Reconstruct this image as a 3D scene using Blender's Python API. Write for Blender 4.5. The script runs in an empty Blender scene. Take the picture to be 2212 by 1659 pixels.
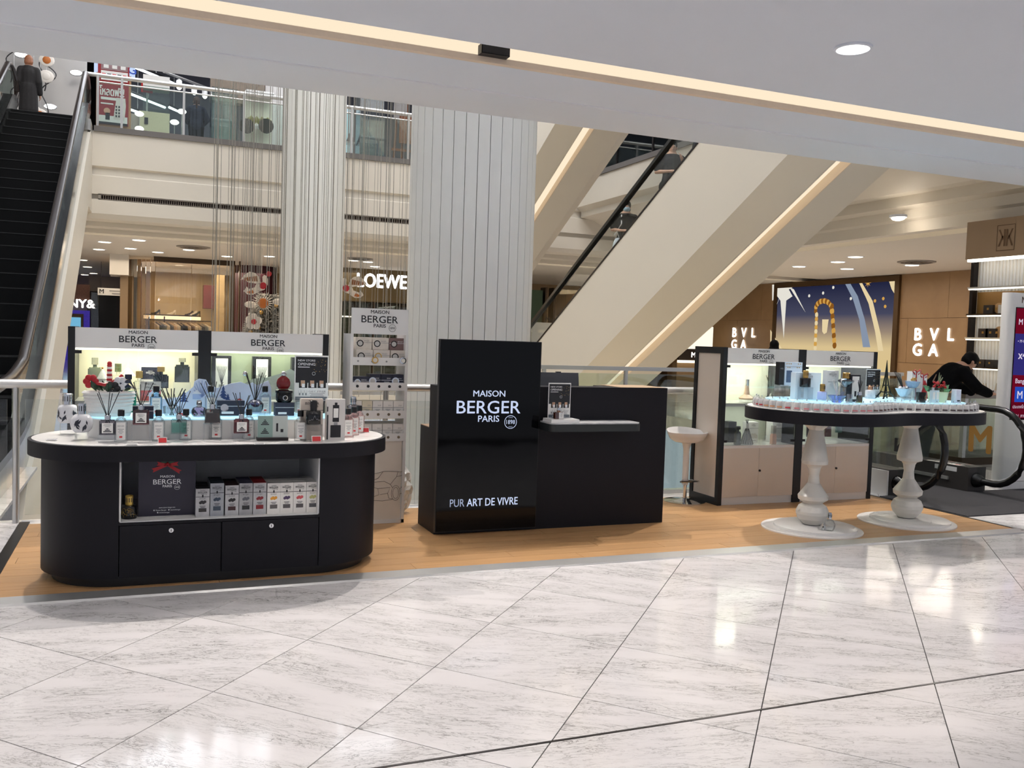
import bpy, bmesh, math, random
from mathutils import Vector, Matrix
random.seed(7)
scene = bpy.context.scene
COL = scene.collection
PI = math.pi

def srgb(c):
    return tuple((x/255/12.92 if x/255 <= .04045 else ((x/255+.055)/1.055)**2.4) for x in c)

# ------------------------------------------------------------------ camera, world, lights, exposure
W, H, FPX = 2212, 1659, 1957.4
YAW, PITCH, ROLL, EYE = .388728, .0498633, .0326353, 1.5
_f = Vector((math.sin(YAW)*math.cos(PITCH), math.cos(YAW)*math.cos(PITCH), -math.sin(PITCH)))
_r0 = Vector((math.cos(YAW), -math.sin(YAW), 0)); _u0 = _r0.cross(_f)
_r = math.cos(ROLL)*_r0+math.sin(ROLL)*_u0; _u = -math.sin(ROLL)*_r0+math.cos(ROLL)*_u0
cd = bpy.data.cameras.new('camera'); cam = bpy.data.objects.new('camera', cd); COL.objects.link(cam)
cd.sensor_width = 36; cd.lens = 36*FPX/W; cd.clip_end = 200; cd.clip_start = .05
m4 = Matrix((_r, _u, -_f)).transposed().to_4x4(); m4.translation = (0, 0, EYE); cam.matrix_world = m4
scene.camera = cam
vs = scene.view_settings
scene.display_settings.display_device = 'sRGB'
vs.view_transform = 'Standard'; vs.look = 'None'; vs.gamma = 1; vs.use_curve_mapping = False
vs.exposure = -.2
scene.cycles.use_denoising = True
scene.cycles.max_bounces = 6; scene.cycles.diffuse_bounces = 3; scene.cycles.glossy_bounces = 3; scene.cycles.transparent_max_bounces = 18
scene.cycles.use_adaptive_sampling = True; scene.cycles.adaptive_threshold = .15; scene.cycles.adaptive_min_samples = 10
scene.cycles.caustics_reflective = False; scene.cycles.caustics_refractive = False
scene.cycles.sample_clamp_indirect = 4.0

def at(px, py, X=None, Y=None, Z=None):
    """world point on a known plane that the photograph shows at pixel px, py"""
    d = _f+_r*((px-W/2)/FPX)-_u*((py-H/2)/FPX)
    if Z is not None: t = (Z-EYE)/d.z
    elif Y is not None: t = Y/d.y
    else: t = X/d.x
    return Vector((0, 0, EYE))+d*t

world = bpy.data.worlds.new('world'); scene.world = world; world.use_nodes = True
bg = world.node_tree.nodes['Background']; bg.inputs[0].default_value = (*srgb((232, 238, 252)), 1); bg.inputs[1].default_value = .62

def lamp(name, kind, loc, energy, color=(255, 244, 230), size=.2, size_y=None, target=None, spread=None, blend=.3, cone=None):
    l = bpy.data.lights.new(name, kind); l.energy = energy; l.color = srgb(color)
    if kind == 'AREA':
        l.size = size
        if size_y: l.shape = 'RECTANGLE'; l.size_y = size_y
        elif size < .5: l.shape = 'DISK'
        if spread: l.spread = spread
    else:
        l.shadow_soft_size = size
        if cone: l.spot_size = cone; l.spot_blend = blend
    o = bpy.data.objects.new(name, l); COL.objects.link(o); o.location = loc
    d = (Vector(target)-Vector(loc)) if target else Vector((0, 0, -1))
    o.rotation_euler = d.to_track_quat('-Z', 'Y').to_euler()
    return o

# the atrium: a high skylight over the void, spots on its ceiling
lamp('atrium_skylight', 'AREA', (3, 14.5, 15.5), 2600, (250, 247, 242), 13, 11)
for x in (-.7, 2.45, 5.5, 8.6):     # a row of spots on the atrium side of the bulkhead, hidden above its edge
    lamp('bulkhead_spot', 'SPOT', (x, 7.45, 4.0), 370, (255, 246, 238), .035, target=(x-.7, 4.9, 0), cone=1.9, blend=.6)
lamp('lower_floor_fill', 'AREA', (4, 15, -.8), 500, (255, 240, 214), 9, 9)  # unseen fill added to brighten the dark lower floor
# downlights in the near ceiling (their fittings are built with the ceiling)
CEIL = 3.1
DOWN = [(3.47, 3.86), (.9, 3.86), (-1.6, 3.86), (6.1, 3.86), (8.7, 3.86), (3.47, 1.3), (.9, 1.3), (-1.6, 1.3), (6.1, 1.3)]
for x, y in DOWN:
    lamp('downlight', 'AREA', (x, y, CEIL-.03), 9 if y > 2 else 24, (255, 248, 242), .2)
# shops across the void and on the right
lamp('shop_light', 'AREA', (2, 26.5, 3.45), 260, (255, 238, 216), 9, 5)
lamp('shop_light', 'AREA', (1.2, 31.5, 3.35), 230, (255, 238, 214), 5, 3)
lamp('gallery_light', 'AREA', (3, 25, 9.6), 520, (245, 248, 255), 9, 4)
lamp('hall_light', 'AREA', (16, 18, 3.45), 270, (255, 242, 226), 4, 11)

# ------------------------------------------------------------------ helpers
ORG = {}
def _base(name):
    m = bpy.data.materials.new(name); m.use_nodes = True
    return m, m.node_tree.nodes, m.node_tree.links
def M(name, col, rough=.5, metal=0, spec=.5, es=0, ecol=None, coat=0, vary=0, vscale=6, bump=0, bscale=60, alpha=1):
    m, n, l = _base(name); b = n['Principled BSDF']
    c = srgb(col); b.inputs['Base Color'].default_value = (*c, 1)
    b.inputs['Roughness'].default_value = rough; b.inputs['Metallic'].default_value = metal
    b.inputs['Specular IOR Level'].default_value = spec; b.inputs['Coat Weight'].default_value = coat
    b.inputs['Alpha'].default_value = alpha
    if es:
        b.inputs['Emission Color'].default_value = (*srgb(ecol or col), 1); b.inputs['Emission Strength'].default_value = es
    if vary or bump:
        tc = n.new('ShaderNodeTexCoord'); nz = n.new('ShaderNodeTexNoise'); nz.inputs['Detail'].default_value = 6
        l.new(tc.outputs['Object'], nz.inputs['Vector'])
        if vary:
            nz.inputs['Scale'].default_value = vscale
            mx = n.new('ShaderNodeMix'); mx.data_type = 'RGBA'
            mx.inputs[6].default_value = (*[x*(1-vary) for x in c], 1); mx.inputs[7].default_value = (*[min(1, x*(1+vary)) for x in c], 1)
            l.new(nz.outputs['Fac'], mx.inputs[0]); l.new(mx.outputs[2], b.inputs['Base Color'])
        if bump:
            n2 = n.new('ShaderNodeTexNoise'); n2.inputs['Scale'].default_value = bscale; l.new(tc.outputs['Object'], n2.inputs['Vector'])
            bp = n.new('ShaderNodeBump'); bp.inputs['Strength'].default_value = bump; bp.inputs['Distance'].default_value = .01
            l.new(n2.outputs['Fac'], bp.inputs['Height']); l.new(bp.outputs['Normal'], b.inputs['Normal'])
    return m
def G(name, tint, refl=.12, rough=.02):
    """clear or tinted glass: see-through body with a mirror coat that grows at grazing angles"""
    m, n, l = _base(name); out = n['Material Output']; n.remove(n['Principled BSDF'])
    t = n.new('ShaderNodeBsdfTransparent'); t.inputs[0].default_value = (*srgb(tint), 1)
    g = n.new('ShaderNodeBsdfGlossy'); g.inputs['Roughness'].default_value = rough
    lw = n.new('ShaderNodeLayerWeight'); lw.inputs[0].default_value = .35
    mr = n.new('ShaderNodeMapRange'); mr.inputs[3].default_value = refl*.5; mr.inputs[4].default_value = min(1, refl*5)
    l.new(lw.outputs['Fresnel'], mr.inputs[0])
    mx = n.new('ShaderNodeMixShader'); l.new(mr.outputs[0], mx.inputs[0]); l.new(t.outputs[0], mx.inputs[1]); l.new(g.outputs[0], mx.inputs[2])
    l.new(mx.outputs[0], out.inputs[0]); return m
def E(name, col, s):
    m, n, l = _base(name); out = n['Material Output']; n.remove(n['Principled BSDF'])
    e = n.new('ShaderNodeEmission'); e.inputs[0].default_value = (*srgb(col), 1); e.inputs[1].default_value = s
    l.new(e.outputs[0], out.inputs[0]); return m

_tc = {}
def tgeo(s):
    """flat lettering as triangles: points, faces and width at size 1"""
    k = s
    if k not in _tc:
        cu = bpy.data.curves.new('t', 'FONT'); cu.body = s; cu.resolution_u = 3
        o = bpy.data.objects.new('t', cu); me = o.to_mesh()
        v = [(p.co.x, p.co.y) for p in me.vertices]; f = [tuple(p.vertices) for p in me.polygons]
        o.to_mesh_clear(); bpy.data.objects.remove(o); bpy.data.curves.remove(cu)
        if v:
            x0 = min(p[0] for p in v); v = [(p[0]-x0, p[1]) for p in v]
        _tc[k] = (v, f, max([p[0] for p in v] or [1]))
    return _tc[k]

class MB:
    def __init__(s): s.v = []; s.f = []; s.m = []
    def add(s, vs_, fs, mi=0):
        b = len(s.v); s.v += [tuple(p) for p in vs_]; s.f += [tuple(i+b for i in f) for f in fs]; s.m += [mi]*len(fs); return s
    def box(s, x0, x1, y0, y1, z0, z1, mi=0):
        return s.add([(x, y, z) for z in (z0, z1) for y in (y0, y1) for x in (x0, x1)],
                     [(0, 2, 3, 1), (4, 5, 7, 6), (0, 1, 5, 4), (2, 6, 7, 3), (0, 4, 6, 2), (1, 3, 7, 5)], mi)
    def cbox(s, c, sx, sy, sz, mi=0): return s.box(c[0]-sx/2, c[0]+sx/2, c[1]-sy/2, c[1]+sy/2, c[2], c[2]+sz, mi)
    def prism(s, o, z0, z1, mi=0, cap=True):
        n = len(o); s.add([(p[0], p[1], z) for z in (z0, z1) for p in o], [(i, (i+1) % n, n+(i+1) % n, n+i) for i in range(n)], mi)
        if cap: s.add([(p[0], p[1], z0) for p in o], [tuple(range(n))[::-1]], mi); s.add([(p[0], p[1], z1) for p in o], [tuple(range(n))], mi)
        return s
    def ext(s, o, axis, a, b, mi=0):
        """outline extruded along an axis; outline is (y,z) for 'x', (x,z) for 'y'"""
        n = len(o); g = (lambda p, t: (t, p[0], p[1])) if axis == 'x' else (lambda p, t: (p[0], t, p[1]))
        s.add([g(p, t) for t in (a, b) for p in o], [(i, (i+1) % n, n+(i+1) % n, n+i) for i in range(n)]+[tuple(range(n))[::-1], tuple(range(n, 2*n))], mi); return s
    def lathe(s, pr, cx=0, cy=0, n=24, mi=0, a0=0, a1=2*PI):
        full = abs(a1-a0-2*PI) < 1e-6; k = n if full else n+1
        pts = [(cx+r*math.cos(a0+(a1-a0)*i/n), cy+r*math.sin(a0+(a1-a0)*i/n), z) for r, z in pr for i in range(k)]
        fs = [(j*k+i, j*k+(i+1) % k, (j+1)*k+(i+1) % k, (j+1)*k+i) for j in range(len(pr)-1) for i in range(n)]
        return s.add(pts, fs, mi)
    def tube(s, pts, r, n=8, mi=0, closed=False):
        P = [Vector(p) for p in pts]; k = len(P); vs_ = []
        for i in range(k):
            a = P[(i-1) % k] if (closed or i) else P[0]; b = P[(i+1) % k] if (closed or i < k-1) else P[-1]
            d = (b-a).normalized(); up = Vector((0, 0, 1)) if abs(d.z) < .9 else Vector((1, 0, 0))
            u = d.cross(up).normalized(); w = d.cross(u); rr = r[i] if isinstance(r, (list, tuple)) else r
            vs_ += [P[i]+(u*math.cos(2*PI*j/n)+w*math.sin(2*PI*j/n))*rr for j in range(n)]
        fs = [(i*n+j, i*n+(j+1) % n, ((i+1) % k)*n+(j+1) % n, ((i+1) % k)*n+j) for i in range(k if closed else k-1) for j in range(n)]
        if not closed: fs += [tuple(range(n))[::-1], tuple(range((k-1)*n, k*n))]
        return s.add(vs_, fs, mi)
    def ball(s, c, r, nu=14, nv=9, mi=0):
        r = (r, r, r) if not isinstance(r, (tuple, list)) else r
        vs_ = [(c[0], c[1], c[2]-r[2])]
        for j in range(1, nv):
            t = PI*j/nv
            vs_ += [(c[0]+r[0]*math.sin(t)*math.cos(2*PI*i/nu), c[1]+r[1]*math.sin(t)*math.sin(2*PI*i/nu), c[2]-r[2]*math.cos(t)) for i in range(nu)]
        vs_.append((c[0], c[1], c[2]+r[2])); L = len(vs_)-1
        fs = [(0, 1+(i+1) % nu, 1+i) for i in range(nu)]+[(L, L-nu+i, L-nu+(i+1) % nu) for i in range(nu)]
        fs += [(1+j*nu+i, 1+j*nu+(i+1) % nu, 1+(j+1)*nu+(i+1) % nu, 1+(j+1)*nu+i) for j in range(nv-2) for i in range(nu)]
        return s.add(vs_, fs, mi)
    def cap(s, a, b, ra, rb, n=12):
        """tapered limb with round ends"""
        a, b = Vector(a), Vector(b); d = (b-a).normalized(); pts = []; rr = []
        for k in range(5): t = PI/2*k/4; pts.append(a-d*ra*math.cos(t)); rr.append(max(.002, ra*math.sin(t)))
        for k in range(5): t = PI/2*k/4; pts.append(b+d*rb*math.sin(t)); rr.append(max(.002, rb*math.cos(t)))
        return s.tube(pts, rr, n)
    def text(s, t, o, right, up, size, mi=0, align='C', bold=0, width=None):
        v, f, w = tgeo(t); o, R, U = Vector(o), Vector(right), Vector(up); sx = (width/w) if width else size
        sh = {'C': w/2, 'L': 0, 'R': w}[align]; b = max(0, bold)*size; N = R.cross(U).normalized()*.00015; k = 0
        for dx, dy in (((0, 0),) if b == 0 else ((-b, 0), (b, 0), (0, b*.7), (0, -b*.7))):
            s.add([o+N*k+R*((p[0]-sh)*sx+dx)+U*(p[1]*size+dy) for p in v], f, mi); k += 1
        return s
    def ring(s, o, right, up, r0, r1, n=28, mi=0):
        o, R, U = Vector(o), Vector(right), Vector(up)
        v = [o+R*r*math.cos(2*PI*i/n)+U*r*math.sin(2*PI*i/n) for r in (r0, r1) for i in range(n)]
        return s.add(v, [(i, n+i, n+(i+1) % n, (i+1) % n) for i in range(n)], mi)
    def poly(s, pts, mi=0): return s.add(pts, [tuple(range(len(pts)))], mi)
    def rect(s, o, right, up, x0, x1, y0, y1, mi=0):
        o, R, U = Vector(o), Vector(right), Vector(up)
        return s.poly([o+R*x0+U*y0, o+R*x1+U*y0, o+R*x1+U*y1, o+R*x0+U*y1], mi)
    def logo(s, o, right, up, w, mi=0, n=(0, 0, 0)):
        """the shop's three line wordmark with its round badge, w = width of the middle line"""
        o, R, U = Vector(o)+Vector(n), Vector(right), Vector(up)
        s.text('MAISON', o+U*.248*w, R, U, .128*w, mi, width=.5*w, bold=.014)
        s.text('BERGER', o, R, U, .268*w, mi, width=w, bold=.008)
        s.text('PARIS', o-U*.124*w, R, U, .132*w, mi, width=.33*w, bold=.014)
        b = o+R*.35*w-U*.13*w
        s.ring(b, R, U, .092*w, .1*w, mi=mi); s.text('1898', b-U*.03*w, R, U, .09*w, mi, width=.14*w)
        return s
    def build(s, name, mats, parent=None, smooth=False, local=False, bevel=0, sub=0, sharp=38):
        me = bpy.data.meshes.new(name); o = (ORG.get(parent) if parent and not local else None)
        me.from_pydata([Vector(p)-o for p in s.v] if o else s.v, [], s.f)
        for m in (mats if isinstance(mats, (list, tuple)) else [mats]): me.materials.append(m)
        me.polygons.foreach_set('material_index', s.m)
        if smooth:
            me.polygons.foreach_set('use_smooth', [True]*len(s.f))
        me.update()
        ob = bpy.data.objects.new(name, me); COL.objects.link(ob)
        if smooth and smooth != 2: me.set_sharp_from_angle(angle=math.radians(sharp))
        if parent: ob.parent = parent; ORG[ob] = ORG.get(parent)
        if bevel:
            b = ob.modifiers.new('bevel', 'BEVEL'); b.width = bevel; b.segments = 2; b.limit_method = 'ANGLE'
        if sub:
            b = ob.modifiers.new('sub', 'SUBSURF'); b.levels = sub; b.render_levels = sub
        return ob

def tag(o, label=None, cat=None, group=None, kind=None):
    if label: o['label'] = label
    if cat: o['category'] = cat
    if group: o['group'] = group
    if kind: o['kind'] = kind
    return o
def thing(name, label, cat, loc=(0, 0, 0), group=None, rz=0):
    o = bpy.data.objects.new(name, None); COL.objects.link(o); o.location = loc; o.rotation_euler = (0, 0, rz); o.empty_display_size = .05
    ORG[o] = Vector(loc); return tag(o, label, cat, group)
def struct(name, mb, mats, parent=None, **k):
    o = mb.build(name, mats, parent, **k)
    if not parent: o['kind'] = 'structure'
    return o
def copy_tree(o, parent=None):
    c = o.copy(); COL.objects.link(c); c.parent = parent
    for ch in list(o.children): copy_tree(ch, c)
    return c
def stadium(x0, x1, y, r, n=20, dr=0):
    r += dr
    return [(x0+r*math.cos(a), y+r*math.sin(a)) for a in [PI/2+PI*i/n for i in range(n+1)]]+[(x1+r*math.cos(a), y+r*math.sin(a)) for a in [-PI/2+PI*i/n for i in range(n+1)]]
def rrect(x0, x1, y0, y1, r, n=5):
    o = []
    for cx, cy, a in ((x1-r, y1-r, 0), (x0+r, y1-r, PI/2), (x0+r, y0+r, PI), (x1-r, y0+r, 1.5*PI)):
        o += [(cx+r*math.cos(a+PI/2*i/n), cy+r*math.sin(a+PI/2*i/n)) for i in range(n+1)]
    return o
RX, UZ = Vector((1, 0, 0)), Vector((0, 0, 1)); BK = Vector((0, -.0012, 0))
ORD = ['first', 'second', 'third', 'fourth', 'fifth', 'sixth', 'seventh', 'eighth', 'ninth', 'tenth', 'eleventh', 'twelfth', 'thirteenth', 'fourteenth', 'fifteenth',
       'sixteenth', 'seventeenth', 'eighteenth', 'nineteenth', 'twentieth']

# ------------------------------------------------------------------ materials
def marble():
    m, n, l = _base('marble'); b = n['Principled BSDF']
    tc = n.new('ShaderNodeTexCoord'); oi = n.new('ShaderNodeObjectInfo'); mul = n.new('ShaderNodeVectorMath'); mul.operation = 'SCALE'; mul.inputs['Scale'].default_value = 40
    cx = n.new('ShaderNodeCombineXYZ'); l.new(oi.outputs['Random'], cx.inputs[0]); l.new(oi.outputs['Random'], cx.inputs[1]); l.new(cx.outputs[0], mul.inputs[0])
    rot = n.new('ShaderNodeVectorRotate'); rot.rotation_type = 'Z_AXIS'; rr = n.new('ShaderNodeMapRange'); rr.inputs[3].default_value = .05; rr.inputs[4].default_value = .75
    l.new(oi.outputs['Random'], rr.inputs[0]); l.new(rr.outputs[0], rot.inputs['Angle']); l.new(tc.outputs['Object'], rot.inputs['Vector'])
    add = n.new('ShaderNodeVectorMath'); l.new(rot.outputs[0], add.inputs[0]); l.new(mul.outputs[0], add.inputs[1])
    mp = n.new('ShaderNodeMapping'); mp.inputs['Scale'].default_value = (1.1, 4.6, 1); l.new(add.outputs[0], mp.inputs['Vector'])
    def vein(scale, dist, lo, hi, det=9):
        nz = n.new('ShaderNodeTexNoise'); nz.inputs['Scale'].default_value = scale; nz.inputs['Detail'].default_value = det; nz.inputs['Roughness'].default_value = .62; nz.inputs['Distortion'].default_value = dist
        l.new(mp.outputs[0], nz.inputs['Vector'])
        s = n.new('ShaderNodeMath'); s.operation = 'SUBTRACT'; s.inputs[1].default_value = .5; l.new(nz.outputs['Fac'], s.inputs[0])
        a = n.new('ShaderNodeMath'); a.operation = 'ABSOLUTE'; l.new(s.outputs[0], a.inputs[0])
        r = n.new('ShaderNodeMapRange'); r.inputs[1].default_value = lo; r.inputs[2].default_value = hi; r.inputs[3].default_value = 1; r.inputs[4].default_value = 0; l.new(a.outputs[0], r.inputs[0]); return r.outputs[0]
    v1 = vein(2.8, 1.2, 0, .012, 9); 
    big = n.new('ShaderNodeTexNoise'); big.inputs['Scale'].default_value = 1.6; big.inputs['Detail'].default_value = 5; l.new(mp.outputs[0], big.inputs['Vector'])
    mask = n.new('ShaderNodeMapRange'); mask.inputs[1].default_value = .38; mask.inputs[2].default_value = .64; l.new(big.outputs['Fac'], mask.inputs[0])
    vm = n.new('ShaderNodeMath'); vm.operation = 'MULTIPLY'; l.new(v1, vm.inputs[0]); l.new(mask.outputs[0], vm.inputs[1])
    v2 = vein(7, .8, 0, .024, 7)
    v2m = n.new('ShaderNodeMath'); v2m.operation = 'MULTIPLY'; l.new(v2, v2m.inputs[0]); l.new(mask.outputs[0], v2m.inputs[1])
    c0 = n.new('ShaderNodeMix'); c0.data_type = 'RGBA'; c0.inputs[6].default_value = (*srgb((236, 232, 232)), 1); c0.inputs[7].default_value = (*srgb((226, 223, 222)), 1); l.new(mask.outputs[0], c0.inputs[0])
    c1 = n.new('ShaderNodeMix'); c1.data_type = 'RGBA'; c1.inputs[7].default_value = (*srgb((166, 162, 161)), 1); l.new(c0.outputs[2], c1.inputs[6]); l.new(v2m.outputs[0], c1.inputs[0])
    c2 = n.new('ShaderNodeMix'); c2.data_type = 'RGBA'; c2.inputs[7].default_value = (*srgb((106, 101, 98)), 1); l.new(c1.outputs[2], c2.inputs[6]); l.new(vm.outputs[0], c2.inputs[0])
    l.new(c2.outputs[2], b.inputs['Base Color']); b.inputs['Roughness'].default_value = .09; b.inputs['Specular IOR Level'].default_value = .42
    return m
def oak():
    m, n, l = _base('oak_planks'); b = n['Principled BSDF']
    tc = n.new('ShaderNodeTexCoord'); oi = n.new('ShaderNodeObjectInfo'); mp = n.new('ShaderNodeMapping'); mp.inputs['Scale'].default_value = (1.2, 22, 1)
    cx = n.new('ShaderNodeVectorMath'); cx.operation = 'SCALE'; cx.inputs[0].default_value = (31, 7, 0); l.new(oi.outputs['Random'], cx.inputs['Scale'])
    ad = n.new('ShaderNodeVectorMath'); l.new(tc.outputs['Object'], ad.inputs[0]); l.new(cx.outputs[0], ad.inputs[1]); l.new(ad.outputs[0], mp.inputs['Vector'])
    nz = n.new('ShaderNodeTexNoise'); nz.inputs['Scale'].default_value = 2; nz.inputs['Detail'].default_value = 7; l.new(mp.outputs[0], nz.inputs['Vector'])
    c = n.new('ShaderNodeMix'); c.data_type = 'RGBA'; c.inputs[6].default_value = (*srgb((166, 122, 78)), 1); c.inputs[7].default_value = (*srgb((206, 164, 116)), 1); l.new(nz.outputs['Fac'], c.inputs[0])
    h = n.new('ShaderNodeHueSaturation'); mr = n.new('ShaderNodeMapRange'); mr.inputs[3].default_value = .93; mr.inputs[4].default_value = 1.07; l.new(oi.outputs['Random'], mr.inputs[0]); l.new(mr.outputs[0], h.inputs['Value'])
    l.new(c.outputs[2], h.inputs['Color']); l.new(h.outputs[0], b.inputs['Base Color']); b.inputs['Roughness'].default_value = .38
    return m
def stone(name, a, bb, sc=3, rough=.4):
    m, n, l = _base(name); b = n['Principled BSDF']; tc = n.new('ShaderNodeTexCoord')
    nz = n.new('ShaderNodeTexNoise'); nz.inputs['Scale'].default_value = sc; nz.inputs['Detail'].default_value = 9; nz.inputs['Distortion'].default_value = .8; l.new(tc.outputs['Object'], nz.inputs['Vector'])
    c = n.new('ShaderNodeMix'); c.data_type = 'RGBA'; c.inputs[6].default_value = (*srgb(a), 1); c.inputs[7].default_value = (*srgb(bb), 1)
    r = n.new('ShaderNodeMapRange'); r.inputs[1].default_value = .3; r.inputs[2].default_value = .7; l.new(nz.outputs['Fac'], r.inputs[0]); l.new(r.outputs[0], c.inputs[0])
    l.new(c.outputs[2], b.inputs['Base Color']); b.inputs['Roughness'].default_value = rough; return m
def speckle(name, a, bb, sc, lo=.62):
    m, n, l = _base(name); b = n['Principled BSDF']; tc = n.new('ShaderNodeTexCoord')
    v = n.new('ShaderNodeTexNoise'); v.inputs['Scale'].default_value = sc; v.inputs['Detail'].default_value = 2; l.new(tc.outputs['Object'], v.inputs['Vector'])
    r = n.new('ShaderNodeMapRange'); r.inputs[1].default_value = lo; r.inputs[2].default_value = lo+.03; l.new(v.outputs['Fac'], r.inputs[0])
    c = n.new('ShaderNodeMix'); c.data_type = 'RGBA'; c.inputs[6].default_value = (*srgb(a), 1); c.inputs[7].default_value = (*srgb(bb), 1); l.new(r.outputs[0], c.inputs[0])
    l.new(c.outputs[2], b.inputs['Base Color']); b.inputs['Roughness'].default_value = .35; return m
MARBLE, OAK = marble(), oak()
GROUT = M('dark_grout', (70, 68, 68), .8, vary=.1)
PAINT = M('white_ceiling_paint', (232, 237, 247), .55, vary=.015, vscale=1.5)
CREAM = M('warm_white_plaster', (226, 219, 206), .5, vary=.02, vscale=2)
SOFFIT = M('cream_soffit', (224, 217, 205), .55, vary=.02, vscale=2)
COLW = M('white_column_panel', (238, 238, 233), .35, vary=.02, vscale=3)
NAVY = M('matt_black_navy_laminate', (20, 19, 25), .5, spec=.22, vary=.12, vscale=60)
BLACK = M('black_frame', (16, 16, 20), .4, spec=.4, vary=.1)
SCREENB = M('glossy_black_screen', (2, 2, 4), .06, spec=.22, vary=.1)
WHITE = M('white_laminate', (236, 233, 230), .22, vary=.01)
WHITEM = M('white_matt', (236, 235, 233), .5, vary=.01)
PANELW = M('warm_white_panel', (222, 210, 197), .3, vary=.02)
STEEL = M('brushed_steel', (206, 205, 203), .34, .7, bump=.05, bscale=200)
CHROME = M('polished_chrome', (210, 210, 212), .08, 1, vary=.02)
DKMETAL = M('dark_metal', (52, 48, 48), .3, .8, vary=.1)
RUBBER = M('black_rubber_handrail', (14, 14, 15), .25, spec=.5, vary=.1)
GLASS = G('clear_glass', (250, 252, 251), .07)
GLASSC = G('thin_clear_glass', (250, 252, 251), .02)
GLASSG = G('green_tinted_glass', (238, 246, 242), .1)
GLASSB = G('dark_tinted_glass', (176, 184, 180), .14)
ACRYL = G('clear_acrylic', (252, 253, 254), .09)
BOTTLE = G('bottle_glass', (246, 248, 249), .12)
INK = M('black_print', (24, 24, 30), .5, vary=.05)
GREYINK = M('grey_print', (150, 150, 152), .5, vary=.05)
WHITEINK = M('white_print', (235, 235, 238), .5, vary=.02)
REDINK = M('red_print', (214, 52, 56), .5, vary=.05)
GOLD = M('gold_metal', (200, 160, 92), .28, 1, vary=.1)
PAPER = M('white_card', (238, 237, 235), .6, vary=.02)
LITW = E('lit_white_letters', (255, 250, 244), 3.2)
DISC = E('downlight_glow', (255, 252, 248), 7)
WARMDISC = E('warm_downlight_glow', (255, 240, 216), 7)
WARMSTRIP = E('warm_strip_and_cove_glow', (255, 236, 206), 1.15)
# ------------------------------------------------------------------ floor of marble tiles
def clip(poly, n, d):
    out = []
    for i, p in enumerate(poly):
        q = poly[(i+1) % len(poly)]; a = p[0]*n[0]+p[1]*n[1]-d; b = q[0]*n[0]+q[1]*n[1]-d
        if a <= 0: out.append(p)
        if (a < 0 < b) or (b < 0 < a): t = a/(a-b); out.append((p[0]+(q[0]-p[0])*t, p[1]+(q[1]-p[1])*t))
    return out
floor = struct('floor', MB().box(-3, 12, .2, 5.36, -.03, -.004).box(6.985, 12, 5.36, 7.66, -.03, -.004), GROUT)
rest = MB().box(-9, 16, -6, .2, -.03, 0).box(-9, -3, .2, 10.6, -.03, 0).box(12, 16, .2, 7.66, -.03, 0).box(-3, -1, 7.66, 10.6, -.03, 0).box(-3, -.83, 5.36, 7.66, -.03, 0)
rest.box(10.2, 22, 7.66, 22, -.3, 0).box(-12, 22, 22, 48, -.3, 0).box(-.83, 6.985, 7.5, 7.72, -.3, -.001)
struct('floor_beyond', rest, MARBLE)
aA, aB = math.radians(48.2), math.radians(47.5)
def isect(i, j):
    x1, y1 = 5.44-.957*i, 5.34; x2, y2 = -.07+.957*j, 5.30
    d1 = (math.cos(aA), math.sin(aA)); d2 = (math.cos(aB), -math.sin(aB))
    det = -d1[0]*d2[1]+d1[1]*d2[0]; t = (-(x2-x1)*d2[1]+(y2-y1)*d2[0])/det
    return (x1+d1[0]*t, y1+d1[1]*t)
REG = [[((0, 1), 2.993), ((0, -1), -.2), ((1, 0), 12), ((-1, 0), 3)], [((0, 1), 5.358), ((0, -1), -3.007), ((1, 0), 12), ((-1, 0), 3)], [((-1, 0), -6.99), ((0, -1), -5.358), ((0, 1), 7.66), ((1, 0), 12)]]
for i in range(-9, 12):
    for j in range(-8, 16):
        q = [isect(i, j), isect(i+1, j), isect(i+1, j+1), isect(i, j+1)]
        c = (sum(p[0] for p in q)/4, sum(p[1] for p in q)/4)
        if not (-1.9 < c[0] < 11 and .9 < c[1] < 7.8): continue
        s = 1-.0045/.66
        q = [(c[0]+(p[0]-c[0])*s, c[1]+(p[1]-c[1])*s) for p in q]
        if (q[1][0]-q[0][0])*(q[2][1]-q[0][1])-(q[1][1]-q[0][1])*(q[2][0]-q[0][0]) < 0: q = q[::-1]
        for reg in REG:
            p = q
            for n, d in reg: p = clip(p, n, d) if len(p) > 2 else []
            if len(p) > 2:
                a = abs(sum(p[k][0]*p[(k+1) % len(p)][1]-p[(k+1) % len(p)][0]*p[k][1] for k in range(len(p))))/2
                if a > .004: MB().prism(p, -.012, 0).build('tile', MARBLE, floor)
struct('trim_1', MB().box(-3, 12, 2.994, 3.006, -.02, .0015), DKMETAL)
# ------------------------------------------------------------------ the oak platform of the stand
PX0, PX1, PY0, PY1, PZ = -.76, 6.955, 5.5, 7.5, .012
plat = struct('floor_platform', MB().box(PX0, PX1, PY0, PY1, -.02, .004), M('platform_core', (96, 66, 40), .8, vary=.1))
rows, pw = 13, (PY1-PY0)/13
for r in range(rows):
    x = PX0-(r*.47 % 1.2); y = PY0+r*pw
    while x < PX1:
        a, b = max(PX0, x), min(PX1, x+1.2)
        if b-a > .05: MB().box(a+.001, b-.001, y+.001, y+pw-.001, .002, PZ).build('plank', OAK, plat)
        x += 1.2
struct('trim_2', MB().ext([(5.36, -.005), (5.372, .010), (5.49, .017), (5.5, .015), (5.5, -.005)], 'x', PX0-.06, PX1+.06), STEEL)
struct('trim_3', MB().box(PX0-.07, PX0, 5.36, 7.58, -.005, .014), DKMETAL)
struct('trim_4', MB().box(PX1, PX1+.03, 5.42, 7.5, -.005, .014), DKMETAL)
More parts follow.
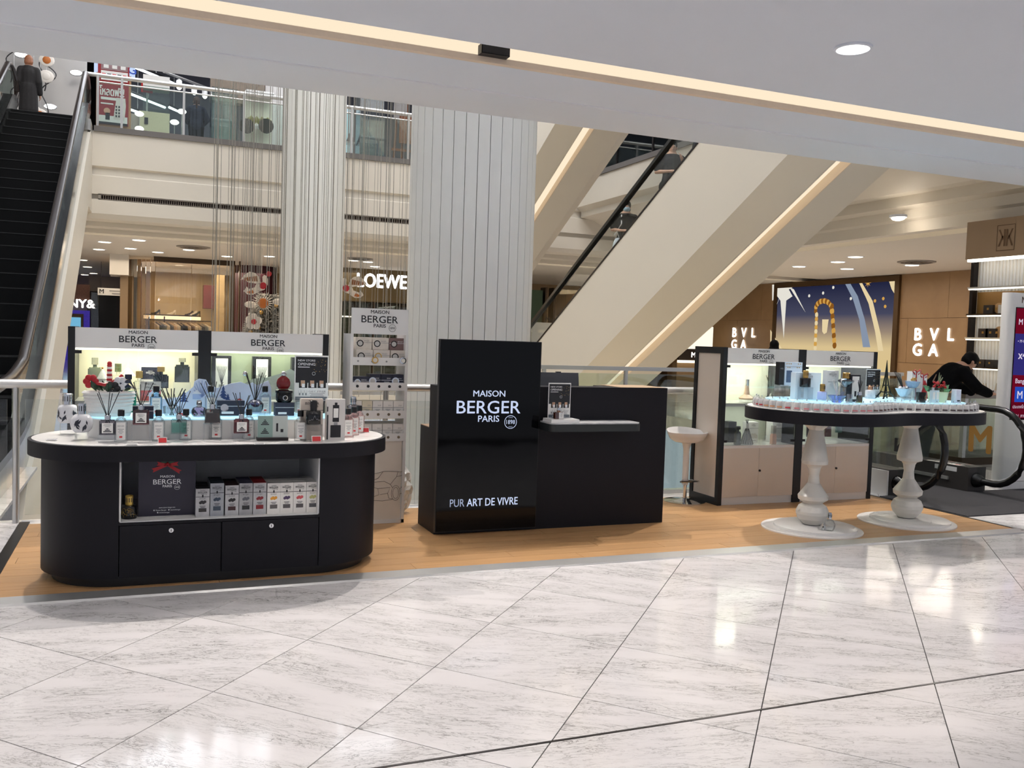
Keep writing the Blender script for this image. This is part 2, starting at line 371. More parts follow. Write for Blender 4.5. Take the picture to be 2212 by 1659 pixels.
# ------------------------------------------------------------------ near ceiling with its light cove
ce = MB(); ce.box(-9, 20, -6, 4.74, CEIL, CEIL+.3)                                # near part
ce.box(-9, 20, 5.07, 5.62, CEIL, CEIL+.3)                                       # strip beyond the cove
ce.ext([(5.62, CEIL), (6.39, CEIL+.05), (6.39, 5.8), (5.62, 5.8)], 'x', -9, 20)   # bulkhead up to the floor above
ce.box(-9, 20, 4.6, 5.2, CEIL+.24, CEIL+.3)
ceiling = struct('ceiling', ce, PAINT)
struct('trim_5', MB().box(-9, 20, 5.045, 5.07, CEIL+.034, CEIL+.24), WARMSTRIP, ceiling)  # glow put on the cove's far wall in place of a hidden strip's light
struct('trim_6', MB().box(-9, 20, 5.03, 5.07, CEIL, CEIL+.034), M('cove_lip', (236, 216, 194), .6, vary=.04, vscale=40), ceiling)
MB().tube([(-9, 5.62, CEIL+.002), (20, 5.62, CEIL+.002)], .012).build('ceiling_bead', M('glossy_bead', (236, 238, 244), .18, vary=.02), ceiling, smooth=True)
v = thing('ceiling_speaker', 'small black rectangular box fixed in the glowing ceiling cove', 'speaker', (1.87, 5.03, CEIL+.06))
MB().box(1.78, 1.955, 4.97, 5.03, CEIL+.03, CEIL+.085).build('body', BLACK, v)
MB().box(1.785, 1.95, 4.966, 4.97, CEIL+.034, CEIL+.081).build('grille', INK, v)
for k, (x, y) in enumerate(DOWN[:1]):
    t = thing('downlight', 'round glowing downlight set in the near white ceiling', 'ceiling light', (x, y, CEIL))
    MB().lathe([(.083, 0), (.083, -.012), (.0, -.012)], n=32).build('lens', DISC, t, local=True)
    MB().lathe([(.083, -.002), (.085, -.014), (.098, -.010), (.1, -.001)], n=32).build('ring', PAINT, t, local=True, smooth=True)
# ------------------------------------------------------------------ columns
def column(x, y, r, n, z0, z1, name):
    c = struct(name, MB().lathe([(r-.02, z0), (r-.02, z1)], x, y, 40), M('column_core', (176, 174, 168), .7, vary=.05))
    a = 2*PI/n; me = None
    for k in range(n):
        if me is None:
            g = .006/r; mb = MB(); m = 5
            i0 = [((r-.03)*math.cos(g/2+(a-g)*i/m), (r-.03)*math.sin(g/2+(a-g)*i/m)) for i in range(m+1)]
            o0 = [(r*math.cos(g/2+(a-g)*i/m), r*math.sin(g/2+(a-g)*i/m)) for i in range(m+1)]
            mb.prism(o0+i0[::-1], z0, z1); ob = mb.build('panel', COLW); me = ob.data
        else:
            ob = bpy.data.objects.new('panel', me); COL.objects.link(ob)
        ob.parent = c; ob.location = (x, y, 0); ob.rotation_euler = (0, 0, a*k)
    return c
column(3.19, 9.05, .655, 34, -5, 16, 'column_near')
column(3.33, 19.6, .66, 30, -5, 16, 'column_far')
# ------------------------------------------------------------------ gallery across the void
ga = MB()
ga.ext([(22, 5.72), (22, 4.98), (22.07, 4.95), (22.07, 4.80), (22, 4.77), (22, 4.37), (22.1, 4.37), (22.1, 4.26), (22, 4.26), (22, 3.95), (22.06, 3.84), (22.5, 3.82), (22.5, 3.72), (23.05, 3.72), (23.05, 3.62), (23.15, 3.62), (23.15, 3.8), (23.4, 3.8), (23.4, 3.6), (48, 3.6), (48, 5.72)], 'x', -12, 22)
gal = struct('wall_back', ga, SOFFIT)
struct('trim_7', MB().box(-1.02, 22, 21.96, 22.4, 5.72, 5.84), M('grey_slab_cap', (112, 108, 106), .5, vary=.05), gal)
struct('trim_8', MB().box(-12, 22, 23.15, 23.19, 3.63, 3.79), WARMSTRIP, gal)
struct('floor_upper', MB().box(-12, 22, 22.4, 48, 5.72, 5.82), M('grey_floor', (150, 150, 150), .4, vary=.05))
def grille(name, x0, x1, y, z0, z1, label, n):
    t = thing(name, label, 'vent', ((x0+x1)/2, y, z0)); b = (z1-z0)*.16
    MB().box(x0, x1, y-.02, y+.05, z0, z0+b).box(x0, x1, y-.02, y+.05, z1-b, z1).box(x0, x0+.05, y-.02, y+.05, z0, z1).box(x1-.05, x1, y-.02, y+.05, z0, z1).build('frame', M('vent_frame', (150, 142, 132), .5, vary=.05), t)
    MB().box(x0, x1, y+.05, y+.07, z0, z1).build('backing', M('vent_dark', (58, 48, 44), .8, vary=.1), t)
    mb = MB(); w = (x1-x0-.1)/n
    for i in range(n): mb.box(x0+.05+w*i, x0+.05+w*i+w*.3, y, y+.03, z0+b, z1-b)
    tag(mb.build('louvre', M('vent_blade', (128, 116, 106), .5, vary=.05), t), kind='stuff')
a, b = at(212, 435, Y=22), at(606, 478, Y=22); grille('air_vent', a.x, b.x+.4, 22.02, 4.25, 4.38, 'long dark slotted air vent on the fascia left of the far column', 90)
a, b = at(745, 490, Y=22), at(884, 500, Y=22); grille('air_vent', a.x-.3, b.x+.2, 22.02, 4.25, 4.38, 'short dark slotted air vent between the two white columns', 34)
# railing of the upper gallery: one panel between two posts is a thing of its own
px = [(211, 'first'), (263, 'second'), (397, 'third'), (527, 'fourth'), (760, 'fifth'), (883, 'sixth'), (1010, 'seventh')]
xs = [at(p, 240, Y=22.05).x for p, _ in px]+[9, 10.6]
rl = thing('gallery_railing', 'steel and glass railing along the upper gallery edge', 'railing', (xs[0], 22.05, 5.84))
for i, x in enumerate(xs):
    MB().box(x-.025, x+.025, 22.0, 22.08, 5.84, 6.93).build('post', STEEL, rl)
    if i: MB().box(xs[i-1]+.03, x-.03, 22.035, 22.05, 5.86, 6.8).build('glass_panel', GLASSG, rl)
MB().tube([(xs[0]-.3, 22.04, 6.94), (xs[-1], 22.04, 6.94)], .045, 10).build('handrail', STEEL, rl, smooth=True)
MB().tube([(xs[0], 22.04, 6.8), (xs[-1], 22.04, 6.8)], .018, 8).build('rail', STEEL, rl, smooth=True)
# ------------------------------------------------------------------ right hand gallery, its ceiling and the brown stone wall
gr = MB()
def exty(mb, o, y0, y1, mi=0): return mb.ext(o, 'y', y0, y1, mi)
prof = [(10.7, 5.72), (10.7, 5.05), (10.85, 4.95), (10.85, 4.8), (11.2, 4.75), (12.3, 4.28), (12.6, 4.28), (12.6, 4.1), (12.8, 4.06), (12.8, 3.9), (12.86, 3.86), (12.86, 3.66), (12.98, 3.64), (12.98, 3.82), (13.25, 3.82), (13.25, 3.6), (24, 3.6), (24, 5.72)]
exty(gr, prof, 6.4, 22.01)
gright = struct('wall_right', gr, SOFFIT)
struct('trim_9', MB().box(12.98, 13.02, 6.4, 22, 3.66, 3.81), WARMSTRIP, gright)
struct('trim_10', MB().box(10.66, 11.1, 6.4, 22, 5.72, 5.84), M('grey_slab_cap', (112, 108, 106), .5, vary=.05), gright)
rg = thing('side_gallery_railing', 'dark glass railing of the upper gallery beyond the escalator', 'railing', (10.75, 18, 5.84))
for k in range(7):
    y = 21.6-k*1.7; MB().box(10.72, 10.78, y-.03, y+.03, 5.84, 6.9).build('post', DKMETAL, rg)
    if k: MB().box(10.74, 10.76, y+.04, y+1.66, 5.88, 6.8).build('glass_panel', GLASSB, rg)
MB().tube([(10.75, 21.9, 6.92), (10.75, 11, 6.92)], .04).build('handrail', DKMETAL, rg, smooth=True)
BROWN = stone('brown_stone', (148, 116, 82), (160, 128, 92), 1.6)
bw = struct('wall_brown', MB().box(19.22, 19.5, 8, 32, 0, 3.6), M('stone_joint', (96, 68, 44), .7, vary=.1))
for k in range(9):
    for j in range(3):
        y0 = 13.6+k*1.9-(.6 if j % 2 else 0)
        MB().box(19.16, 19.23, y0+.004, y0+1.896, j*1.2+.004, j*1.2+1.196).build('stone_slab', BROWN, bw)
struct('wall_side', MB().box(22, 22.3, 6, 48, 0, 3.6), CREAM)
struct('wall_end', MB().box(-14, 24, 47, 47.3, 0, 16), CREAM)
struct('wall_left', MB().box(-14, -13.7, 7, 48, -5, 16), CREAM)
struct('floor_lower', MB().box(-14, 14, 7, 48, -5.2, -5), stone('beige_floor', (198, 184, 160), (222, 210, 188), 1.2, .3))
struct('trim_11', MB().box(-1.0, 10.2, 7.66, 7.74, -.45, -.002).box(-1.0, 10.2, 21.9, 22, -.6, 0), CREAM)
dl = [(226, 522), (300, 518), (282, 536), (341, 544), (214, 538), (408, 539), (490, 553), (582, 553), (178, 561), (189, 576), (202, 590), (183, 593), (795, 565), (810, 575), (763, 562)]
POSW = ['above the curved shop front', 'over the beige shop', 'near the left escalator', 'towards the far doorway', 'beside the far column', 'left of the bright sign']
for k, (x, y) in enumerate(dl):
    p = at(x, y, Z=3.6); r = .14
    t = thing('recessed_downlight', f'small round warm downlight, {ORD[k]} of those in the far shop ceiling counted by row', 'ceiling light', p, 'downlights in the far shop ceiling')
    MB().lathe([(r, -.001), (r, -.02), (0, -.02)], n=16).build('lens', WARMDISC, t, local=True)
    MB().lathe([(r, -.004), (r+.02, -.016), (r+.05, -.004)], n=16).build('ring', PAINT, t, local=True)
for k, (x, y) in enumerate([(1848, 554), (1810, 565), (1726, 575), (1830, 580), (1970, 572)]):
    p = at(x, y, Z=3.6); r = .15
    t = thing('recessed_downlight', ['nearest of the small downlights before the brown wall', 'second nearest small downlight before the brown wall, left of the nearest', 'leftmost small downlight in the ceiling before the brown wall', 'lowest small downlight above the festive picture', 'rightmost small downlight before the brown wall, beside a dark vent'][k], 'ceiling light', p, 'downlights before the brown wall')
    MB().lathe([(r, -.001), (r, -.02), (0, -.02)], n=16).build('lens', WARMDISC, t, local=True)
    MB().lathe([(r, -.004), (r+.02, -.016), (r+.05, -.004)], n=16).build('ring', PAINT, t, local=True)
for (x, y, r, lb) in [(418, 533, .42, 'round grey ceiling vent above the clothes rail'), (1980, 565, .42, 'round grey ceiling vent above the brown wall'), (778, 558, .35, 'round grey ceiling vent above the bright shop sign')]:
    p = at(x, y, Z=3.6); t = thing('ceiling_vent', lb, 'vent', p)
    MB().lathe([(r, 0), (r, -.02), (r*.85, -.03), (0, -.03)], n=24).build('plate', M('vent_grey', (150, 144, 136), .6, vary=.05), t, local=True)
    for q in (.35, .6, .82): MB().lathe([(r*q, -.03), (r*q, -.036), (r*q-.03, -.036), (r*q-.03, -.03)], n=24).build('ring', DKMETAL, t, local=True)
# ------------------------------------------------------------------ escalators
def ramp_mesh(sec, y0, y1, fz):
    """cross section (x, dz) swept along a straight incline"""
    mb = MB(); n = len(sec)
    mb.add([(x, y, fz(y)+dz) for y in (y0, y1) for x, dz in sec], [(i, (i+1) % n, n+(i+1) % n, n+i) for i in range(n)]+[tuple(range(n))[::-1], tuple(range(n, 2*n))]); return mb
STEPM = M('black_step', (7, 7, 8), .6, spec=.2, vary=.2); NOSE = M('step_nosing', (46, 46, 46), .5, vary=.2)
def escalator_right(zo, label, ya, yb, full):
    fz = lambda y: .54*(19.88-y)+zo
    t = thing('escalator', label, 'escalator', (8.45, 19.9, zo))
    sec = [(7.6, 0), (7.6, -1.63), (8.0, -1.95), (8.03, -1.95), (8.03, -1.78), (8.28, -1.78), (8.28, -1.95), (8.9, -1.95), (9.3, -1.6), (9.3, 0), (9.2, 0), (9.2, -.5), (7.7, -.5), (7.7, 0)]
    ramp_mesh(sec, ya, yb, fz).build('cladding', CREAM, t)
    ramp_mesh([(8.035, -1.79), (8.275, -1.79), (8.275, -1.80), (8.035, -1.80)], ya, yb, fz).build('light_strip', WARMSTRIP, t)
    ramp_mesh([(8.265, -1.80), (8.28, -1.80), (8.28, -1.949), (8.265, -1.949)], ya, yb, fz).build('groove_lining', M('cove_lip2', (236, 218, 196), .6, vary=.03), t)
    if full:
        ramp_mesh([(7.59, 0), (7.7, 0), (7.7, .035), (7.59, .035)], ya, yb, fz).build('skirt_trim', DKMETAL, t)
        n = 6; L = (yb-ya)/n
        for k in range(n):
            ramp_mesh([(7.64, .035), (7.655, .035), (7.655, .6), (7.64, .6)], ya+L*k+.01, ya+L*(k+1)-.01, fz).build('glass_panel', GLASSC, t)
            ramp_mesh([(9.22, .0), (9.235, .0), (9.235, .6), (9.22, .6)], ya+L*k+.01, ya+L*(k+1)-.01, fz).build('glass_panel', GLASSC, t)
        ramp_mesh([(7.6, .6), (7.69, .6), (7.69, .67), (7.6, .67)], ya, yb, fz).build('handrail', RUBBER, t)
        ramp_mesh([(9.19, .6), (9.28, .6), (9.28, .67), (9.19, .67)], ya, yb, fz).build('handrail', RUBBER, t)
        y = ya+.3
        while y > yb: 
            y -= .4
            if 1.0 < fz(y) < 5.2: MB().box(7.72, 9.18, y-.4, y, fz(y)-.46, fz(y)-.26).build('step', STEPM, t)
    return fz
ESC = escalator_right(0, 'white clad escalator with black handrail rising towards the right', 19.8, 8.6, True)
escalator_right(5.75, 'cream underside of the upper escalator with a warm light strip', 21.6, 11, False)
# left escalator, rising away from the viewer
t = thing('escalator', 'dark stepped escalator with steel balustrade rising on the far left', 'escalator', (-1.9, 10, 0))
zh = lambda y: .545*(y-8.85)
def strip(mb, x0, x1, lo, hi, ys):
    """band between two heights that follow the incline"""
    k = len(ys); v = [(x, y, f(y)) for x in (x0, x1) for f in (lo, hi) for y in ys]
    g = lambda a, i: a*k+i
    fs = []
    for i in range(k-1): fs += [(g(0, i), g(0, i+1), g(1, i+1), g(1, i)), (g(2, i), g(3, i), g(3, i+1), g(2, i+1)), (g(1, i), g(1, i+1), g(3, i+1), g(3, i)), (g(0, i), g(2, i), g(2, i+1), g(0, i+1))]
    fs += [(g(0, 0), g(1, 0), g(3, 0), g(2, 0)), (g(0, k-1), g(2, k-1), g(3, k-1), g(1, k-1))]
    return mb.add(v, fs)
def tread(y): return min(5.82, max(.0, zh(y)-1.0))
YS = [8.0, 8.6, 9.2, 9.8, 10.3, 10.8, 12, 14, 16, 18, 20, 21.2, 21.6, 22]
def hz(y): return tread(y)+1.0 if y > 10.8 else (.9+.1*(y-8)/2.8+max(0, (y-10.0))*.12)
STEELD = M('escalator_steel', (158, 160, 158), .2, .9, bump=.12, bscale=3)
cl = MB()
cl.ext([(8.6, -1.6), (13, -1.6), (13.2, .1), (20.8, 3.95), (22, 3.95), (22, 5.62), (21.4, 5.6), (11, .12), (10.2, -.12), (9.4, -.7), (8.6, -.9)], 'x', -1.12, -1.05)
cl.ext([(13.2, -.1), (20.8, 3.9), (22, 3.9), (22, 4.1), (20.6, 4.1), (12.9, .1)], 'x', -2.75, -1.12)
cl.build('cladding', CREAM, t)
for x0, x1, ins in ((-1.2, -1.1, 1), (-2.62, -2.5, -1)):
    strip(MB(), x0-.06, x1, lambda y: hz(y)-1.15 if y > 9.6 else -.02, lambda y: hz(y)-.62, YS).build('steel_deck', STEELD, t)
    strip(MB(), x0-.07, x1+.012, lambda y: hz(y)-.68, lambda y: hz(y)-.60, YS).build('trim_strip', RUBBER, t)
    for k in range(6):
        yy = [10+2*k+.01, 11+2*k, 12+2*k-.01]
        strip(MB(), x0+.03, x0+.05, lambda y: hz(y)-.6, lambda y: hz(y)-.04, yy).build('glass_panel', GLASSG, t)
    pts = [(x0+.04, y, hz(y)) for y in YS]+[(x0+.04, 22.4, 6.72), (x0+.04, 22.62, 6.5), (x0+.04, 22.5, 6.2), (x0+.04, 22.2, 6.08)]
    MB().tube(pts, .055, 10).build('handrail', M('brown_black_handrail', (44, 34, 30), .28, vary=.1), t, smooth=True)
y = 10.7
while y < 21.2:
    st_ = MB().box(-2.5, -1.26, y, y+.42, tread(y)-.25, tread(y+.4)).build('step', STEPM, t)
    MB().box(-2.48, -1.28, y-.006, y, tread(y+.4)-.014, tread(y+.4)-.002).build('nosing', NOSE, st_); y += .4
MB().box(-2.6, -1.05, 21.3, 22.1, 5.6, 5.83).build('landing_plate', STEEL, t)
# ------------------------------------------------------------------ glass railing behind the stand
rl = thing('glass_railing', 'steel handrail on glass panels behind the stand', 'railing', (3, 7.62, 0))
RXS = [-2.2, -.86, .55, 1.95, 3.35, 4.68, 6.1, 6.98]
for i, x in enumerate(RXS):
    MB().tube([(x, 7.62, -.1), (x, 7.62, 1.03)], .024, 10).build('post', STEEL, rl, smooth=True)
    if i: MB().box(RXS[i-1]+.06, x-.06, 7.615, 7.63, .06, .93).build('glass_panel', GLASS, rl)
MB().tube([(-2.5, 7.62, 1.045), (7.0, 7.62, 1.045)], .034, 12).build('handrail', STEEL, rl, smooth=True)
rl = thing('far_glass_railing', 'thin framed glass railing behind the white bar stool', 'railing', (6.2, 10.2, 0))
for k in range(6):
    x = 4.6+k*1.15; MB().box(x-.02, x+.02, 10.18, 10.22, -.6, 1.16).build('post', STEEL, rl)
    if k: MB().box(x-1.12, x-.03, 10.195, 10.205, -.5, 1.1).build('glass_panel', GLASSG, rl)
MB().box(4.4, 10.4, 10.17, 10.23, 1.14, 1.19).build('handrail', STEEL, rl)
MB().box(4.4, 10.4, 10.16, 10.3, -.9, -.42).build('kerb', CREAM, rl)
# ------------------------------------------------------------------ hanging wires of the atrium
wi = MB(); rnd = random.Random(3)
for k in range(84):
    y = 15.6+rnd.random()*2.2; x = at(rnd.choice([rnd.uniform(455, 612), rnd.uniform(600, 745), rnd.uniform(742, 886)]), 600, Y=y).x
    r = rnd.choice([.0035, .0045, .006]); wi.tube([(x, y, rnd.choice([-.6, .4, 1.0])), (x, y, 15.4)], r, 4)
tag(wi.build('hanging_wires', M('wire_steel', (156, 152, 144), .45, .2, vary=.1)), 'curtain of thin grey wires hanging through the atrium', 'wires', kind='stuff')
for k, (x, y, X_, Z_, lb) in enumerate([(331, 503, None, 3.82, 'left glowing spot under the far gallery fascia'), (555, 521, None, 3.82, 'right glowing spot under the far gallery fascia'), (1940, 471, 12.45, None, 'single glowing spot under the right gallery fascia')]):
    p = at(x, y, Z=Z_) if Z_ else at(x, y, X=X_); t = thing('fascia_spot', lb, 'ceiling light', p)
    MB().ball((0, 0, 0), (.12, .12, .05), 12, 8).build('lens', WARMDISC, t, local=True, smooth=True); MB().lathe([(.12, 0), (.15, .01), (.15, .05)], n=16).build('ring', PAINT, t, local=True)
    lamp('fascia_spot_light', 'POINT', p+Vector((0, -.12, -.12)), 6, (255, 240, 220), .05)
# ------------------------------------------------------------------ oval display table on the left
TZ = .835
GLOWTOP = M('glowing_aqua_glass', (190, 236, 246), .15, es=.72, ecol=(176, 232, 255))
NICHE = M('grey_white_niche', (238, 236, 234), .5, vary=.02)
tb = thing('display_table', 'dark oval display table with white top at the left of the stand', 'table', (.45, 5.95, 0))
MB().prism(stadium(-.1, 1.0, 5.95, .38), PZ, .07).build('plinth', BLACK, tb, smooth=True)
def endcap(cx, s, r, n=24):
    return [(cx+s*r*math.cos(a)*1.0, 5.95+r*math.sin(a)) for a in [(-PI/2+PI*i/n)*s for i in range(n+1)]]
for cx, s in ((-.11, -1), (1.017, 1)): MB().prism(endcap(cx, s, .43), .07, .745).build('end_panel', NAVY, tb, smooth=True)
MB().box(-.11, 1.017, 6.3, 6.38, .07, .745).build('back_panel', NAVY, tb)
MB().box(-.105, 1.012, 5.55, 6.3, .07, .372).build('carcass', NAVY, tb)
MB().box(-.109, 1.016, 5.52, 5.56, .372, .388).build('rail', NAVY, tb)
MB().box(-.105, 1.012, 5.53, 6.28, .3881, .393).box(-.109, -.1, 5.53, 6.28, .393, .742).box(1.007, 1.016, 5.53, 6.28, .393, .742).box(-.105, 1.012, 6.26, 6.29, .393, .742).build('niche_lining', NICHE, tb)
for a, b in ((-.107, .444), (.448, 1.014)):
    d = MB().box(a+.002, b-.002, 5.521, 5.548, .072, .369).build('door', NAVY, tb)
    c = ((a+b)/2-.0, 5.517, .335)
    mb = MB(); mb.tube([(c[0], 5.523, c[2]), (c[0], 5.512, c[2])], .0135, 18); mb.build('lock', CHROME, d, smooth=True)
    MB().box(c[0]-.002, c[0]+.002, 5.510, 5.513, c[2]-.007, c[2]+.007).build('keyhole', INK, d)
rim = MB().prism(stadium(-.1, 1.0, 5.95, .512, 28), .745, .832).build('rim', NAVY, tb, smooth=True)
MB().prism(stadium(-.1, 1.0, 5.95, .492, 28), .82, TZ).build('top', WHITE, tb, smooth=True)
RZ = .955
MB().prism(stadium(-.06, .94, 6.0, .24, 20), TZ, RZ-.006).build('riser', WHITEM, tb, smooth=True)
MB().prism(stadium(-.06, .94, 6.0, .243, 20), RZ-.006, RZ).build('glowing_top', GLOWTOP, tb, smooth=True)

# ------------------------------------------------------------------ product builders (local coordinates, front faces -Y)
LABEL = M('white_label', (240, 238, 234), .55, vary=.02)
GREYBAR = M('pale_print', (168, 166, 166), .6, vary=.05)
BLACKP = M('black_cap_plastic', (15, 15, 18), .3, vary=.1)
REEDK = M('black_reed', (22, 20, 20), .6, vary=.2)
def bars(mb, y, x0, x1, z0, dz, n, mi=0, ws=None):
    for i in range(n):
        w = (ws[i % len(ws)] if ws else .8)*(x1-x0)/2; c = (x0+x1)/2
        mb.rect((c, y, z0-dz*i), RX, UZ, -w, w, 0, dz*.38, mi)
    return mb
def refill(loc, label, tint=None, group='clear refill bottles on the oval table'):
    t = thing('refill_bottle', label, 'bottle', loc, group)
    MB().prism(rrect(-.035, .035, -.022, .022, .012), 0, .118).lathe([(.0, .118), (.03, .118), (.026, .132), (.015, .14), (.014, .152)], n=16).build('body', tint or BOTTLE, t, local=True, smooth=True)
    MB().lathe([(.0, .148), (.0185, .148), (.0185, .182), (.016, .185), (0, .185)], n=18).build('cap', BLACKP, t, local=True, smooth=True)
    lb = MB().rect((0, -.0235, 0), RX, UZ, -.024, .024, .012, .112).build('label', LABEL, t, local=True)
    mb = MB(); mb.text('BERGER', (0, -.0242, .088), RX, UZ, .012, width=.036); bars(mb, -.0242, -.02, .02, .072, .008, 4, ws=[.8, .5, .7, .4]); mb.rect((0, -.0242, 0), RX, UZ, -.008, .008, .024, .034, 1)
    mb.build('print', [GREYINK, REDINK], lb, local=True)
    return t
def reeds(parent, z0, n, h, spread, r=.0022, mat=None, seed=0, r0=.006):
    rr = random.Random(seed)
    for i in range(n):
        a = 2*PI*i/n+rr.random()*.5; s = spread*(.65+.5*rr.random()); hh = h*(.88+.2*rr.random())
        MB().tube([(-r0*math.cos(a)*2.2, -r0*math.sin(a)*2.2, z0-.045), (s*math.cos(a), s*.6*math.sin(a), z0+hh)], r, 5).build('reed', mat or REEDK, parent, local=True)
def diffuser(loc, label, glass, w=.088, h=.085, nreed=5, rh=.13, spread=.065, lab=True, group='square reed diffusers on the oval table', liquid=None, rz=0, neck=None):
    t = thing('reed_diffuser', label, 'diffuser', loc, group, rz)
    b = MB(); b.prism(rrect(-w/2, w/2, -w*.3, w*.3, .012), 0, h*.93).prism(rrect(-w*.42, w*.42, -w*.22, w*.22, .01), h*.93, h).build('body', glass, t, local=True, smooth=True)
    if liquid: MB().prism(rrect(-w*.44, w*.44, -w*.24, w*.24, .01), .006, h*.72).build('liquid', liquid, t, local=True, smooth=True)
    MB().lathe([(.017, h), (.017, h+.026), (.012, h+.028), (.011, h+.02)], n=18).build('neck', neck or CHROME, t, local=True, smooth=True)
    if lab:
        l = MB().rect((0, -w*.3-.0012, 0), RX, UZ, -w*.33, w*.33, h*.12, h*.8).build('label', LABEL, t, local=True)
        mb = MB(); bars(mb, -w*.3-.002, -w*.26, w*.26, h*.7, h*.07, 3, ws=[.8, .9, .6])
        for i, q in enumerate((.07, .15, .24)): mb.rect((0, -w*.3-.002, h*(.38-.09*i)), RX, UZ, -w*q, w*q, 0, h*.06, 1)
        mb.build('print', [GREYBAR, INK], l, local=True)
    reeds(t, h+.025, nreed, rh, spread, seed=hash(label) % 97)
    return t
def stand(loc, w, d, h, label, group='clear acrylic stands on the oval table', arch=False):
    t = thing('acrylic_stand', label, 'stand', loc, group)
    mb = MB()
    if arch: mb.box(-w/2, w/2, -d/2, d/2, h-.005, h).box(-w/2, -w/2+.005, -d/2, d/2, 0, h-.005).box(w/2-.005, w/2, -d/2, d/2, 0, h-.005); mb.build('arch', ACRYL, t, local=True)
    else: mb.box(-w/2, w/2, -d/2, d/2, 0, h).build('block', ACRYL, t, local=True)
    return t
def tagcard(loc, label, mat, text=None, w=.05, h=.034, group='small price cards on the oval table'):
    t = thing('price_card', label, 'card', loc, group)
    MB().ext([(-.012, 0), (.012, 0), (.004, h), (.0, h)], 'x', -w/2, w/2).build('holder', ACRYL, t, local=True)
    c = MB().poly([(-w/2, -.0135, .001), (w/2, -.0135, .001), (w/2, -.0015, h), (-w/2, -.0015, h)]).build('card', LABEL, t, local=True)
    mb = MB().poly([(-w*.42, -.0135, .004), (w*.42, -.0135, .004), (w*.42, -.0032, h*.88), (-w*.42, -.0032, h*.88)], 0); mb.v = [(x, y-.0012, z) for x, y, z in mb.v]
    mb.build('print', mat, c, local=True)
    return t
def plainbox(name, loc, w, d, h, mat, label, cat='box', group=None, face=None, logo_c=None, rz=0, extra=None, top=None):
    t = thing(name, label, cat, loc, group, rz)
    MB().box(-w/2, w/2, -d/2, d/2, 0, h).build('carton', mat, t, local=True)
    if top: MB().box(-w/2+.001, w/2-.001, -d/2+.001, d/2-.001, h, h+.0012).build('lid', top, t, local=True)
    if logo_c is not None or extra:
        mb = MB()
        if logo_c is not None: mb.logo((0, -d/2-.0012, h*logo_c[0]), RX, UZ, w*logo_c[1], 0)
        mats = [face or INK]
        if extra: mats += extra(mb, w, d, h)
        mb.build('print', mats, t, local=True)
    return t

D_GREY = G('smoked_bottle_glass', (196, 190, 196), .14); D_RED = G('dark_red_bottle_glass', (214, 150, 152), .14); D_TEAL = G('teal_bottle_glass', (236, 248, 246), .14); D_TAUPE = G('taupe_bottle_glass', (206, 196, 190), .14)
L_GREY = M('smoky_liquid', (58, 50, 58), .2, vary=.1); L_RED = M('dark_red_liquid', (88, 16, 24), .2, vary=.1); L_TEAL = G('teal_liquid', (206, 240, 234), .04); L_TAUPE = M('taupe_liquid', (90, 80, 76), .2, vary=.1); L_RED2 = M('red_liquid', (134, 22, 30), .2, vary=.1)
FZ = TZ
def tp(px, py, ymax, Z):
    """spot on a table top in the direction of pixel px, no further back than ymax"""
    p = at(px, py, Z=Z)
    return p if p.y <= ymax else Vector((p.x*ymax/p.y, ymax, Z))
for px, nm, gl, lq, hh, lb in [(232, 'smoky grey square reed diffuser standing at the left front of the oval table', D_GREY, L_GREY, .042, True), (304, 'dark red square reed diffuser on a tall clear stand', D_RED, L_RED, .1, True), (386, 'teal glass reed diffuser with crossed reeds inside', D_TEAL, L_TEAL, .045, False), (458, 'taupe square reed diffuser without a label', D_TAUPE, L_TAUPE, .105, False), (521, 'bright red square reed diffuser with white label', D_RED, L_RED2, .045, True)]:
    p = tp(px, 951, 5.655, FZ)
    stand((p.x, p.y, FZ), .1, .07, hh, f'clear acrylic block under the {nm.split(" reed")[0]} diffuser', arch=hh > .08)
    diffuser((p.x, p.y, FZ+hh), nm, gl, lab=lb, liquid=lq if lq else None)
for px, py, nm in [(261, 953, 'clear refill bottle beside the smoky grey diffuser'), (342, 953, 'clear refill bottle between the dark red and teal diffusers'), (401, 951, 'clear refill bottle half behind the teal diffuser'), (466, 953, 'clear refill bottle below the taupe diffuser'), (537, 951, 'clear refill bottle half behind the bright red diffuser'), (648, 953, 'clear refill bottle left of the tall beige gift box')]:
    p = tp(px, py, 5.62, FZ); dy = .115 if px == 466 else (.085 if px in (401, 537) else .04); p = p*((p.y+dy)/p.y); refill((p.x, min(p.y, 5.735), FZ), nm)
p = at(351, 957, Z=FZ); tagcard(p, 'red price card before the third refill bottle', REDINK)
p = at(683, 954, Z=FZ); tagcard(p, 'red price card leaning at the tall beige gift box', REDINK, w=.06, h=.036)
p = at(789, 934, Z=FZ); tagcard(p, 'red price card at the right end of the oval table', REDINK)
for k, (x, y, lb) in enumerate([(112, 952, 'white text card lying at the left end of the oval table'), (285, 962, 'flat white card before the smoky diffuser'), (560, 960, 'flat white card near the front of the oval table')]):
    p = at(x, y, Z=FZ); tagcard(p, lb, GREYBAR, w=.06, h=.012)
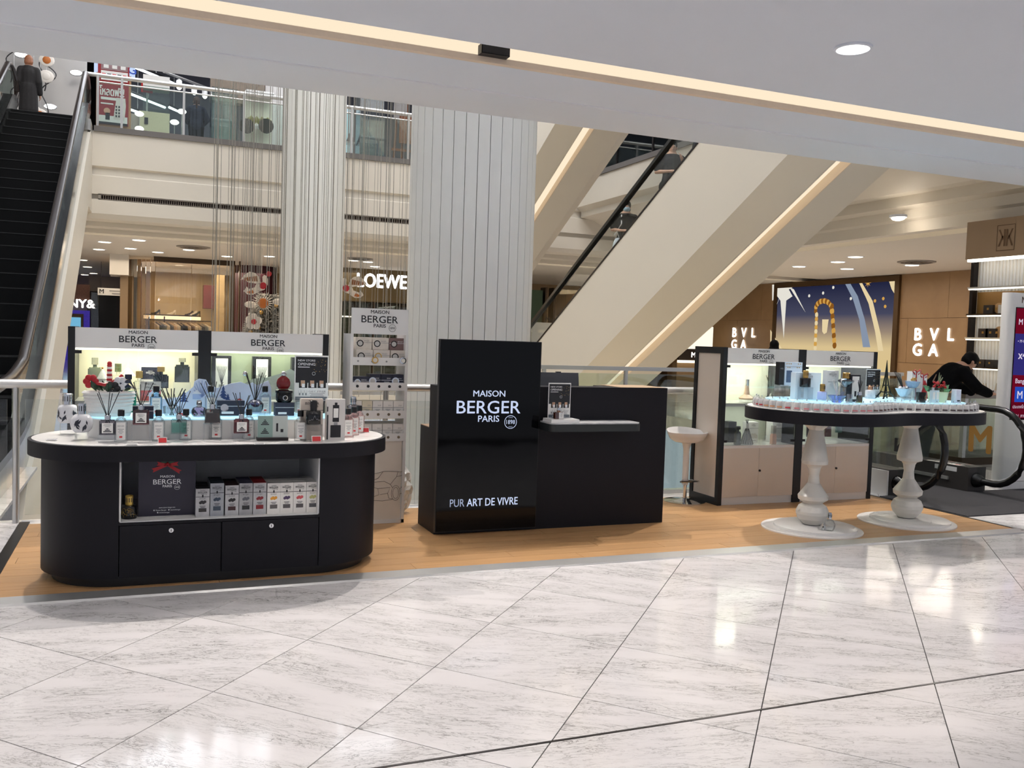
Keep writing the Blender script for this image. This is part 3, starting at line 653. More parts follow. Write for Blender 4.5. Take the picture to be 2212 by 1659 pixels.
# patterned lamp bottles at the left end
LACE = G('patterned_white_glass', (208, 210, 216), .3); LEAF = M('dark_leaf_print', (44, 46, 58), .4, vary=.2)
def lampberger(loc, label, prof, glass, capmat, caph=.05, capr=.024, leaf=True, group='fragrance lamps on the oval table', cat='lamp bottle', n=28, nleaf=9):
    t = thing('fragrance_lamp', label, cat, loc, group)
    MB().lathe(prof, n=n).build('body', glass, t, local=True, smooth=True)
    z = prof[-1][1]
    MB().lathe([(capr, z-.004), (capr, z+caph), (capr*.86, z+caph+.003), (capr*.8, z+caph-.004)], n=20).build('cap', capmat, t, local=True, smooth=True)
    mb = MB()
    for k in range(5): mb.rect((capr*1.01*math.cos(-PI/2+(k-2)*.5), capr*1.01*math.sin(-PI/2+(k-2)*.5), z+caph*.3), RX, UZ, -.0025, .0025, 0, caph*.5)
    mb.build('vent', INK, t, local=True)
    if leaf:
        rr = random.Random(len(label)); R = max(p[0] for p in prof); zc = sum(p[1] for p in prof)/len(prof)
        for k in range(nleaf):
            a = -PI/2+rr.uniform(-1.1, 1.1); z0 = zc*rr.uniform(.55, 1.3); L = rr.uniform(.014, .026); th = rr.uniform(-1, 1)
            rad = R*1.012; u = Vector((-math.sin(a), math.cos(a), 0)); d = u*math.sin(th)+UZ*math.cos(th); s = u*math.cos(th)-UZ*math.sin(th); o = Vector((rad*math.cos(a), rad*math.sin(a), z0))
            MB().poly([o-d*L, o+s*L*.35, o+d*L, o-s*L*.35]).build('leaf_print', LEAF, t, local=True)
    return t
P1 = [(0, 0), (.045, 0), (.055, .015), (.058, .06), (.055, .09), (.045, .105), (.024, .112)]
P2 = [(0, 0), (.036, 0), (.055, .02), (.062, .05), (.058, .08), (.04, .1), (.022, .106)]
MILK = M('milky_white_glass', (226, 226, 230), .15, vary=.02)
p = tp(146, 924, 6.08, FZ); stand((p.x, p.y, FZ), .08, .08, .07, 'clear acrylic block under the tall patterned fragrance lamp')
lampberger((p.x, p.y, FZ+.07), 'white fragrance lamp with dark leaf pattern, standing furthest left', P1, MILK, CHROME, .062, .028)
p = at(176, 950, Z=FZ); t = thing('acrylic_stand', 'round clear acrylic stand under the squat patterned fragrance lamp', 'stand', (p.x, p.y, FZ), 'clear acrylic stands on the oval table')
MB().lathe([(0, 0), (.036, 0), (.036, .045), (0, .045)], n=20).build('block', ACRYL, t, local=True, smooth=True)
lampberger((p.x, p.y, FZ+.045), 'squat white fragrance lamp with dark flower pattern near the left end', P2, MILK, CHROME, .058, .024)
# etched plaque
p = at(588, 951, Z=FZ); t = thing('glass_plaque', 'clear block plaque with two printed pyramids and product pictures', 'sign', (p.x, p.y, FZ))
MB().box(-.092, .092, -.03, .03, 0, .018).build('base', DKMETAL, t, local=True)
MB().box(-.09, .09, -.012, .012, .018, .155).build('pane', ACRYL, t, local=True)
b = MB().rect((0, -.0125, 0), RX, UZ, -.088, .0, .02, .15).build('panel', M('sage_print', (134, 160, 152), .4, vary=.03), t, local=True)
b2 = MB().rect((0, -.0125, 0), RX, UZ, .0, .088, .02, .15).build('panel', M('grey_green_print', (186, 194, 190), .4, vary=.03), t, local=True)
mb = MB()
for z0 in (.042, .095):
    for i, q in enumerate((.024, .017, .01, .004)): mb.rect((-.046, -.0136, z0+.009*i), RX, UZ, -q, q, 0, .006)
mb.build('pyramid_print', INK, b, local=True)
MB().rect((.02, -.0136, .055), RX, UZ, 0, .012, 0, .05).rect((.055, -.0136, .05), RX, UZ, -.008, .008, 0, .02).build('bottle_print', INK, b2, local=True)
# gift boxes at the right end
BEIGE = M('beige_card', (208, 196, 184), .6, vary=.03); BLKGL = M('glossy_black_glass', (10, 10, 12), .12, vary=.1)
p = at(676, 953, Z=FZ)
def sky(mb, w, d, h):
    mb.rect((0, -d/2-.0012, h*.72), RX, UZ, -w/2, w/2, 0, h*.012); return []
plainbox('gift_box', (p.x, p.y+.08, FZ), .135, .05, .255, BEIGE, 'tall beige gift box with dark lettering behind a black lamp', logo_c=(.86, .62), extra=sky)
stand((p.x, p.y, FZ), .10, .07, .105, 'clear acrylic arch under the black skyline lamp', arch=True)
t = lampberger((p.x, p.y, FZ+.105), 'square black fragrance lamp with engraved skyline before the beige gift box', [(0, 0), (.043, 0), (.045, .004), (.045, .076), (.04, .084), (.02, .086)], BLKGL, BLACKP, .055, .021, leaf=False)
mb = MB(); xs_ = [-.036+.006*i for i in range(13)]; hs = [.02, .03, .024, .034, .028, .04, .056, .04, .03, .036, .026, .03, .022]
for i in range(12): mb.tube([(xs_[i], -.0462+abs(xs_[i])*.2, hs[i]), (xs_[i+1], -.0462+abs(xs_[i+1])*.2, hs[i+1])], .0006, 4)
mb.build('skyline_engraving', GREYINK, t, local=True)
p2 = at(672, 950, Z=FZ)
mb0 = at(726, 952, Z=FZ)
def pic(mb, w, d, h):
    y = -d/2-.0012
    mb.rect((0, y, 0), RX, UZ, -w*.17, w*.17, h*.45, h*.86, 0); mb.rect((0, y-.0008, 0), RX, UZ, -w*.13, w*.13, h*.55, h*.78, 1); mb.rect((0, y, 0), RX, UZ, -w*.07, w*.07, h*.86, h*.92, 0)
    mb.rect((0, y, 0), RX, UZ, -w*.28, w*.28, h*.07, h*.37, 0); mb.rect((0, y, 0), RX, UZ, -w*.1, w*.1, h*.37, h*.44, 2)
    mb.rect((0, y, 0), RX, UZ, -w*.48, -w*.40, h*.02, h*.62, 0); mb.rect((0, y, 0), RX, UZ, -w*.48, -w*.42, h*.7, h*.82, 0)
    return [LABEL, GREYINK]
plainbox('gift_box', (mb0.x, mb0.y+.05, FZ), .115, .05, .255, M('pearl_grey_card', (212, 208, 204), .5, vary=.02), 'tall pearl grey gift box printed with two bottles', extra=pic)
# pink bottles and dark lamp at the right end
PINKG = G('pink_bottle_glass', (253, 238, 237), .12)
for k, (px, py) in enumerate([(751, 944), (765, 940), (778, 936)]):
    p = at(px, py, Z=FZ); refill((p.x, p.y+.02*k, FZ), ['pale pink refill bottle nearest the pearl grey box', 'middle pale pink refill bottle at the right end of the oval table', 'rightmost pale pink refill bottle on the oval table'][k], PINKG, 'pale pink refill bottles at the right end')
p = at(771, 934, Z=FZ); p = Vector((1.335, 6.1, FZ)); stand(p, .13, .1, .10, 'clear acrylic arch under the smoky lamp at the right end', arch=True)
lampberger((p.x, p.y, FZ+.1), 'smoky clear fragrance lamp with chrome top at the right end', [(0, 0), (.036, 0), (.04, .01), (.04, .075), (.02, .085)], D_GREY, CHROME, .05, .02, leaf=False)

# ------------------------------------------------------------------ on the glowing riser
GZ = RZ
WICK = M('white_wicker', (232, 230, 226), .6, vary=.06, vscale=40, bump=.4, bscale=60)
GREENL = M('dark_green_leaf', (34, 60, 38), .5, vary=.3); REDL = M('red_ribbon', (176, 22, 34), .4, vary=.1); NAVYB = M('navy_satin', (26, 34, 58), .35, vary=.2); TEALR = M('teal_ribbon', (36, 140, 112), .4, vary=.1)
p = tp(236, 893, 5.98, GZ); bx, by = p.x, p.y
t = thing('gift_basket', 'white wicker basket of flowers, greenery and a striped candy cane', 'basket', (bx, by, GZ))
mb = MB(); prof = []
for i in range(15):
    z = .15*i/14; r = .115+.03*(i/14)+.004*(i % 2); prof.append((r, z))
mb.lathe([(0, 0)]+prof+[(.135, .15), (.13, .03), (0, .03)], n=28); mb.v = [(x, y*.62, z) for x, y, z in mb.v]; mb.build('wicker_bowl', WICK, t, local=True, smooth=True)
for k in range(7):
    mb = MB(); mb.lathe([(.119+.0045*k, .012+.02*k), (.126+.0045*k, .02+.02*k), (.119+.0045*k, .028+.02*k)], n=28); mb.v = [(x, y*.62, z) for x, y, z in mb.v]; mb.build('weave_band', WICK, t, local=True, smooth=True)
rr = random.Random(5)
for k in range(16):
    a = rr.uniform(0, 2*PI); r = rr.uniform(.03, .12); mb = MB(); o = Vector((r*math.cos(a), r*.5*math.sin(a)-.02, .15)); d = Vector((math.cos(a)*.6, -.2, rr.uniform(.5, 1.1))).normalized(); s = d.cross(Vector((0, 1, 0))).normalized(); L = rr.uniform(.04, .08)
    mb.add([o, o+d*L*.5+s*L*.22, o+d*L, o+d*L*.5-s*L*.22, o+d*L*.5+Vector((0, -.008, 0))], [(0, 1, 4), (1, 2, 4), (2, 3, 4), (3, 0, 4)]); mb.build('leaf', GREENL, t, local=True)
for c, m, nm in (((-.1, -.05, .21), REDL, 'red_flower'), ((.06, -.06, .2), M('white_petal', (230, 228, 232), .5, vary=.05), 'white_flower'), ((.02, -.07, .17), BLACKP, 'dark_berry')):
    for k in range(6):
        a = 2*PI*k/6; mb = MB(); mb.ball((c[0]+.024*math.cos(a), c[1], c[2]+.024*math.sin(a)), (.02, .008, .02), 8, 6); mb.build(nm, m, t, local=True, smooth=True)
mb = MB()
for k in range(13): mb.lathe([(.017-.0004*k, .13+.014*k), (.0195-.0004*k, .137+.014*k), (.017-.0004*k, .144+.014*k)], .0, -.03, 12, k % 2)
mb.ball((0, -.03, .318), .014, 10, 6, 0); mb.build('candy_cane', [REDL, M('white_stripe', (240, 236, 232), .4, vary=.02)], t, local=True, smooth=True)
MB().tube([(-.07, -.05, .2), (-.02, -.06, .19), (.05, -.05, .22), (.07, -.04, .25)], .011, 8).build('red_ribbon', REDL, t, local=True, smooth=True)
MB().prism(rrect(.085, .125, -.06, -.02, .006), .225, .255).build('dark_gift', NAVYB, t, local=True)
MB().tube([(.06, -.05, .16), (.1, -.055, .19), (.14, -.05, .17), (.115, -.06, .215), (.06, -.05, .2)], .013, 8).build('navy_bow', NAVYB, t, local=True, smooth=True)
MB().box(.105, .15, .0, .05, .02, .15).build('teal_gift', TEALR, t, local=True)
# winter village cut-out
VIL = M('pale_blue_board', (220, 230, 252), .5, vary=.05, vscale=12); FIR = M('blue_fir_print', (58, 84, 140), .5, vary=.3); SNOW = M('snow_print', (236, 240, 250), .5, vary=.02)
yv = 6.12
def o2(px, py): q = at(px, py, Y=yv); return (q.x, q.z)
out = [(322, 895), (322, 850), (330, 843), (342, 846), (352, 862), (385, 858), (405, 846), (418, 835), (420, 824), (430, 818), (445, 820), (452, 832), (470, 838), (497, 829), (520, 825), (536, 831), (545, 826), (556, 832), (580, 822), (586, 838), (586, 895)]
t = thing('winter_village_cutout', 'pale blue winter village cut-out standing on the glowing table', 'decoration', (o2(450, 895)[0], yv, GZ))
poly = [o2(*q) for q in out]; poly = [(x, max(z, GZ) if q[1] > 890 else z) for (x, z), q in zip(poly, out)]; poly = [(x, GZ if q[1] > 890 else z) for (x, z), q in zip(poly, out)]
MB().ext(poly, 'y', yv, yv+.008).build('board', VIL, t)
def fir(px, py, h, w):
    x, z = o2(px, py); mb = MB()
    for i in range(4): mb.poly([(x-w*(1-.22*i)/2, yv-.002-.0006*i, z+h*.24*i), (x+w*(1-.22*i)/2, yv-.002-.0006*i, z+h*.24*i), (x, yv-.002-.0006*i, z+h*(.24*i+.34))])
    mb.build('fir_tree', FIR, t)
fir(397, 868, .07, .06); fir(482, 862, .085, .06); fir(492, 868, .05, .045)
for px, py, w, h, rf in ((475, 872, .055, .045, SNOW), (517, 872, .05, .035, M('red_roof', (188, 60, 60), .5, vary=.1)), (425, 862, .05, .06, SNOW)):
    x, z = o2(px, py); hs_ = MB().poly([(x-w/2, yv-.004, z), (x+w/2, yv-.004, z), (x+w/2, yv-.004, z+h*.6), (x-w/2, yv-.004, z+h*.6)]).build('house', M('house_print', (176, 196, 236), .5, vary=.1), t)
    MB().poly([(x-w*.6, yv-.0055, z+h*.55), (x+w*.6, yv-.0055, z+h*.55), (x, yv-.0055, z+h)]).build('house_roof', rf, hs_)
x, z = o2(436, 852)
for k in range(9):
    a = PI*k/8; MB().tube([(x, yv-.003, z-.02), (x+.05*math.cos(a), yv-.003, z+.03+.06*math.sin(a))], .0016, 4).build('bare_branch', M('branch_print', (150, 170, 216), .5, vary=.1), t)
# other things on the riser
NAVYC = M('navy_card', (28, 32, 54), .5, vary=.05)
def navyprint(mb, w, d, h):
    mb.rect((0, -d/2-.0012, h*.62), RX, UZ, -w/2, w/2, 0, h*.03); mb.rect((0, -d/2-.0012, h*.12), RX, UZ, -w*.35, w*.1, 0, h*.16); return []
p = at(309, 905, Z=GZ); plainbox('navy_box', (p.x, p.y+.03, GZ), .115, .06, .075, NAVYC, 'small navy box behind the dark red diffuser', face=WHITEINK, logo_c=None, extra=navyprint)
p = at(498, 897, Z=GZ); t = plainbox('navy_box', (p.x, p.y, GZ), .165, .06, .095, NAVYC, 'wide navy box with a silver disc beside the red diffuser', face=WHITEINK, extra=navyprint)
MB().ring((-.04, -.032, .05), RX, UZ, .0, .024).build('silver_disc', CHROME, t, local=True)
p = at(613, 897, Z=GZ); t = plainbox('navy_box', (p.x, p.y, GZ), .12, .08, .085, NAVYC, 'navy box under the black candle jar', face=WHITEINK, extra=navyprint)
c0 = (p.x, p.y, GZ+.085); t = thing('candle_jar', 'black lidded candle jar with a round silver mark on a navy box', 'candle', c0)
MB().lathe([(0, 0), (.04, 0), (.052, .012), (.054, .05), (.05, .06)], n=28).build('jar', BLKGL, t, local=True, smooth=True)
MB().lathe([(.05, .06), (.057, .062), (.057, .078), (.03, .084), (0, .084)], n=28).build('lid', BLKGL, t, local=True, smooth=True)
MB().ring((0, -.0555, .032), RX, UZ, .012, .016).build('silver_mark', CHROME, t, local=True)
t = thing('fragrance_lamp', 'dark red flask shaped fragrance lamp standing on the black candle jar', 'lamp bottle', (p.x-.005, p.y+.01, GZ+.169))
mb = MB(); mb.lathe([(.0, 0), (.03, .002), (.043, .02), (.045, .042), (.038, .066), (.02, .082), (.012, .086)], n=28); mb.v = [(x, y*.55, z) for x, y, z in mb.v]; mb.build('body', M('dark_red_glass', (110, 18, 22), .12, vary=.1), t, local=True, smooth=True)
MB().ball((0, 0, .1), .018, 14, 9).build('stopper', CHROME, t, local=True, smooth=True)
p = tp(551, 886, 5.93, GZ); stand((p.x, p.y, GZ), .12, .08, .03, 'clear acrylic block under the deep blue bowl diffuser', arch=False)
t = thing('reed_diffuser', 'deep blue bowl diffuser with a fan of black reeds', 'diffuser', (p.x, p.y, GZ+.03))
MB().lathe([(0, 0), (.04, 0), (.05, .02), (.052, .05), (.03, .072), (.02, .076)], n=28).build('body', G('blue_clear_glass', (140, 160, 214), .25), t, local=True, smooth=True)
MB().lathe([(0, .003), (.038, .003), (.048, .02), (.05, .046), (0, .046)], n=28).build('liquid', M('deep_blue_liquid', (20, 26, 74), .15, vary=.1), t, local=True, smooth=True)
reeds(t, .07, 9, .17, .07, seed=3); MB().ball((-.065, 0, .24), .016, 10, 7).build('silver_knob', CHROME, t, local=True, smooth=True)
p = tp(371, 886, 5.95, GZ); t = thing('reed_diffuser', 'clear glass bowl diffuser with thick black reeds', 'diffuser', (p.x, p.y, GZ))
MB().lathe([(0, 0), (.035, 0), (.05, .02), (.053, .06), (.05, .062), (.046, .02), (0, .008)], n=28).build('body', BOTTLE, t, local=True, smooth=True)
reeds(t, .05, 7, .13, .07, r=.003, seed=8)
p = tp(430, 888, 5.92, GZ); lampberger(p, 'small pink patterned fragrance lamp before the blue village', [(0, 0), (.032, 0), (.044, .012), (.046, .035), (.036, .055), (.018, .062)], G('rose_glass', (226, 206, 224), .3), CHROME, .035, .015, nleaf=6)
p = tp(456, 893, 5.98, GZ); refill((p.x, p.y+.04, GZ), 'clear refill bottle beside the pink lamp on the glowing top', None, 'refill bottles on the glowing oval top')
p = at(337, 899, Z=GZ); refill((p.x, p.y+.02, GZ), 'pale blue lit refill bottle before the village cut-out', G('ice_blue_glass', (206, 232, 246), .2), 'refill bottles on the glowing oval top')
p = tp(573, 893, 6.03, GZ); refill((p.x, p.y+.03, GZ), 'clear refill bottle left of the candle jar', None, 'refill bottles on the glowing oval top')
p = tp(645, 893, 6.03, GZ); refill((p.x, p.y+.02, GZ), 'clear refill bottle right of the candle jar', None, 'refill bottles on the glowing oval top')
p = tp(306, 900, 5.93, GZ); plainbox('gift_set', (p.x, p.y+.1, GZ), .09, .06, .075, M('white_glass_set', (224, 220, 222), .3, vary=.02), 'white candle carton behind the small navy box', logo_c=(.5, .5))
p = tp(385, 895, 5.86, GZ); t = thing('toy_truck', 'tiny red toy truck before the blue village', 'toy', (p.x+.03, p.y+.02, GZ))
MB().box(-.03, .03, -.012, .012, .008, .024).box(.012, .03, -.012, .012, .024, .034).build('body', REDL, t, local=True)
for x in (-.018, .018): MB().tube([(x, -.014, .008), (x, .014, .008)], .008, 10).build('wheel', BLACKP, t, local=True)
# announcement posters in clear frames
DARKP = M('dark_photo_print', (24, 24, 28), .35, vary=.5, vscale=90); GOLDP = M('gold_print', (196, 156, 92), .4, vary=.2); SKINP = M('photo_print_skin', (190, 150, 124), .5, vary=.4, vscale=60)
def poster(loc, w, h, label, rz=0, cut=False):
    t = thing('announcement_poster', label, 'poster', loc, None, rz)
    MB().box(-w/2, w/2, 0, .006, 0, h).box(-w/2, w/2, -.03, .04, 0, .004).build('acrylic_frame', ACRYL, t, local=True)
    s = MB().rect((0, -.0012, 0), RX, UZ, -w/2+.002, w/2-.002, .004, h-.002).build('sheet', PAPER, t, local=True)
    mb = MB(); y = -.0024
    mb.rect((0, y, 0), RX, UZ, -w*.46, w*.46, h*.40, h*.96, 0)
    mb.text('NEW STORE', (-w*.40, y-.0008, h*.86), RX, UZ, h*.06, 1, 'L', bold=.01, width=w*.5)
    mb.text('OPENING', (-w*.40, y-.0008, h*.775), RX, UZ, h*.08, 1, 'L', bold=.01, width=w*.5)
    mb.rect((-w*.4, y-.0008, h*.73), RX, UZ, 0, w*.34, 0, h*.016, 1)
    rr = random.Random(4)
    for k in range(26):
        mb.ring((rr.uniform(.05, .43)*w, y-.0008, h*rr.uniform(.62, .93)), RX, UZ, 0, h*rr.uniform(.004, .009), 6, 2)
    mb.ring((w*.06, y-.0008, h*.6), RX, UZ, h*.03, h*.036, 16, 1)
    for k in range(3):
        x = (-.36+.27*k)*w; mb.rect((x, y-.0008, h*.29), RX, UZ, 0, w*.24, 0, h*.26, 0); mb.rect((x+w*.05, y-.0016, h*.33), RX, UZ, 0, w*.12, 0, h*.12, 3); mb.rect((x+w*.08, y-.002, h*.3), RX, UZ, 0, w*.09, 0, h*.08, 1)
        xx = -.36*w+.09*w*k; mb.rect((xx, y-.0008, h*.13), RX, UZ, 0, w*.05, 0, h*.05, 4); mb.rect((xx+w*.02, y-.0008, h*.18), RX, UZ, -w*.03, -w*.024, 0, h*.06, 4); mb.rect((xx+w*.02, y-.0008, h*.18), RX, UZ, w*.03, w*.036, 0, h*.06, 4)
    mb.text('GET FREE', (w*.17, y, h*.2), RX, UZ, h*.045, 4, width=w*.5); bars(mb, y, -w*.08, w*.42, h*.17, h*.03, 3, 4, [.9, .7, .8])
    mb.rect((0, y, h*.02), RX, UZ, -w*.46, w*.46, 0, h*.08, 5); mb.text('\u25a0  maisonberger', (0, y-.0008, h*.045), RX, UZ, h*.03, 1, width=w*.6)
    mb.build('print', [DARKP, WHITEINK, GOLDP, SKINP, GREYINK, M('slate_print', (110, 118, 126), .5, vary=.03)], s, local=True)
    return t
p = at(672, 858, Y=6.02); poster((p.x, 6.02, GZ+.09), .225, .305, 'new store opening poster standing on the oval table')
stand((p.x, 6.02, GZ), .2, .09, .09, 'clear acrylic arch under the opening poster on the oval table', arch=True)

# ------------------------------------------------------------------ inside the niche of the oval table
NZ = .393
GILT = M('gilt_filigree', (196, 164, 84), .3, .8, vary=.3)
p = at(279, 1119, Z=NZ); t = lampberger((p.x, 5.63, NZ), 'small black fragrance lamp with gold filigree in the table niche', [(0, 0), (.04, 0), (.042, .004), (.042, .068), (.036, .076), (.018, .08)], BLKGL, GILT, .05, .022, leaf=False)
rr = random.Random(9)
for k in range(14):
    a = -PI/2+rr.uniform(-1, 1); z0 = rr.uniform(.015, .06); R = .0428
    pts = [(R*math.cos(a+.25*math.cos(q)), R*math.sin(a+.25*math.cos(q)), z0+.009*math.sin(q)) for q in [i*PI/4 for i in range(6)]]
    MB().tube(pts, .0009, 4).build('filigree', GILT, t, local=True)
p = at(361, 1117, Z=NZ); t = thing('gift_bag', 'large navy paper bag with holly and red ribbon in the table niche', 'bag', (p.x, 5.66, NZ))
BAGM = M('navy_gift_bag', (30, 26, 46), .35, vary=.05); w, h = .315, .335
MB().box(-w/2, w/2, 0, .1, 0, h).build('bag_body', BAGM, t, local=True)
MB().logo((0, -.0012, h*.56), RX, UZ, .155).build('logo', WHITEINK, t, local=True)
mb = MB(); mb.text('www.maison-berger.com', (0, -.0012, .045), RX, UZ, .012, width=.09); mb.text('\u25cf Maison Berger   \u25cf maisonberger', (0, -.0012, .03), RX, UZ, .011, width=.15); mb.text('\u25cf maisonberger', (-.02, -.0012, .016), RX, UZ, .011, width=.07); mb.build('lettering', WHITEINK, t, local=True)
for a, L in ((2.6, .055), (.5, .05), (-.6, .06), (1.6, .04), (3.6, .04)):
    d = Vector((math.cos(a), 0, math.sin(a))); s = Vector((-math.sin(a), 0, math.cos(a))); o = Vector((0, -.004, h*.92)); pts = []
    for i in range(7): pts.append(o+d*L*i/6+s*L*.3*(1 if i % 2 else .45)*math.sin(PI*max(.08, i/6)))
    for i in range(6, -1, -1): pts.append(o+d*L*i/6-s*L*.3*(1 if i % 2 else .45)*math.sin(PI*max(.08, i/6)))
    MB().poly(pts).build('holly_leaf', M('holly_green', (48, 84, 60), .4, vary=.3), t, local=True)
for a, L in ((3.5, .09), (-.55, .085), (.1, .06), (3.0, .06)):
    d = Vector((math.cos(a), 0, math.sin(a))); s = Vector((-math.sin(a), 0, math.cos(a))); o = Vector((0, -.007, h*.9)); MB().poly([o+s*.006, o+d*L+s*.012, o+d*(L-.008), o+d*L-s*.012, o-s*.006]).build('ribbon', REDL, t, local=True)
for k in range(3): MB().ball((.008*(k-1), -.012, h*.91+.006*(k % 2)), .008, 8, 6).build('berry', REDL, t, local=True, smooth=True)
# boxed bouquets: nine kinds side by side, three deep
SILV = M('silver_print_card', (176, 176, 178), .35, vary=.25, vscale=25); WARMC = M('white_bouquet_card', (236, 232, 226), .5, vary=.02)
KIND = [('silver print box with a dark flower', SILV, M('lid_black', (26, 24, 28), .5, vary=.1), (30, 26, 28), 'dark', .165, (40, 36, 40)), ('grey blue print box with a blue flower', M('grey_blue_card', (150, 154, 160), .4, vary=.2, vscale=25), M('lid_slate', (40, 52, 62), .5, vary=.1), (58, 70, 86), 'blue', .195, (52, 66, 84)),
    ('silver print box with a dark red lid', SILV, M('lid_maroon', (56, 24, 28), .5, vary=.1), (52, 16, 22), 'maroon', .18, (30, 26, 30)), ('grey print box with a round swirl and violet lid', M('mid_grey_card', (158, 158, 160), .4, vary=.2, vscale=25), M('lid_violet', (84, 82, 108), .5, vary=.1), (26, 26, 30), 'violet', .19, (90, 92, 100)),
    ('silver print box with red window and red lid', SILV, M('lid_red', (150, 26, 34), .5, vary=.1), (120, 16, 26), 'red', .19, (130, 30, 40)), ('white bouquet box with an orange fruit picture', WARMC, WARMC, (92, 88, 86), 'orange', .185, (236, 160, 50)), ('white bouquet box with a purple flower picture', WARMC, WARMC, (80, 76, 78), 'purple', .185, (84, 64, 100)),
    ('white bouquet box with a pink flower picture', WARMC, WARMC, (76, 72, 74), 'pink', .185, (214, 90, 96)), ('white bouquet box with a pale green picture', WARMC, WARMC, (76, 76, 80), 'green', .185, (190, 186, 120))]
pxs = [437, 468, 500, 530, 560, 590, 618, 646, 674]
for k, (nm, cm, lid, wc, cn, hh, fl) in enumerate(KIND):
    p = at(pxs[k], 1108, Y=5.6); ww = .077
    wm = M('window_'+cn, wc, .2, vary=.1); fm = M('flower_'+cn, fl, .5, vary=.3)
    for r in range(3):
        def face(mb, w, d, h, r=r):
            if r: return []
            mb.logo((0, -d/2-.0012, h*.84), RX, UZ, w*.68, 0); mb.rect((0, -d/2-.0012, h*.70), RX, UZ, -w/2, w/2, 0, .003, 0); mb.rect((0, -d/2-.0016, h*.69), RX, UZ, -.004, .004, 0, .016, 0)
            mb.text('BOUQUET', (0, -d/2-.0012, h*.63), RX, UZ, .009, 0, width=w*.45)
            for q in range(4): mb.ring((-.012+.008*q, -d/2-.0012-.0002*q, h*.5+.005*(q % 2)), RX, UZ, 0, .009, 10, 2)
            bars(mb, -d/2-.0012, -w*.3, w*.3, h*.37, .008, 2, 0, [.7, .5]); mb.rect((0, -d/2-.0012, h*.17), RX, UZ, -w*.28, w*.28, 0, h*.13, 1); return [wm, fm]
        lab = nm+[', front of its row', ', second of its row', ', rearmost of its row'][r]
        plainbox('bouquet_box', (p.x, 5.585+.04+r*.085, NZ), ww, .08, hh, cm, lab, group='boxed bouquets in the table niche', face=INK, extra=face if r == 0 else None, top=lid)
# ------------------------------------------------------------------ glass vitrines with lettered headers
LEDW = E('vitrine_led', (255, 250, 226), 3)
def vitrine(x0, x1, label, inner, led, power, side_inset=False, lcol=(255, 250, 228)):
    y0, y1, top = 7.0, 7.47, 1.487; p = .045
    t = thing('display_cabinet', label, 'cabinet', ((x0+x1)/2, 7.23, PZ), 'lettered display cabinets of the stand')
    for s, (a, b) in enumerate(((x0, x0+p), (x1-p, x1))):
        mb = MB()
        if side_inset and s == 0:
            mb.box(a, b, y0, y0+.05, PZ, top).box(a, b, y1-.05, y1, PZ, top).box(a, b, y0+.05, y1-.05, PZ, .08).box(a, b, y0+.05, y1-.05, top-.06, top)
            f = mb.build('side_panel', BLACK, t); MB().box(a+.012, b-.006, y0+.05, y1-.05, .08, top-.06).build('inset_panel', PANELW, f)
        else: mb.box(a, b, y0, y1, PZ, top).build('side_panel', BLACK, t)
    a, b = x0+p, x1-p
    h = MB().box(a, b, y0+.004, y0+.03, 1.34, top-.004).build('header', WHITE, t)
    MB().logo(((a+b)/2, y0+.002, 1.386), RX, UZ, .25).build('logo', INK, h)
    MB().box(a, b, y0+.03, y1, top-.02, top-.006).build('roof_panel', BLACK, t)
    MB().box(a, b, y1-.02, y1-.004, .57, top-.02).build('back_panel', inner, t)
    MB().box(a, b, y0+.03, y1-.02, .935, .965).build('shelf', M('grey_shelf', (190, 190, 188), .4, vary=.02), t)
    MB().box(a, b, y0+.006, y1-.02, .545, .57).build('floor_panel', WHITE, t)
    MB().box(a, b, y0+.034, y1-.03, 1.325, 1.338).build('led_strip', led, t)
    m = (a+b)/2
    for u, v in ((a+.003, m-.002), (m+.002, b-.003)):
        MB().box(u, v, y0+.008, y0+.014, .575, 1.336).build('glass_door', GLASS, t)
        d = MB().box(u-.001, v+.001, y0+.004, y0+.022, .085, .545).build('door', PANELW, t)
    MB().tube([(m+.012, y0+.005, .33), (m+.012, y0-.004, .33)], .011, 14).build('lock', DKMETAL, d, smooth=True)
    MB().box(a, b, y0+.03, y1, .085, .54).build('carcass', WHITEM, t)
    MB().box(a-.01, b+.0, y0+.015, y1, PZ, .083).build('plinth', WHITE, t)
    for sx, sg in ((a, 1), (b, -1)):
        for z in (1.30, .6): MB().prism([(sx+sg*q[0], y0+.004+q[1]) for q in [(0, 0), (.03, 0), (.042, .005), (.03, .012), (0, .012)]], z, z+.022).build('hinge', DKMETAL, t)
    lamp('vitrine_lamp', 'AREA', ((a+b)/2, 7.22, 1.318), power, lcol, b-a-.1, .25)
    lamp('vitrine_lamp', 'AREA', ((a+b)/2, 7.22, .925), power*.55, lcol, b-a-.1, .25)
    return t
CREAMIN = M('cream_lit_back', (246, 240, 208), .5, vary=.01); GREENIN = M('sage_back', (188, 200, 172), .4, vary=.03); PALEIN = M('pale_green_back', (226, 230, 214), .4, vary=.02)
vitrine(-.476, .427, 'brightly lit black framed vitrine behind the basket of flowers', CREAMIN, LEDW, 3)
vitrine(.427, 1.333, 'sage backed black framed vitrine behind the opening poster', GREENIN, LEDW, 2.2, lcol=(236, 250, 226))
vitrine(4.966, 5.872, 'black framed vitrine with white side beside the bar stool', PALEIN, LEDW, 2.6, True, (250, 255, 240))
vitrine(5.872, 6.80, 'black framed vitrine half hidden by the bean shaped table', PALEIN, LEDW, 2.6, False, (250, 255, 240))
SH = .966
def vx(px, py=820): return at(px, py, Y=7.2).x
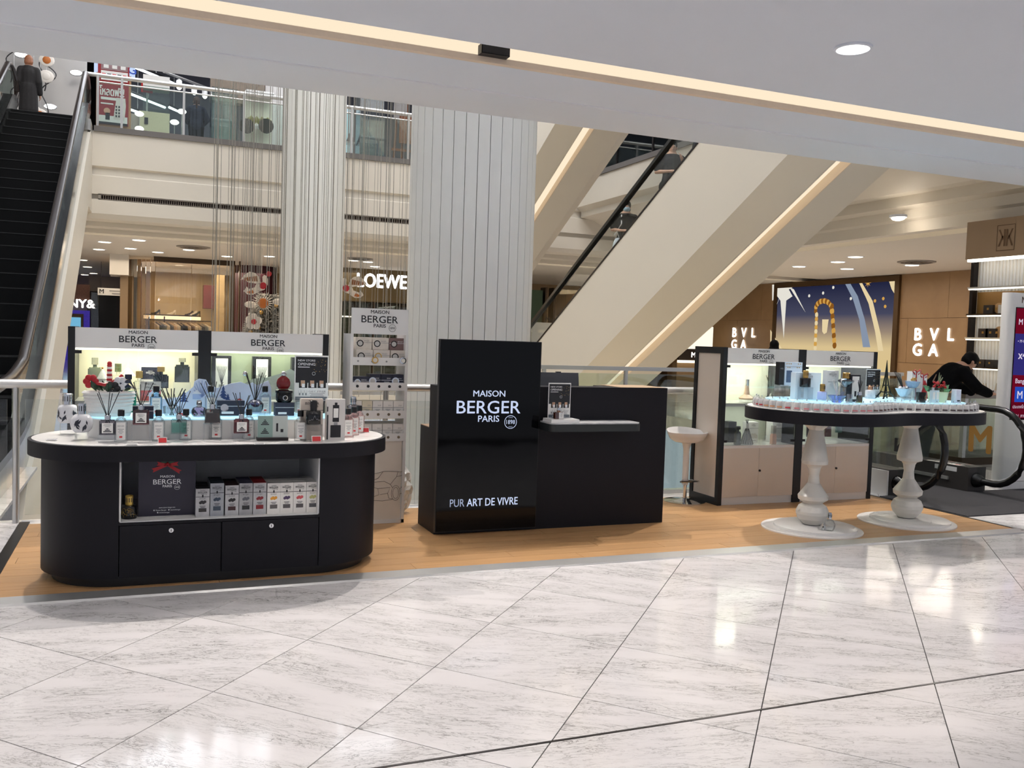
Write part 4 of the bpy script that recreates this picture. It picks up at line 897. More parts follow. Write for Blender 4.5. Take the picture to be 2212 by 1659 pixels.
def sqbottle(loc, label, w, h, glass, cap, capw=.03, caph=.05, grp='bottles in the lit vitrine', d=.05, neck=.02, liq=None):
    t = thing('perfume_bottle', label, 'bottle', loc, grp)
    MB().prism(rrect(-w/2, w/2, -d/2, d/2, .01), 0, h*.9).prism(rrect(-w*.42, w*.42, -d*.4, d*.4, .008), h*.9, h).lathe([(.014, h), (.014, h+neck)], n=12).build('body', glass, t, local=True, smooth=True)
    if liq: MB().prism(rrect(-w*.45, w*.45, -d*.44, d*.44, .008), .005, h*.85).build('liquid', liq, t, local=True)
    MB().prism(rrect(-capw/2, capw/2, -capw/2, capw/2, .004), h+neck, h+neck+caph).build('stopper', cap, t, local=True, smooth=True)
    return t
SAGE = M('sage_glass', (150, 158, 130), .15, vary=.1); DGREEN = M('dark_green_glass', (48, 56, 50), .12, vary=.1); DBLUE = M('dark_blue_glass', (34, 42, 54), .12, vary=.1); GLASSCAP = G('glass_stopper', (226, 228, 222), .35)
sqbottle((vx(205), 7.2, SH+.13), 'sage green bottle with glass stopper on the left of the lit vitrine', .092, .10, SAGE, GLASSCAP, .042, .05)
stand((vx(205), 7.2, SH), .11, .1, .13, 'clear acrylic block under the sage green bottle', 'clear stands inside the vitrines')
sqbottle((vx(393), 7.2, SH+.13), 'dark green bottle with glass stopper on the right of the lit vitrine', .105, .13, DGREEN, GLASSCAP, .048, .03)
stand((vx(393), 7.2, SH), .12, .1, .13, 'clear acrylic block under the dark green bottle', 'clear stands inside the vitrines')
sqbottle((vx(347), 7.12, SH+.09), 'dark blue bottle with gold stopper in the lit vitrine', .105, .1, DBLUE, GOLD, .05, .035)
sqbottle((vx(301), 7.14, SH+.08), 'clear bottle with gold stopper in the lit vitrine', .07, .06, BOTTLE, GOLD, .048, .05)
sqbottle((vx(255), 7.2, SH+.1), 'pale bottle with green glass cap behind the candy cane', .08, .08, BOTTLE, G('green_cap_glass', (170, 184, 160), .3), .045, .06)
for px, nm in ((347, 'dark blue'), (301, 'gold capped'), (255, 'pale')): stand((vx(px), 7.12 if px == 347 else (7.14 if px == 301 else 7.2), SH), .1, .08, .09 if px == 347 else (.08 if px == 301 else .1), f'clear acrylic block under the {nm} bottle in the vitrine', 'clear stands inside the vitrines')
t = thing('star_ornament', 'small copper striped carousel top ornament in the lit vitrine', 'ornament', (vx(276), 7.3, SH))
COPP = M('copper_stripe', (206, 168, 146), .3, .5, vary=.1)
for k in range(12): MB().lathe([(.062, .17), (.008, .225), (.0, .23)], n=2, a0=2*PI*k/12, a1=2*PI*(k+1)/12).build('roof_stripe', COPP if k % 2 else PAPER, t, local=True)
MB().lathe([(.0, 0), (.05, 0), (.05, .01), (.008, .02), (.008, .17), (.06, .172)], n=20).build('stem', COPP, t, local=True, smooth=True)
t = plainbox('gift_set_box', (vx(325), 7.32, SH), .15, .06, .26, M('white_set_card', (232, 230, 226), .5, vary=.02), 'white framed dark gift set box with special price card', extra=lambda mb, w, d, h: (mb.rect((0, -d/2-.0012, 0), RX, UZ, -w*.42, w*.42, h*.55, h*.9, 1), mb.logo((0, -d/2-.0024, h*.72), RX, UZ, w*.4, 2), [NAVYC, WHITEINK])[2])
t = thing('price_sign', 'red and white special price card reading 550 in the vitrine', 'sign', (vx(325), 7.05, SH))
MB().box(-.07, .07, 0, .003, 0, .14).build('card', PAPER, t, local=True)
mb = MB(); mb.rect((0, -.0012, 0), RX, UZ, -.07, .07, 0, .075, 0); mb.text('SPECIAL', (0, -.0012, .115), RX, UZ, .02, 1, width=.08); mb.text('PRICE', (0, -.0012, .09), RX, UZ, .02, 1, width=.06); mb.text('550', (.01, -.0024, .035), RX, UZ, .036, 2, width=.06, bold=.02); mb.build('print', [REDINK, INK, WHITEINK], t, local=True)
t = thing('fir_ornament', 'white patterned fir ornament behind the red flowers', 'ornament', (vx(222), 7.15, SH)); MB().lathe([(.0, 0), (.03, .0), (.03, .06), (.055, .08), (.03, .14), (.038, .15), (.015, .2), (0, .225)], n=18).build('body', M('speckled_white', (226, 228, 222), .4, vary=.3, vscale=60), t, local=True, smooth=True)
MB().ball((0, 0, .228), .008, 8, 6).build('tip', GOLD, t, local=True)
# framed sets in the second vitrine
for px, lb in ((481, 'black framed box with printed reeds on the left of the sage vitrine'), (569, 'black framed box with printed reeds in the middle of the sage vitrine'), (654, 'black framed box half behind the opening poster')):
    x = vx(px); t = thing('framed_box', lb, 'box', (x, 7.3, SH), 'framed boxes in the sage vitrine')
    MB().box(-.07, .07, 0, .08, 0, .33).build('case', BLACK, t, local=True)
    s = MB().rect((0, -.0012, 0), RX, UZ, -.045, .045, .03, .31).build('insert', PAPER, t, local=True)
    mb = MB(); mb.rect((0, -.0024, .05), RX, UZ, -.02, .02, 0, .06, 0)
    for k in range(7): mb.tube([(0, -.003, .11), (-.036+.012*k, -.003, .25)], .0012, 4, 1)
    mb.build('print', [GREYINK, INK], s, local=True)
t = thing('landscape_board', 'dim grey village backdrop low in the sage vitrine', 'decoration', (vx(600), 7.24, SH))
MB().ext([(-.25, 0), (.25, 0), (.25, .19), (.18, .2), (.1, .24), (.02, .2), (-.08, .17), (-.18, .16), (-.25, .12)], 'y', 0, .006).build('board', M('grey_landscape', (132, 140, 140), .5, vary=.3, vscale=18), t, local=True)
MB().rect((.19, -.05, .02), RX, UZ, -.03, .03, 0, .08).build('note', PAPER, t, local=True)
# ------------------------------------------------------------------ white product rack
RK0, RK1, RY, RYB = 1.487, 1.945, 6.93, 7.2
t = thing('product_rack', 'tall white product rack with lettered head and car drawing', 'rack', ((RK0+RK1)/2, 7.05, PZ))
for a, b in ((RK0, RK0+.022), (RK1-.022, RK1)): MB().box(a, b, RY, RYB, PZ, 1.5).build('side_post', WHITEM, t)
h = MB().box(RK0+.01, RK1-.0, RY+.02, RY+.045, 1.5, 1.70).build('header', WHITEM, t); MB().logo(((RK0+RK1)/2, RY+.018, 1.59), RX, UZ, .29).build('logo', INK, h)
MB().box(RK0+.022, RK1-.022, RYB-.015, RYB, .70, .8).build('back_rail', WHITEM, t)
pn = MB().box(RK0+.022, RK1-.03, RY+.01, RY+.03, .04, .70).build('front_panel', M('ivory_panel', (224, 218, 208), .5, vary=.01), t)
mb = MB(); cx, cz = 1.83, .34
def cl_(pts, r=.0016): mb.tube([(cx+x, RY+.006, cz+z) for x, z in pts], r, 4)
cl_([(-.17, .0), (-.16, .06), (-.05, .085), (.06, .08), (.1, .075)]); cl_([(-.17, 0), (-.05, .005), (.0, -.02), (.02, -.05)]); cl_([(-.06, .085), (-.1, .03), (-.16, .01)]); cl_([(.0, -.02), (.05, .04), (.1, .05)]); cl_([(.06, .08), (.05, .04)])
cl_([(-.17, -.03), (-.1, -.05), (-.09, -.1), (-.15, -.12), (-.17, -.11)]); cl_([(-.1, -.05), (.0, -.045), (-.02, -.09), (-.08, -.1)]); cl_([(-.02, -.09), (-.01, -.13), (.03, -.14)]); cl_([(-.17, -.14), (-.06, -.15), (.02, -.14)])
cl_([(.045+.036*math.cos(a), -.09+.06*math.sin(a)) for a in [i*PI/8 for i in range(17)]]); cl_([(.045+.024*math.cos(a), -.09+.045*math.sin(a)) for a in [i*PI/8 for i in range(17)]]); cl_([(.08, -.06), (.1, -.03)]); cl_([(.08, -.1), (.1, -.09)])
mb.build('car_drawing', M('grey_line_print', (120, 112, 104), .6, vary=.05), pn)
MB().box(RK0, RK1, RY, RYB, PZ, .04).build('base', WHITEM, t)
rackz = [1.27, 1.075, .855, .675]
for k, z in enumerate(rackz):
    s = MB().box(RK0+.022, RK1-.022, RY+.005, RYB-.01, z, z+.008).box(RK0+.022, RK1-.022, RY, RY+.005, z-.012, z+.05).build('shelf', WHITEM, t)
    n = 4 if k == 0 else 5
    for i in range(n):
        x = RK0+.06+i*(RK1-RK0-.12)/(n-1)
        MB().tube([(x, RY+.001, z+.02), (x, RY-.004, z+.02)], .011 if k != 0 else .007, 12).build('medallion', [GREYINK, INK, M('bronze_tab', (110, 96, 76), .4, vary=.2), M('bronze_tab2', (110, 96, 76), .4, vary=.2)][k], s, smooth=True)
ORN = M('ornament_card', (216, 208, 198), .5, vary=.12, vscale=30); BRN = M('mauve_card', (120, 94, 92), .5, vary=.15, vscale=30)
def rackbox(x, y, z, w, h, mat, label, deco, grp, dmat=None):
    def ex(mb, ww, d, hh):
        mb.rect((0, -d/2-.0012, hh*.55), RX, UZ, -ww/2, ww/2, 0, hh*.03, 0); mb.text('BERGER', (ww*.18, -d/2-.0012, hh*.66), RX, UZ, hh*.12, 0, width=ww*.32)
        if deco: mb.ring((-ww*.22, -d/2-.0024, hh*.5), RX, UZ, hh*.2, hh*.28, 20, 1); mb.ring((-ww*.22, -d/2-.002, hh*.5), RX, UZ, 0, hh*.2, 20, 2)
        else: mb.ring((0, -d/2-.0012, hh*.22), RX, UZ, 0, hh*.09, 10, 1); bars(mb, -d/2-.0012, -ww*.3, ww*.3, hh*.42, hh*.07, 2, 0, [.8, .5])
        return [dmat or DKMETAL, M('disc_pale', (196, 192, 186), .3, .4, vary=.1)] if deco else [dmat or GREYINK]
    return plainbox('product_box', (x, y, z), w, .12, h, mat, label, group=grp, face=WHITEINK if mat in (NAVYC, BRN) else GREYINK, extra=ex)
for i in range(3):
    x = RK0+.105+i*.135; m = [ORN, ORN, BRN][i]; nm = ['grey floral box with a dark ring', 'orange leaf box with a steel ring', 'mauve box with a black ring'][i]
    rackbox(x+.01, RY+.075, rackz[0]+.0085, .128, .1, ORN if i < 2 else M('beige_card2', (206, 196, 186), .5, vary=.08), nm+' on the lower row of the top rack shelf', True, 'boxes on the top rack shelf', GOLD if i == 1 else None)
    rackbox(x+.01, RY+.12, rackz[0]+.1095, .128, .095, m, nm+' on the upper row of the top rack shelf', True, 'boxes on the top rack shelf')
for i, (c, m, lb) in enumerate([(RK0+.19, GOLD, 'round gold disc clipped to the top rack shelf'), (RK1-.045, CHROME, 'round silver disc clipped to the top rack shelf')]):
    d = thing('display_disc', lb, 'disc', (c, RY-.012, rackz[0]+.03)); mb = MB(); mb.tube([(0, 0, 0), (0, -.008, 0)], .026, 22); mb.build('rim', m, d, local=True, smooth=True); MB().tube([(0, -.0081, 0), (0, -.011, 0)], .017, 18).build('core', M('pearl', (222, 218, 208), .2, vary=.05), d, local=True, smooth=True)
for i in range(4):
    w = .128 if i == 0 else .088; x = [RK0+.092, RK0+.203, RK0+.296, RK0+.386][i]
    rackbox(x, RY+.08, rackz[1]+.0085, w, .085 if i == 0 else .105, NAVYC, f'{ORD[i]} navy box from the left on the second rack shelf', i in (0, 1, 3), 'navy boxes on the second rack shelf', CHROME)
for r in (2, 3):
    for i in range(5):
        m = [WARMC, M('ivory_card', (226, 216, 190), .5, vary=.03), WARMC, WARMC, WARMC][i] if r == 2 else [M('sage_card', (196, 200, 184), .5, vary=.03), WARMC, WARMC, WARMC, WARMC][i]
        rackbox(RK0+.063+i*.083, RY+.08, rackz[r]+.0085, .079, .115, m, f'{ORD[i]} small pale box from the left on the {"third" if r == 2 else "lowest"} rack shelf', False, 'pale boxes on the lower rack shelves', [GREYINK, GOLDP, GREYINK, M('brown_print', (150, 120, 96), .5, vary=.2), M('green_print', (150, 160, 110), .5, vary=.2)][i])
# ------------------------------------------------------------------ crumpled plastic bag behind the rack
t = MB(); rr = random.Random(2); t.ball((0, 0, 0), (.11, .09, .22), 22, 18)
t.v = [(x*(1+rr.uniform(-.22, .22)), y*(1+rr.uniform(-.22, .22)), max(-.2, z*(1+rr.uniform(-.1, .12)))) for x, y, z in t.v]
o = t.build('plastic_bag', M('crumpled_translucent_plastic', (214, 214, 210), .25, bump=.6, bscale=30, alpha=.8)); o.location = (2.0, 7.32, .215); tag(o, 'crumpled clear plastic bag on the floor behind the rack', 'bag')
# ------------------------------------------------------------------ cashier counter with upright screen
t = thing('cashier_counter', 'black counter with raised front ledge in the middle of the stand', 'counter', (3.03, 6.65, PZ))
MB().box(2.045, 4.035, 6.45, 6.64, PZ, 1.133).build('front_ledge', NAVY, t)
MB().box(2.045, 4.035, 6.64, 6.87, PZ, .80).build('desk', NAVY, t)
MB().box(2.045, 4.035, 6.64, 6.87, .8, .806).build('desk_top', M('counter_wood_top', (150, 120, 92), .4, vary=.1), t)
MB().box(3.55, 4.03, 6.6, 6.85, .806, 1.128).build('side_cupboard', NAVY, t)
MB().box(3.6, 4.02, 6.46, 6.84, 1.1335, 1.136).build('ledge_top', M('counter_wood_top2', (176, 148, 118), .35, vary=.1), t)
MB().box(2.06, 4.02, 6.47, 6.85, .0125, .02).build('plinth', BLACK, t)
sc = thing('upright_screen', 'tall glossy black digital screen with glowing lettering on the counter', 'screen', (2.45, 6.42, PZ))
MB().box(2.04, 2.862, 6.405, 6.448, PZ+.02, 1.482).build('housing', BLACK, sc, bevel=.002)
pn = MB().box(2.046, 2.856, 6.402, 6.405, PZ+.03, 1.476).build('panel', SCREENB, sc)
mb = MB(); mb.text('PUR', (2.15, 6.4008, .225), RX, UZ, .083, 1, 'L', width=.115, bold=-.014); mb.text('ART DE VIVRE', (2.285, 6.4008, .225), RX, UZ, .083, 0, 'L', width=.415, bold=.012)
SL = [E('screen_letters', (214, 226, 255), 1.0), E('screen_letters_thin', (190, 202, 232), .8)]
mb.build('tagline', SL, pn)
mb = MB(); mb.logo((2.44, 6.4012, .93), RX, UZ, .515); mb.text('DEPUIS', (2.62, 6.4008, .893), RX, UZ, .013, 1, width=.036); mb.text('SINCE', (2.62, 6.4008, .822), RX, UZ, .013, 1, width=.034)
mb.build('logo', SL, pn)
sh = thing('wall_shelf', 'small rounded marble topped shelf on the counter front', 'shelf', (3.27, 6.33, .83))
MB().prism(rrect(2.868, 3.66, 6.20, 6.45, .05, 8)[0:], .805, .862).build('board', M('dark_green_black', (30, 36, 38), .45, vary=.1), sh, smooth=True)
MB().prism(rrect(2.872, 3.656, 6.204, 6.448, .048, 8), .862, .872).build('marble_top', stone('pale_marble', (224, 224, 224), (180, 180, 182), 9, .2), sh, smooth=True)
b = thing('white_block', 'flat white block under the small poster on the shelf', 'block', (3.0, 6.3, .872)); MB().box(-.12, .12, -.08, .08, 0, .012).build('slab', PAPER, b, local=True); MB().box(-.118, .118, -.078, .078, .012, .026).build('cover', WHITEM, b, local=True)
p = at(1208, 905, Y=6.33); poster((p.x, 6.34, .898), .195, .275, 'new store opening poster on the counter shelf')
p = at(1208, 905, Y=6.25); t = sqbottle((p.x+.0, 6.265, .898), 'amber perfume bottle with white label before the counter poster', .075, .055, G('amber_glass', (216, 168, 110), .2), CHROME, .022, .02, None, .04, .012, M('amber_liquid', (150, 84, 40), .2, vary=.1))
l = MB().rect((.012, -.0215, 0), RX, UZ, -.018, .022, .002, .052).build('label', LABEL, t, local=True); bars(MB(), -.0226, -.002, .03, .042, .008, 4, 0, [.8, .5, .6, .3]).build('print', GREYINK, l, local=True)
lt = thing('cash_terminal', 'dark grey monitor back standing behind the counter ledge', 'monitor', (3.06, 6.72, .806))
a = at(1168, 806, Y=6.7); b = at(1254, 808, Y=6.7)
MB().ext([(6.69, .93), (6.71, .93), (6.76, 1.235), (6.74, 1.235)], 'x', a.x-.02, b.x).build('lid', M('slate_plastic', (72, 74, 82), .45, vary=.05), lt)
MB().box(a.x+.1, b.x-.1, 6.7, 6.8, .806, .82).build('foot', BLACKP, lt); MB().box(a.x+.15, b.x-.15, 6.72, 6.76, .82, 1.0).build('arm', BLACKP, lt)
MB().box((a.x+b.x)/2-.02, (a.x+b.x)/2+.02, 6.738, 6.762, 1.235, 1.243).build('camera_bump', BLACKP, lt)
# ------------------------------------------------------------------ white bar stool
t = thing('bar_stool', 'white shell bar stool with chrome foot beside the counter', 'stool', (4.79, 7.28, PZ))
mb = MB(); n = 28; rings = []
for (r, z) in [(0, .585), (.08, .583), (.14, .59), (.185, .62), (.198, .65), (.2, .66), (.192, .655), (.17, .6), (.12, .567), (.04, .555), (0, .553)]: rings.append((r, z))
mb.lathe(rings, n=n); mb.v = [(x, y*.9, z+(.035*max(0, y)/.2 if z > .6 else 0)) for x, y, z in mb.v]
mb.build('seat', WHITE, t, local=True, smooth=True)
MB().lathe([(.03, .16), (.03, .5), (.045, .555)], n=18).build('column', WHITE, t, local=True, smooth=True)
MB().lathe([(.018, .01), (.018, .17)], n=14).build('gas_lift', CHROME, t, local=True, smooth=True)
MB().lathe([(0, 0), (.2, 0), (.2, .006), (.06, .018), (.03, .03), (.022, .03)], n=36).build('foot', CHROME, t, local=True, smooth=True)
MB().tube([(.03*math.cos(a)*1-.0+.0, .0+.03*math.sin(a), .19) for a in [i*PI/6 for i in range(12)]], .008, 6, closed=True).build('collar', CHROME, t, local=True, smooth=True)
MB().tube([(-.1, -.08, .2), (.1, -.08, .2)], .009, 8).tube([(-.1, -.08, .2), (-.02, -.0, .2)], .009, 8).tube([(.1, -.08, .2), (.02, -.0, .2)], .009, 8).build('footrest', CHROME, t, local=True, smooth=True)
# ------------------------------------------------------------------ bean shaped table on two turned legs
C1, C2 = Vector((5.14, 5.92)), Vector((6.215, 5.965)); R1 = .575
def bean(r, n=72):
    """smooth outline around the two lobes: level set of a two-centre field"""
    d = (C2-C1).length; c = (C1+C2)/2; ax = (C2-C1).normalized(); ay = Vector((-ax.y, ax.x)); pts = []
    for i in range(n):
        a = 2*PI*i/n; dv = ax*math.cos(a)+ay*math.sin(a); lo, hi = .05, 2.2
        for _ in range(28):
            m = (lo+hi)/2; p = c+dv*m; f = math.exp(-((p-C1).length_squared)/(r*r)*1.0)+math.exp(-((p-C2).length_squared)/(r*r)*1.0)
            if f > math.exp(-1)*1.0: lo = m
            else: hi = m
        pts.append(c+dv*lo)
    return [(p.x, p.y) for p in pts]
t = thing('bean_table', 'bean shaped table with dark rim on two turned white legs', 'table', ((C1.x+C2.x)/2, 5.94, PZ))
MB().prism(bean(R1), .915, 1.012).build('rim', NAVY, t, smooth=True)
MB().prism(bean(R1-.015), 1.005, 1.018).build('top', WHITE, t, smooth=True)
MB().prism(bean(.415), 1.018, 1.074).build('riser', WHITEM, t, smooth=True)
MB().prism(bean(.418), 1.074, 1.08).build('glowing_top', GLOWTOP, t, smooth=True)
LEG = M('pearl_white_lacquer', (222, 219, 212), .3, vary=.03, vscale=80)
legp = [(0, .898), (.109, .898), (.106, .88), (.075, .855), (.057, .835), (.106, .582), (.103, .555), (.062, .54), (.05, .52), (.041, .46), (.049, .395), (.09, .335), (.122, .292), (.118, .26), (.078, .232), (.078, .228), (.112, .205), (.13, .165), (.131, .14), (.115, .10), (.078, .062), (.07, .055)]
for c in (C1, C2):
    lg = MB().lathe(legp, c.x, c.y, 36).build('leg', LEG, t, smooth=True, sharp=14)
    MB().lathe([(0, .05), (.32, .05), (.33, .045), (.33, .026), (0, .026)], c.x+.02, c.y-.02, 48).build('foot_disc', WHITE, lg, smooth=True)
    MB().lathe([(0, .026), (.40, .026), (.405, .022), (.405, PZ), (0, PZ)], c.x, c.y, 48).build('foot_plate', WHITE, lg, smooth=True)
    MB().lathe([(0, .916), (.13, .916), (.13, .898), (0, .898)], c.x, c.y, 28).build('bracket', DKMETAL, lg)
# row of small glass domes along the rim
def walk(out, step):
    res = [Vector(out[0])]; acc = 0
    for i in range(1, len(out)+1):
        a = Vector(out[i-1]); b = Vector(out[i % len(out)]); L = (b-a).length; pos = 0
        while acc+(L-pos) >= step: pos += step-acc; acc = 0; res.append(a.lerp(b, pos/L))
        acc += L-pos
    return res
DOME = G('frosted_dome_glass', (250, 250, 251), .06, .12); DOMEW = M('white_dome_insert', (226, 224, 222), .4, vary=.03)
arc = [p for p in bean(.488, 200)]
vis = [p for p in walk(arc, .0745)]
azp = lambda p: math.atan2(p.x, p.y)
def facing(i):
    a, b = vis[i-1], vis[(i+1) % len(vis)]; d = (b-a).normalized(); p = vis[i].normalized(); return -(d.y*p.x-d.x*p.y) > -.12
front = [vis[i] for i in range(len(vis)) if facing(i)]
k0 = min(range(len(front)), key=lambda i: azp(front[i])); front = sorted(front, key=lambda p: (p-(C1+C2)/2).dot((C2-C1)))
dome_tpl = None
domecols = [('orange', (206, 150, 110)), ('red', (190, 60, 70)), ('pink', (206, 130, 136)), ('brown', (96, 70, 66)), ('dark', (66, 54, 58))]
TAB = [M('tab_'+n, c, .5, vary=.1) for n, c in domecols]
N = len(front)
WORDS = ['first', 'second', 'third', 'fourth', 'fifth', 'sixth', 'seventh', 'eighth', 'ninth', 'tenth', 'eleventh', 'twelfth', 'thirteenth', 'fourteenth', 'fifteenth', 'sixteenth', 'seventeenth', 'eighteenth', 'nineteenth', 'twentieth', 'twenty-first', 'twenty-second', 'twenty-third', 'twenty-fourth', 'twenty-fifth', 'twenty-sixth', 'twenty-seventh', 'twenty-eighth', 'twenty-ninth', 'thirtieth', 'thirty-first', 'thirty-second', 'thirty-third', 'thirty-fourth', 'thirty-fifth', 'thirty-sixth', 'thirty-seventh', 'thirty-eighth', 'thirty-ninth', 'fortieth', 'forty-first', 'forty-second', 'forty-third', 'forty-fourth']
shared = {}
for k, p in enumerate(front):
    kind = 0 if k < 3 else (1 if k < 6 else (2 if k < N*.45 else (3 if k < N*.6 else 4)))
    d = thing('scent_dome', f'{WORDS[k]} small glass scent dome from the left along the bean table rim', 'glass dome', (p.x, p.y, 1.0185), 'scent domes on the bean table', math.atan2(p.x, p.y)*-1)
    for nm, mk, mt in (('dome', lambda: MB().lathe([(.032, .0), (.032, .046), (.028, .062), (.018, .074), (.004, .079), (0, .0795)], n=16), DOME), ('insert', lambda: MB().lathe([(0, .002), (.026, .002), (.026, .042), (.018, .057), (0, .06)], n=14), DOMEW), ('knob', lambda: MB().lathe([(.0, .077), (.0035, .079), (.0035, .09), (0, .092)], n=10), CHROME), ('name_tab', lambda: MB().rect((0, -.0332, .01), RX, UZ, -.019, .019, 0, .012), TAB[kind])):
        key = (nm, kind if nm == 'name_tab' else 0)
        if key not in shared:
            o = mk().build(nm, mt, d, local=True, smooth=nm != 'name_tab'); shared[key] = o.data
        else:
            o = bpy.data.objects.new(nm, shared[key]); COL.objects.link(o); o.parent = d
# clear bottle on the first foot
p = at(1791, 1146, Z=.05); lampberger((p.x, p.y, .05), 'clear faceted fragrance lamp with chrome top on the table foot', [(0, 0), (.03, 0), (.042, .02), (.048, .05), (.03, .085), (.014, .095)], BOTTLE, CHROME, .045, .015, leaf=False, group=None, n=8)
p = at(1772, 1150, Z=.03); t = thing('stopper', 'tiny clear stopper beside the lamp on the table foot', 'stopper', (p.x, p.y-.03, .026)); MB().lathe([(0, 0), (.012, 0), (.01, .03), (.014, .04), (0, .05)], n=12).build('plug', BOTTLE, t, local=True, smooth=True); MB().lathe([(.0, .05), (.01, .052), (0, .06)], n=10).build('tip', CHROME, t, local=True)
# ------------------------------------------------------------------ things on the glowing bean top
BZ = 1.08
def bp(px, py):
    """spot on the glowing top in the direction of pixel px; py only orders things from front (858) to back (842)"""
    p = at(px, 850, Z=BZ); v = Vector((p.x, p.y)).normalized(); r = .36; ts = []
    for k in range(500):
        q = v*(6.5+.006*k); 
        if math.exp(-(q-C1).length_squared/(r*r))+math.exp(-(q-C2).length_squared/(r*r)) > math.exp(-1): ts.append(6.5+.006*k)
    if not ts: return Vector((6.4, 5.75, BZ))
    f = .06+.5*min(1, max(0, (858-py)/14)); q = v*(ts[0]+(ts[-1]-ts[0])*f); return Vector((q.x, q.y, BZ))
GRP = 'bottles on the bean table'
q = bp(1696, 846); stand((q.x, q.y+.05, BZ), .085, .08, .11, 'clear acrylic arch under the black and white carton', 'clear stands on the bean table', True)
plainbox('gift_set_box', (q.x, q.y+.08, BZ+.11), .05, .05, .19, BLACK, 'narrow black carton on an acrylic arch at the left', logo_c=(.7, .6), face=GREYINK)
q = bp(1722, 842); b = plainbox('gift_set_box', (q.x+.03, q.y+.12, BZ+.1), .18, .05, .2, M('pale_blue_set_card', (214, 226, 240), .5, vary=.03), 'pale blue gift carton with gold stars behind the black lamp', face=GREYINK, extra=lambda mb, w, d, h: ([mb.ring((-w*.4+.06*w*k+(.3*w if k > 4 else 0), -d/2-.0012, h*.93-.03*(k % 2)), RX, UZ, 0, .006, 5, 1) for k in range(9)], mb.rect((0, -d/2-.0012, h*.8), RX, UZ, -w/2, w/2, 0, .003, 0), mb.rect((-w*.25, -d/2-.0012, h*.15), RX, UZ, -w*.16, w*.16, 0, h*.5, 2), mb.rect((w*.22, -d/2-.0012, h*.15), RX, UZ, -w*.2, w*.2, 0, h*.35, 2), [GOLDP, M('photo_blue', (70, 92, 124), .4, vary=.4, vscale=40)])[-1])
stand((q.x+.03, q.y+.12, BZ), .2, .07, .1, 'clear acrylic arch under the pale blue carton', 'clear stands on the bean table', True)
q = bp(1742, 848); stand((q.x, q.y+.02, BZ), .1, .08, .105, 'clear acrylic arch under the black gold topped lamp', 'clear stands on the bean table', True)
lampberger((q.x, q.y+.02, BZ+.105), 'black textured lamp with ornate gold top on an arch', [(0, 0), (.042, 0), (.044, .004), (.044, .07), (.036, .074), (.018, .076)], M('black_cut_glass', (26, 24, 26), .15, vary=.3, vscale=90), GOLD, .055, .022, leaf=False, group=GRP)
q = bp(1760, 850); plainbox('gift_set_box', (q.x+.04, q.y+.16, BZ), .26, .06, .22, M('ice_white_card', (226, 236, 246), .5, vary=.02), 'wide ice white carton behind the violet lamp', logo_c=(.82, .35), face=GREYINK)
q = bp(1776, 849); LAV = G('lavender_glass', (176, 186, 244), .3); LAVC = M('lavender_crystal', (186, 192, 240), .12, vary=.2, vscale=50)
lampberger((q.x, q.y-.0, BZ+.01), 'violet square cut lamp with ornate gold top', [(0, 0), (.045, 0), (.05, .006), (.05, .06), (.04, .066), (.016, .068)], LAVC, GOLD, .055, .02, leaf=False, group=GRP, n=4)
stand((q.x, q.y, BZ), .11, .09, .01, 'thin clear plate under the violet square lamp', 'clear stands on the bean table')
q = bp(1808, 856); t = thing('scent_bowl', 'shell edged pale violet glass bowl with reeds', 'bowl', (q.x, q.y, BZ), GRP)
mb = MB(); prof = [(0, 0), (.03, 0), (.045, .02), (.062, .05), (.066, .058), (.058, .056), (.04, .02), (0, .01)]
mb.lathe(prof, n=32); mb.v = [(x*(1+.08*math.cos(8*math.atan2(y, x))), y*(1+.08*math.cos(8*math.atan2(y, x))), z) for x, y, z in mb.v]; mb.build('bowl', LAV, t, local=True, smooth=True); reeds(t, .05, 5, .12, .05, mat=M('white_reed', (226, 220, 214), .5, vary=.05), seed=5)
q = bp(1815, 850); plainbox('gift_set_box', (q.x+.02, q.y+.14, BZ), .12, .05, .245, PAPER, 'tall white carton in the middle of the bean table', logo_c=(.85, .62), face=GREYINK, extra=lambda mb, w, d, h: (mb.rect((0, -d/2-.0012, h*.62), RX, UZ, -w*.4, w*.4, 0, .004, 0), [])[-1])
q = bp(1838, 850); stand((q.x, q.y+.06, BZ), .1, .07, .12, 'clear acrylic arch under the crystal gold topped lamp', 'clear stands on the bean table', True)
lampberger((q.x, q.y+.06, BZ+.12), 'faceted crystal lamp with broad gold top on a tall arch', [(0, 0), (.02, 0), (.065, .045), (.06, .055), (.03, .07), (.02, .072)], G('crystal', (214, 224, 240), .4), GOLD, .04, .03, leaf=False, group=GRP, n=8)
q = bp(1856, 850); plainbox('gift_set_box', (q.x, q.y+.07, BZ), .1, .05, .22, M('dark_frame_card', (30, 32, 40), .4, vary=.05), 'dark framed carton with white panel and printed reeds', extra=lambda mb, w, d, h: (mb.rect((0, -d/2-.0012, 0), RX, UZ, -w*.36, w*.36, h*.1, h*.94, 1), mb.rect((0, -d/2-.0024, h*.2), RX, UZ, -w*.1, w*.1, 0, h*.2, 0), [LABEL])[-1])
q = bp(1857, 853); diffuser((q.x, q.y, BZ), 'olive yellow diffuser before the dark framed carton', G('olive_glass', (200, 190, 110), .2), .05, .06, 4, .09, .03, False, GRP, M('olive_liquid', (150, 140, 50), .2, vary=.1))
q = bp(1880, 856); t = lampberger((q.x, q.y, BZ), 'white marbled square lamp with rose gold top', [(0, 0), (.04, 0), (.042, .004), (.042, .066), (.036, .074), (.016, .078)], stone('white_marble_glaze', (240, 240, 244), (170, 176, 196), 14, .2), M('rose_gold', (206, 150, 120), .3, 1, vary=.1), .03, .02, leaf=False, group=GRP)
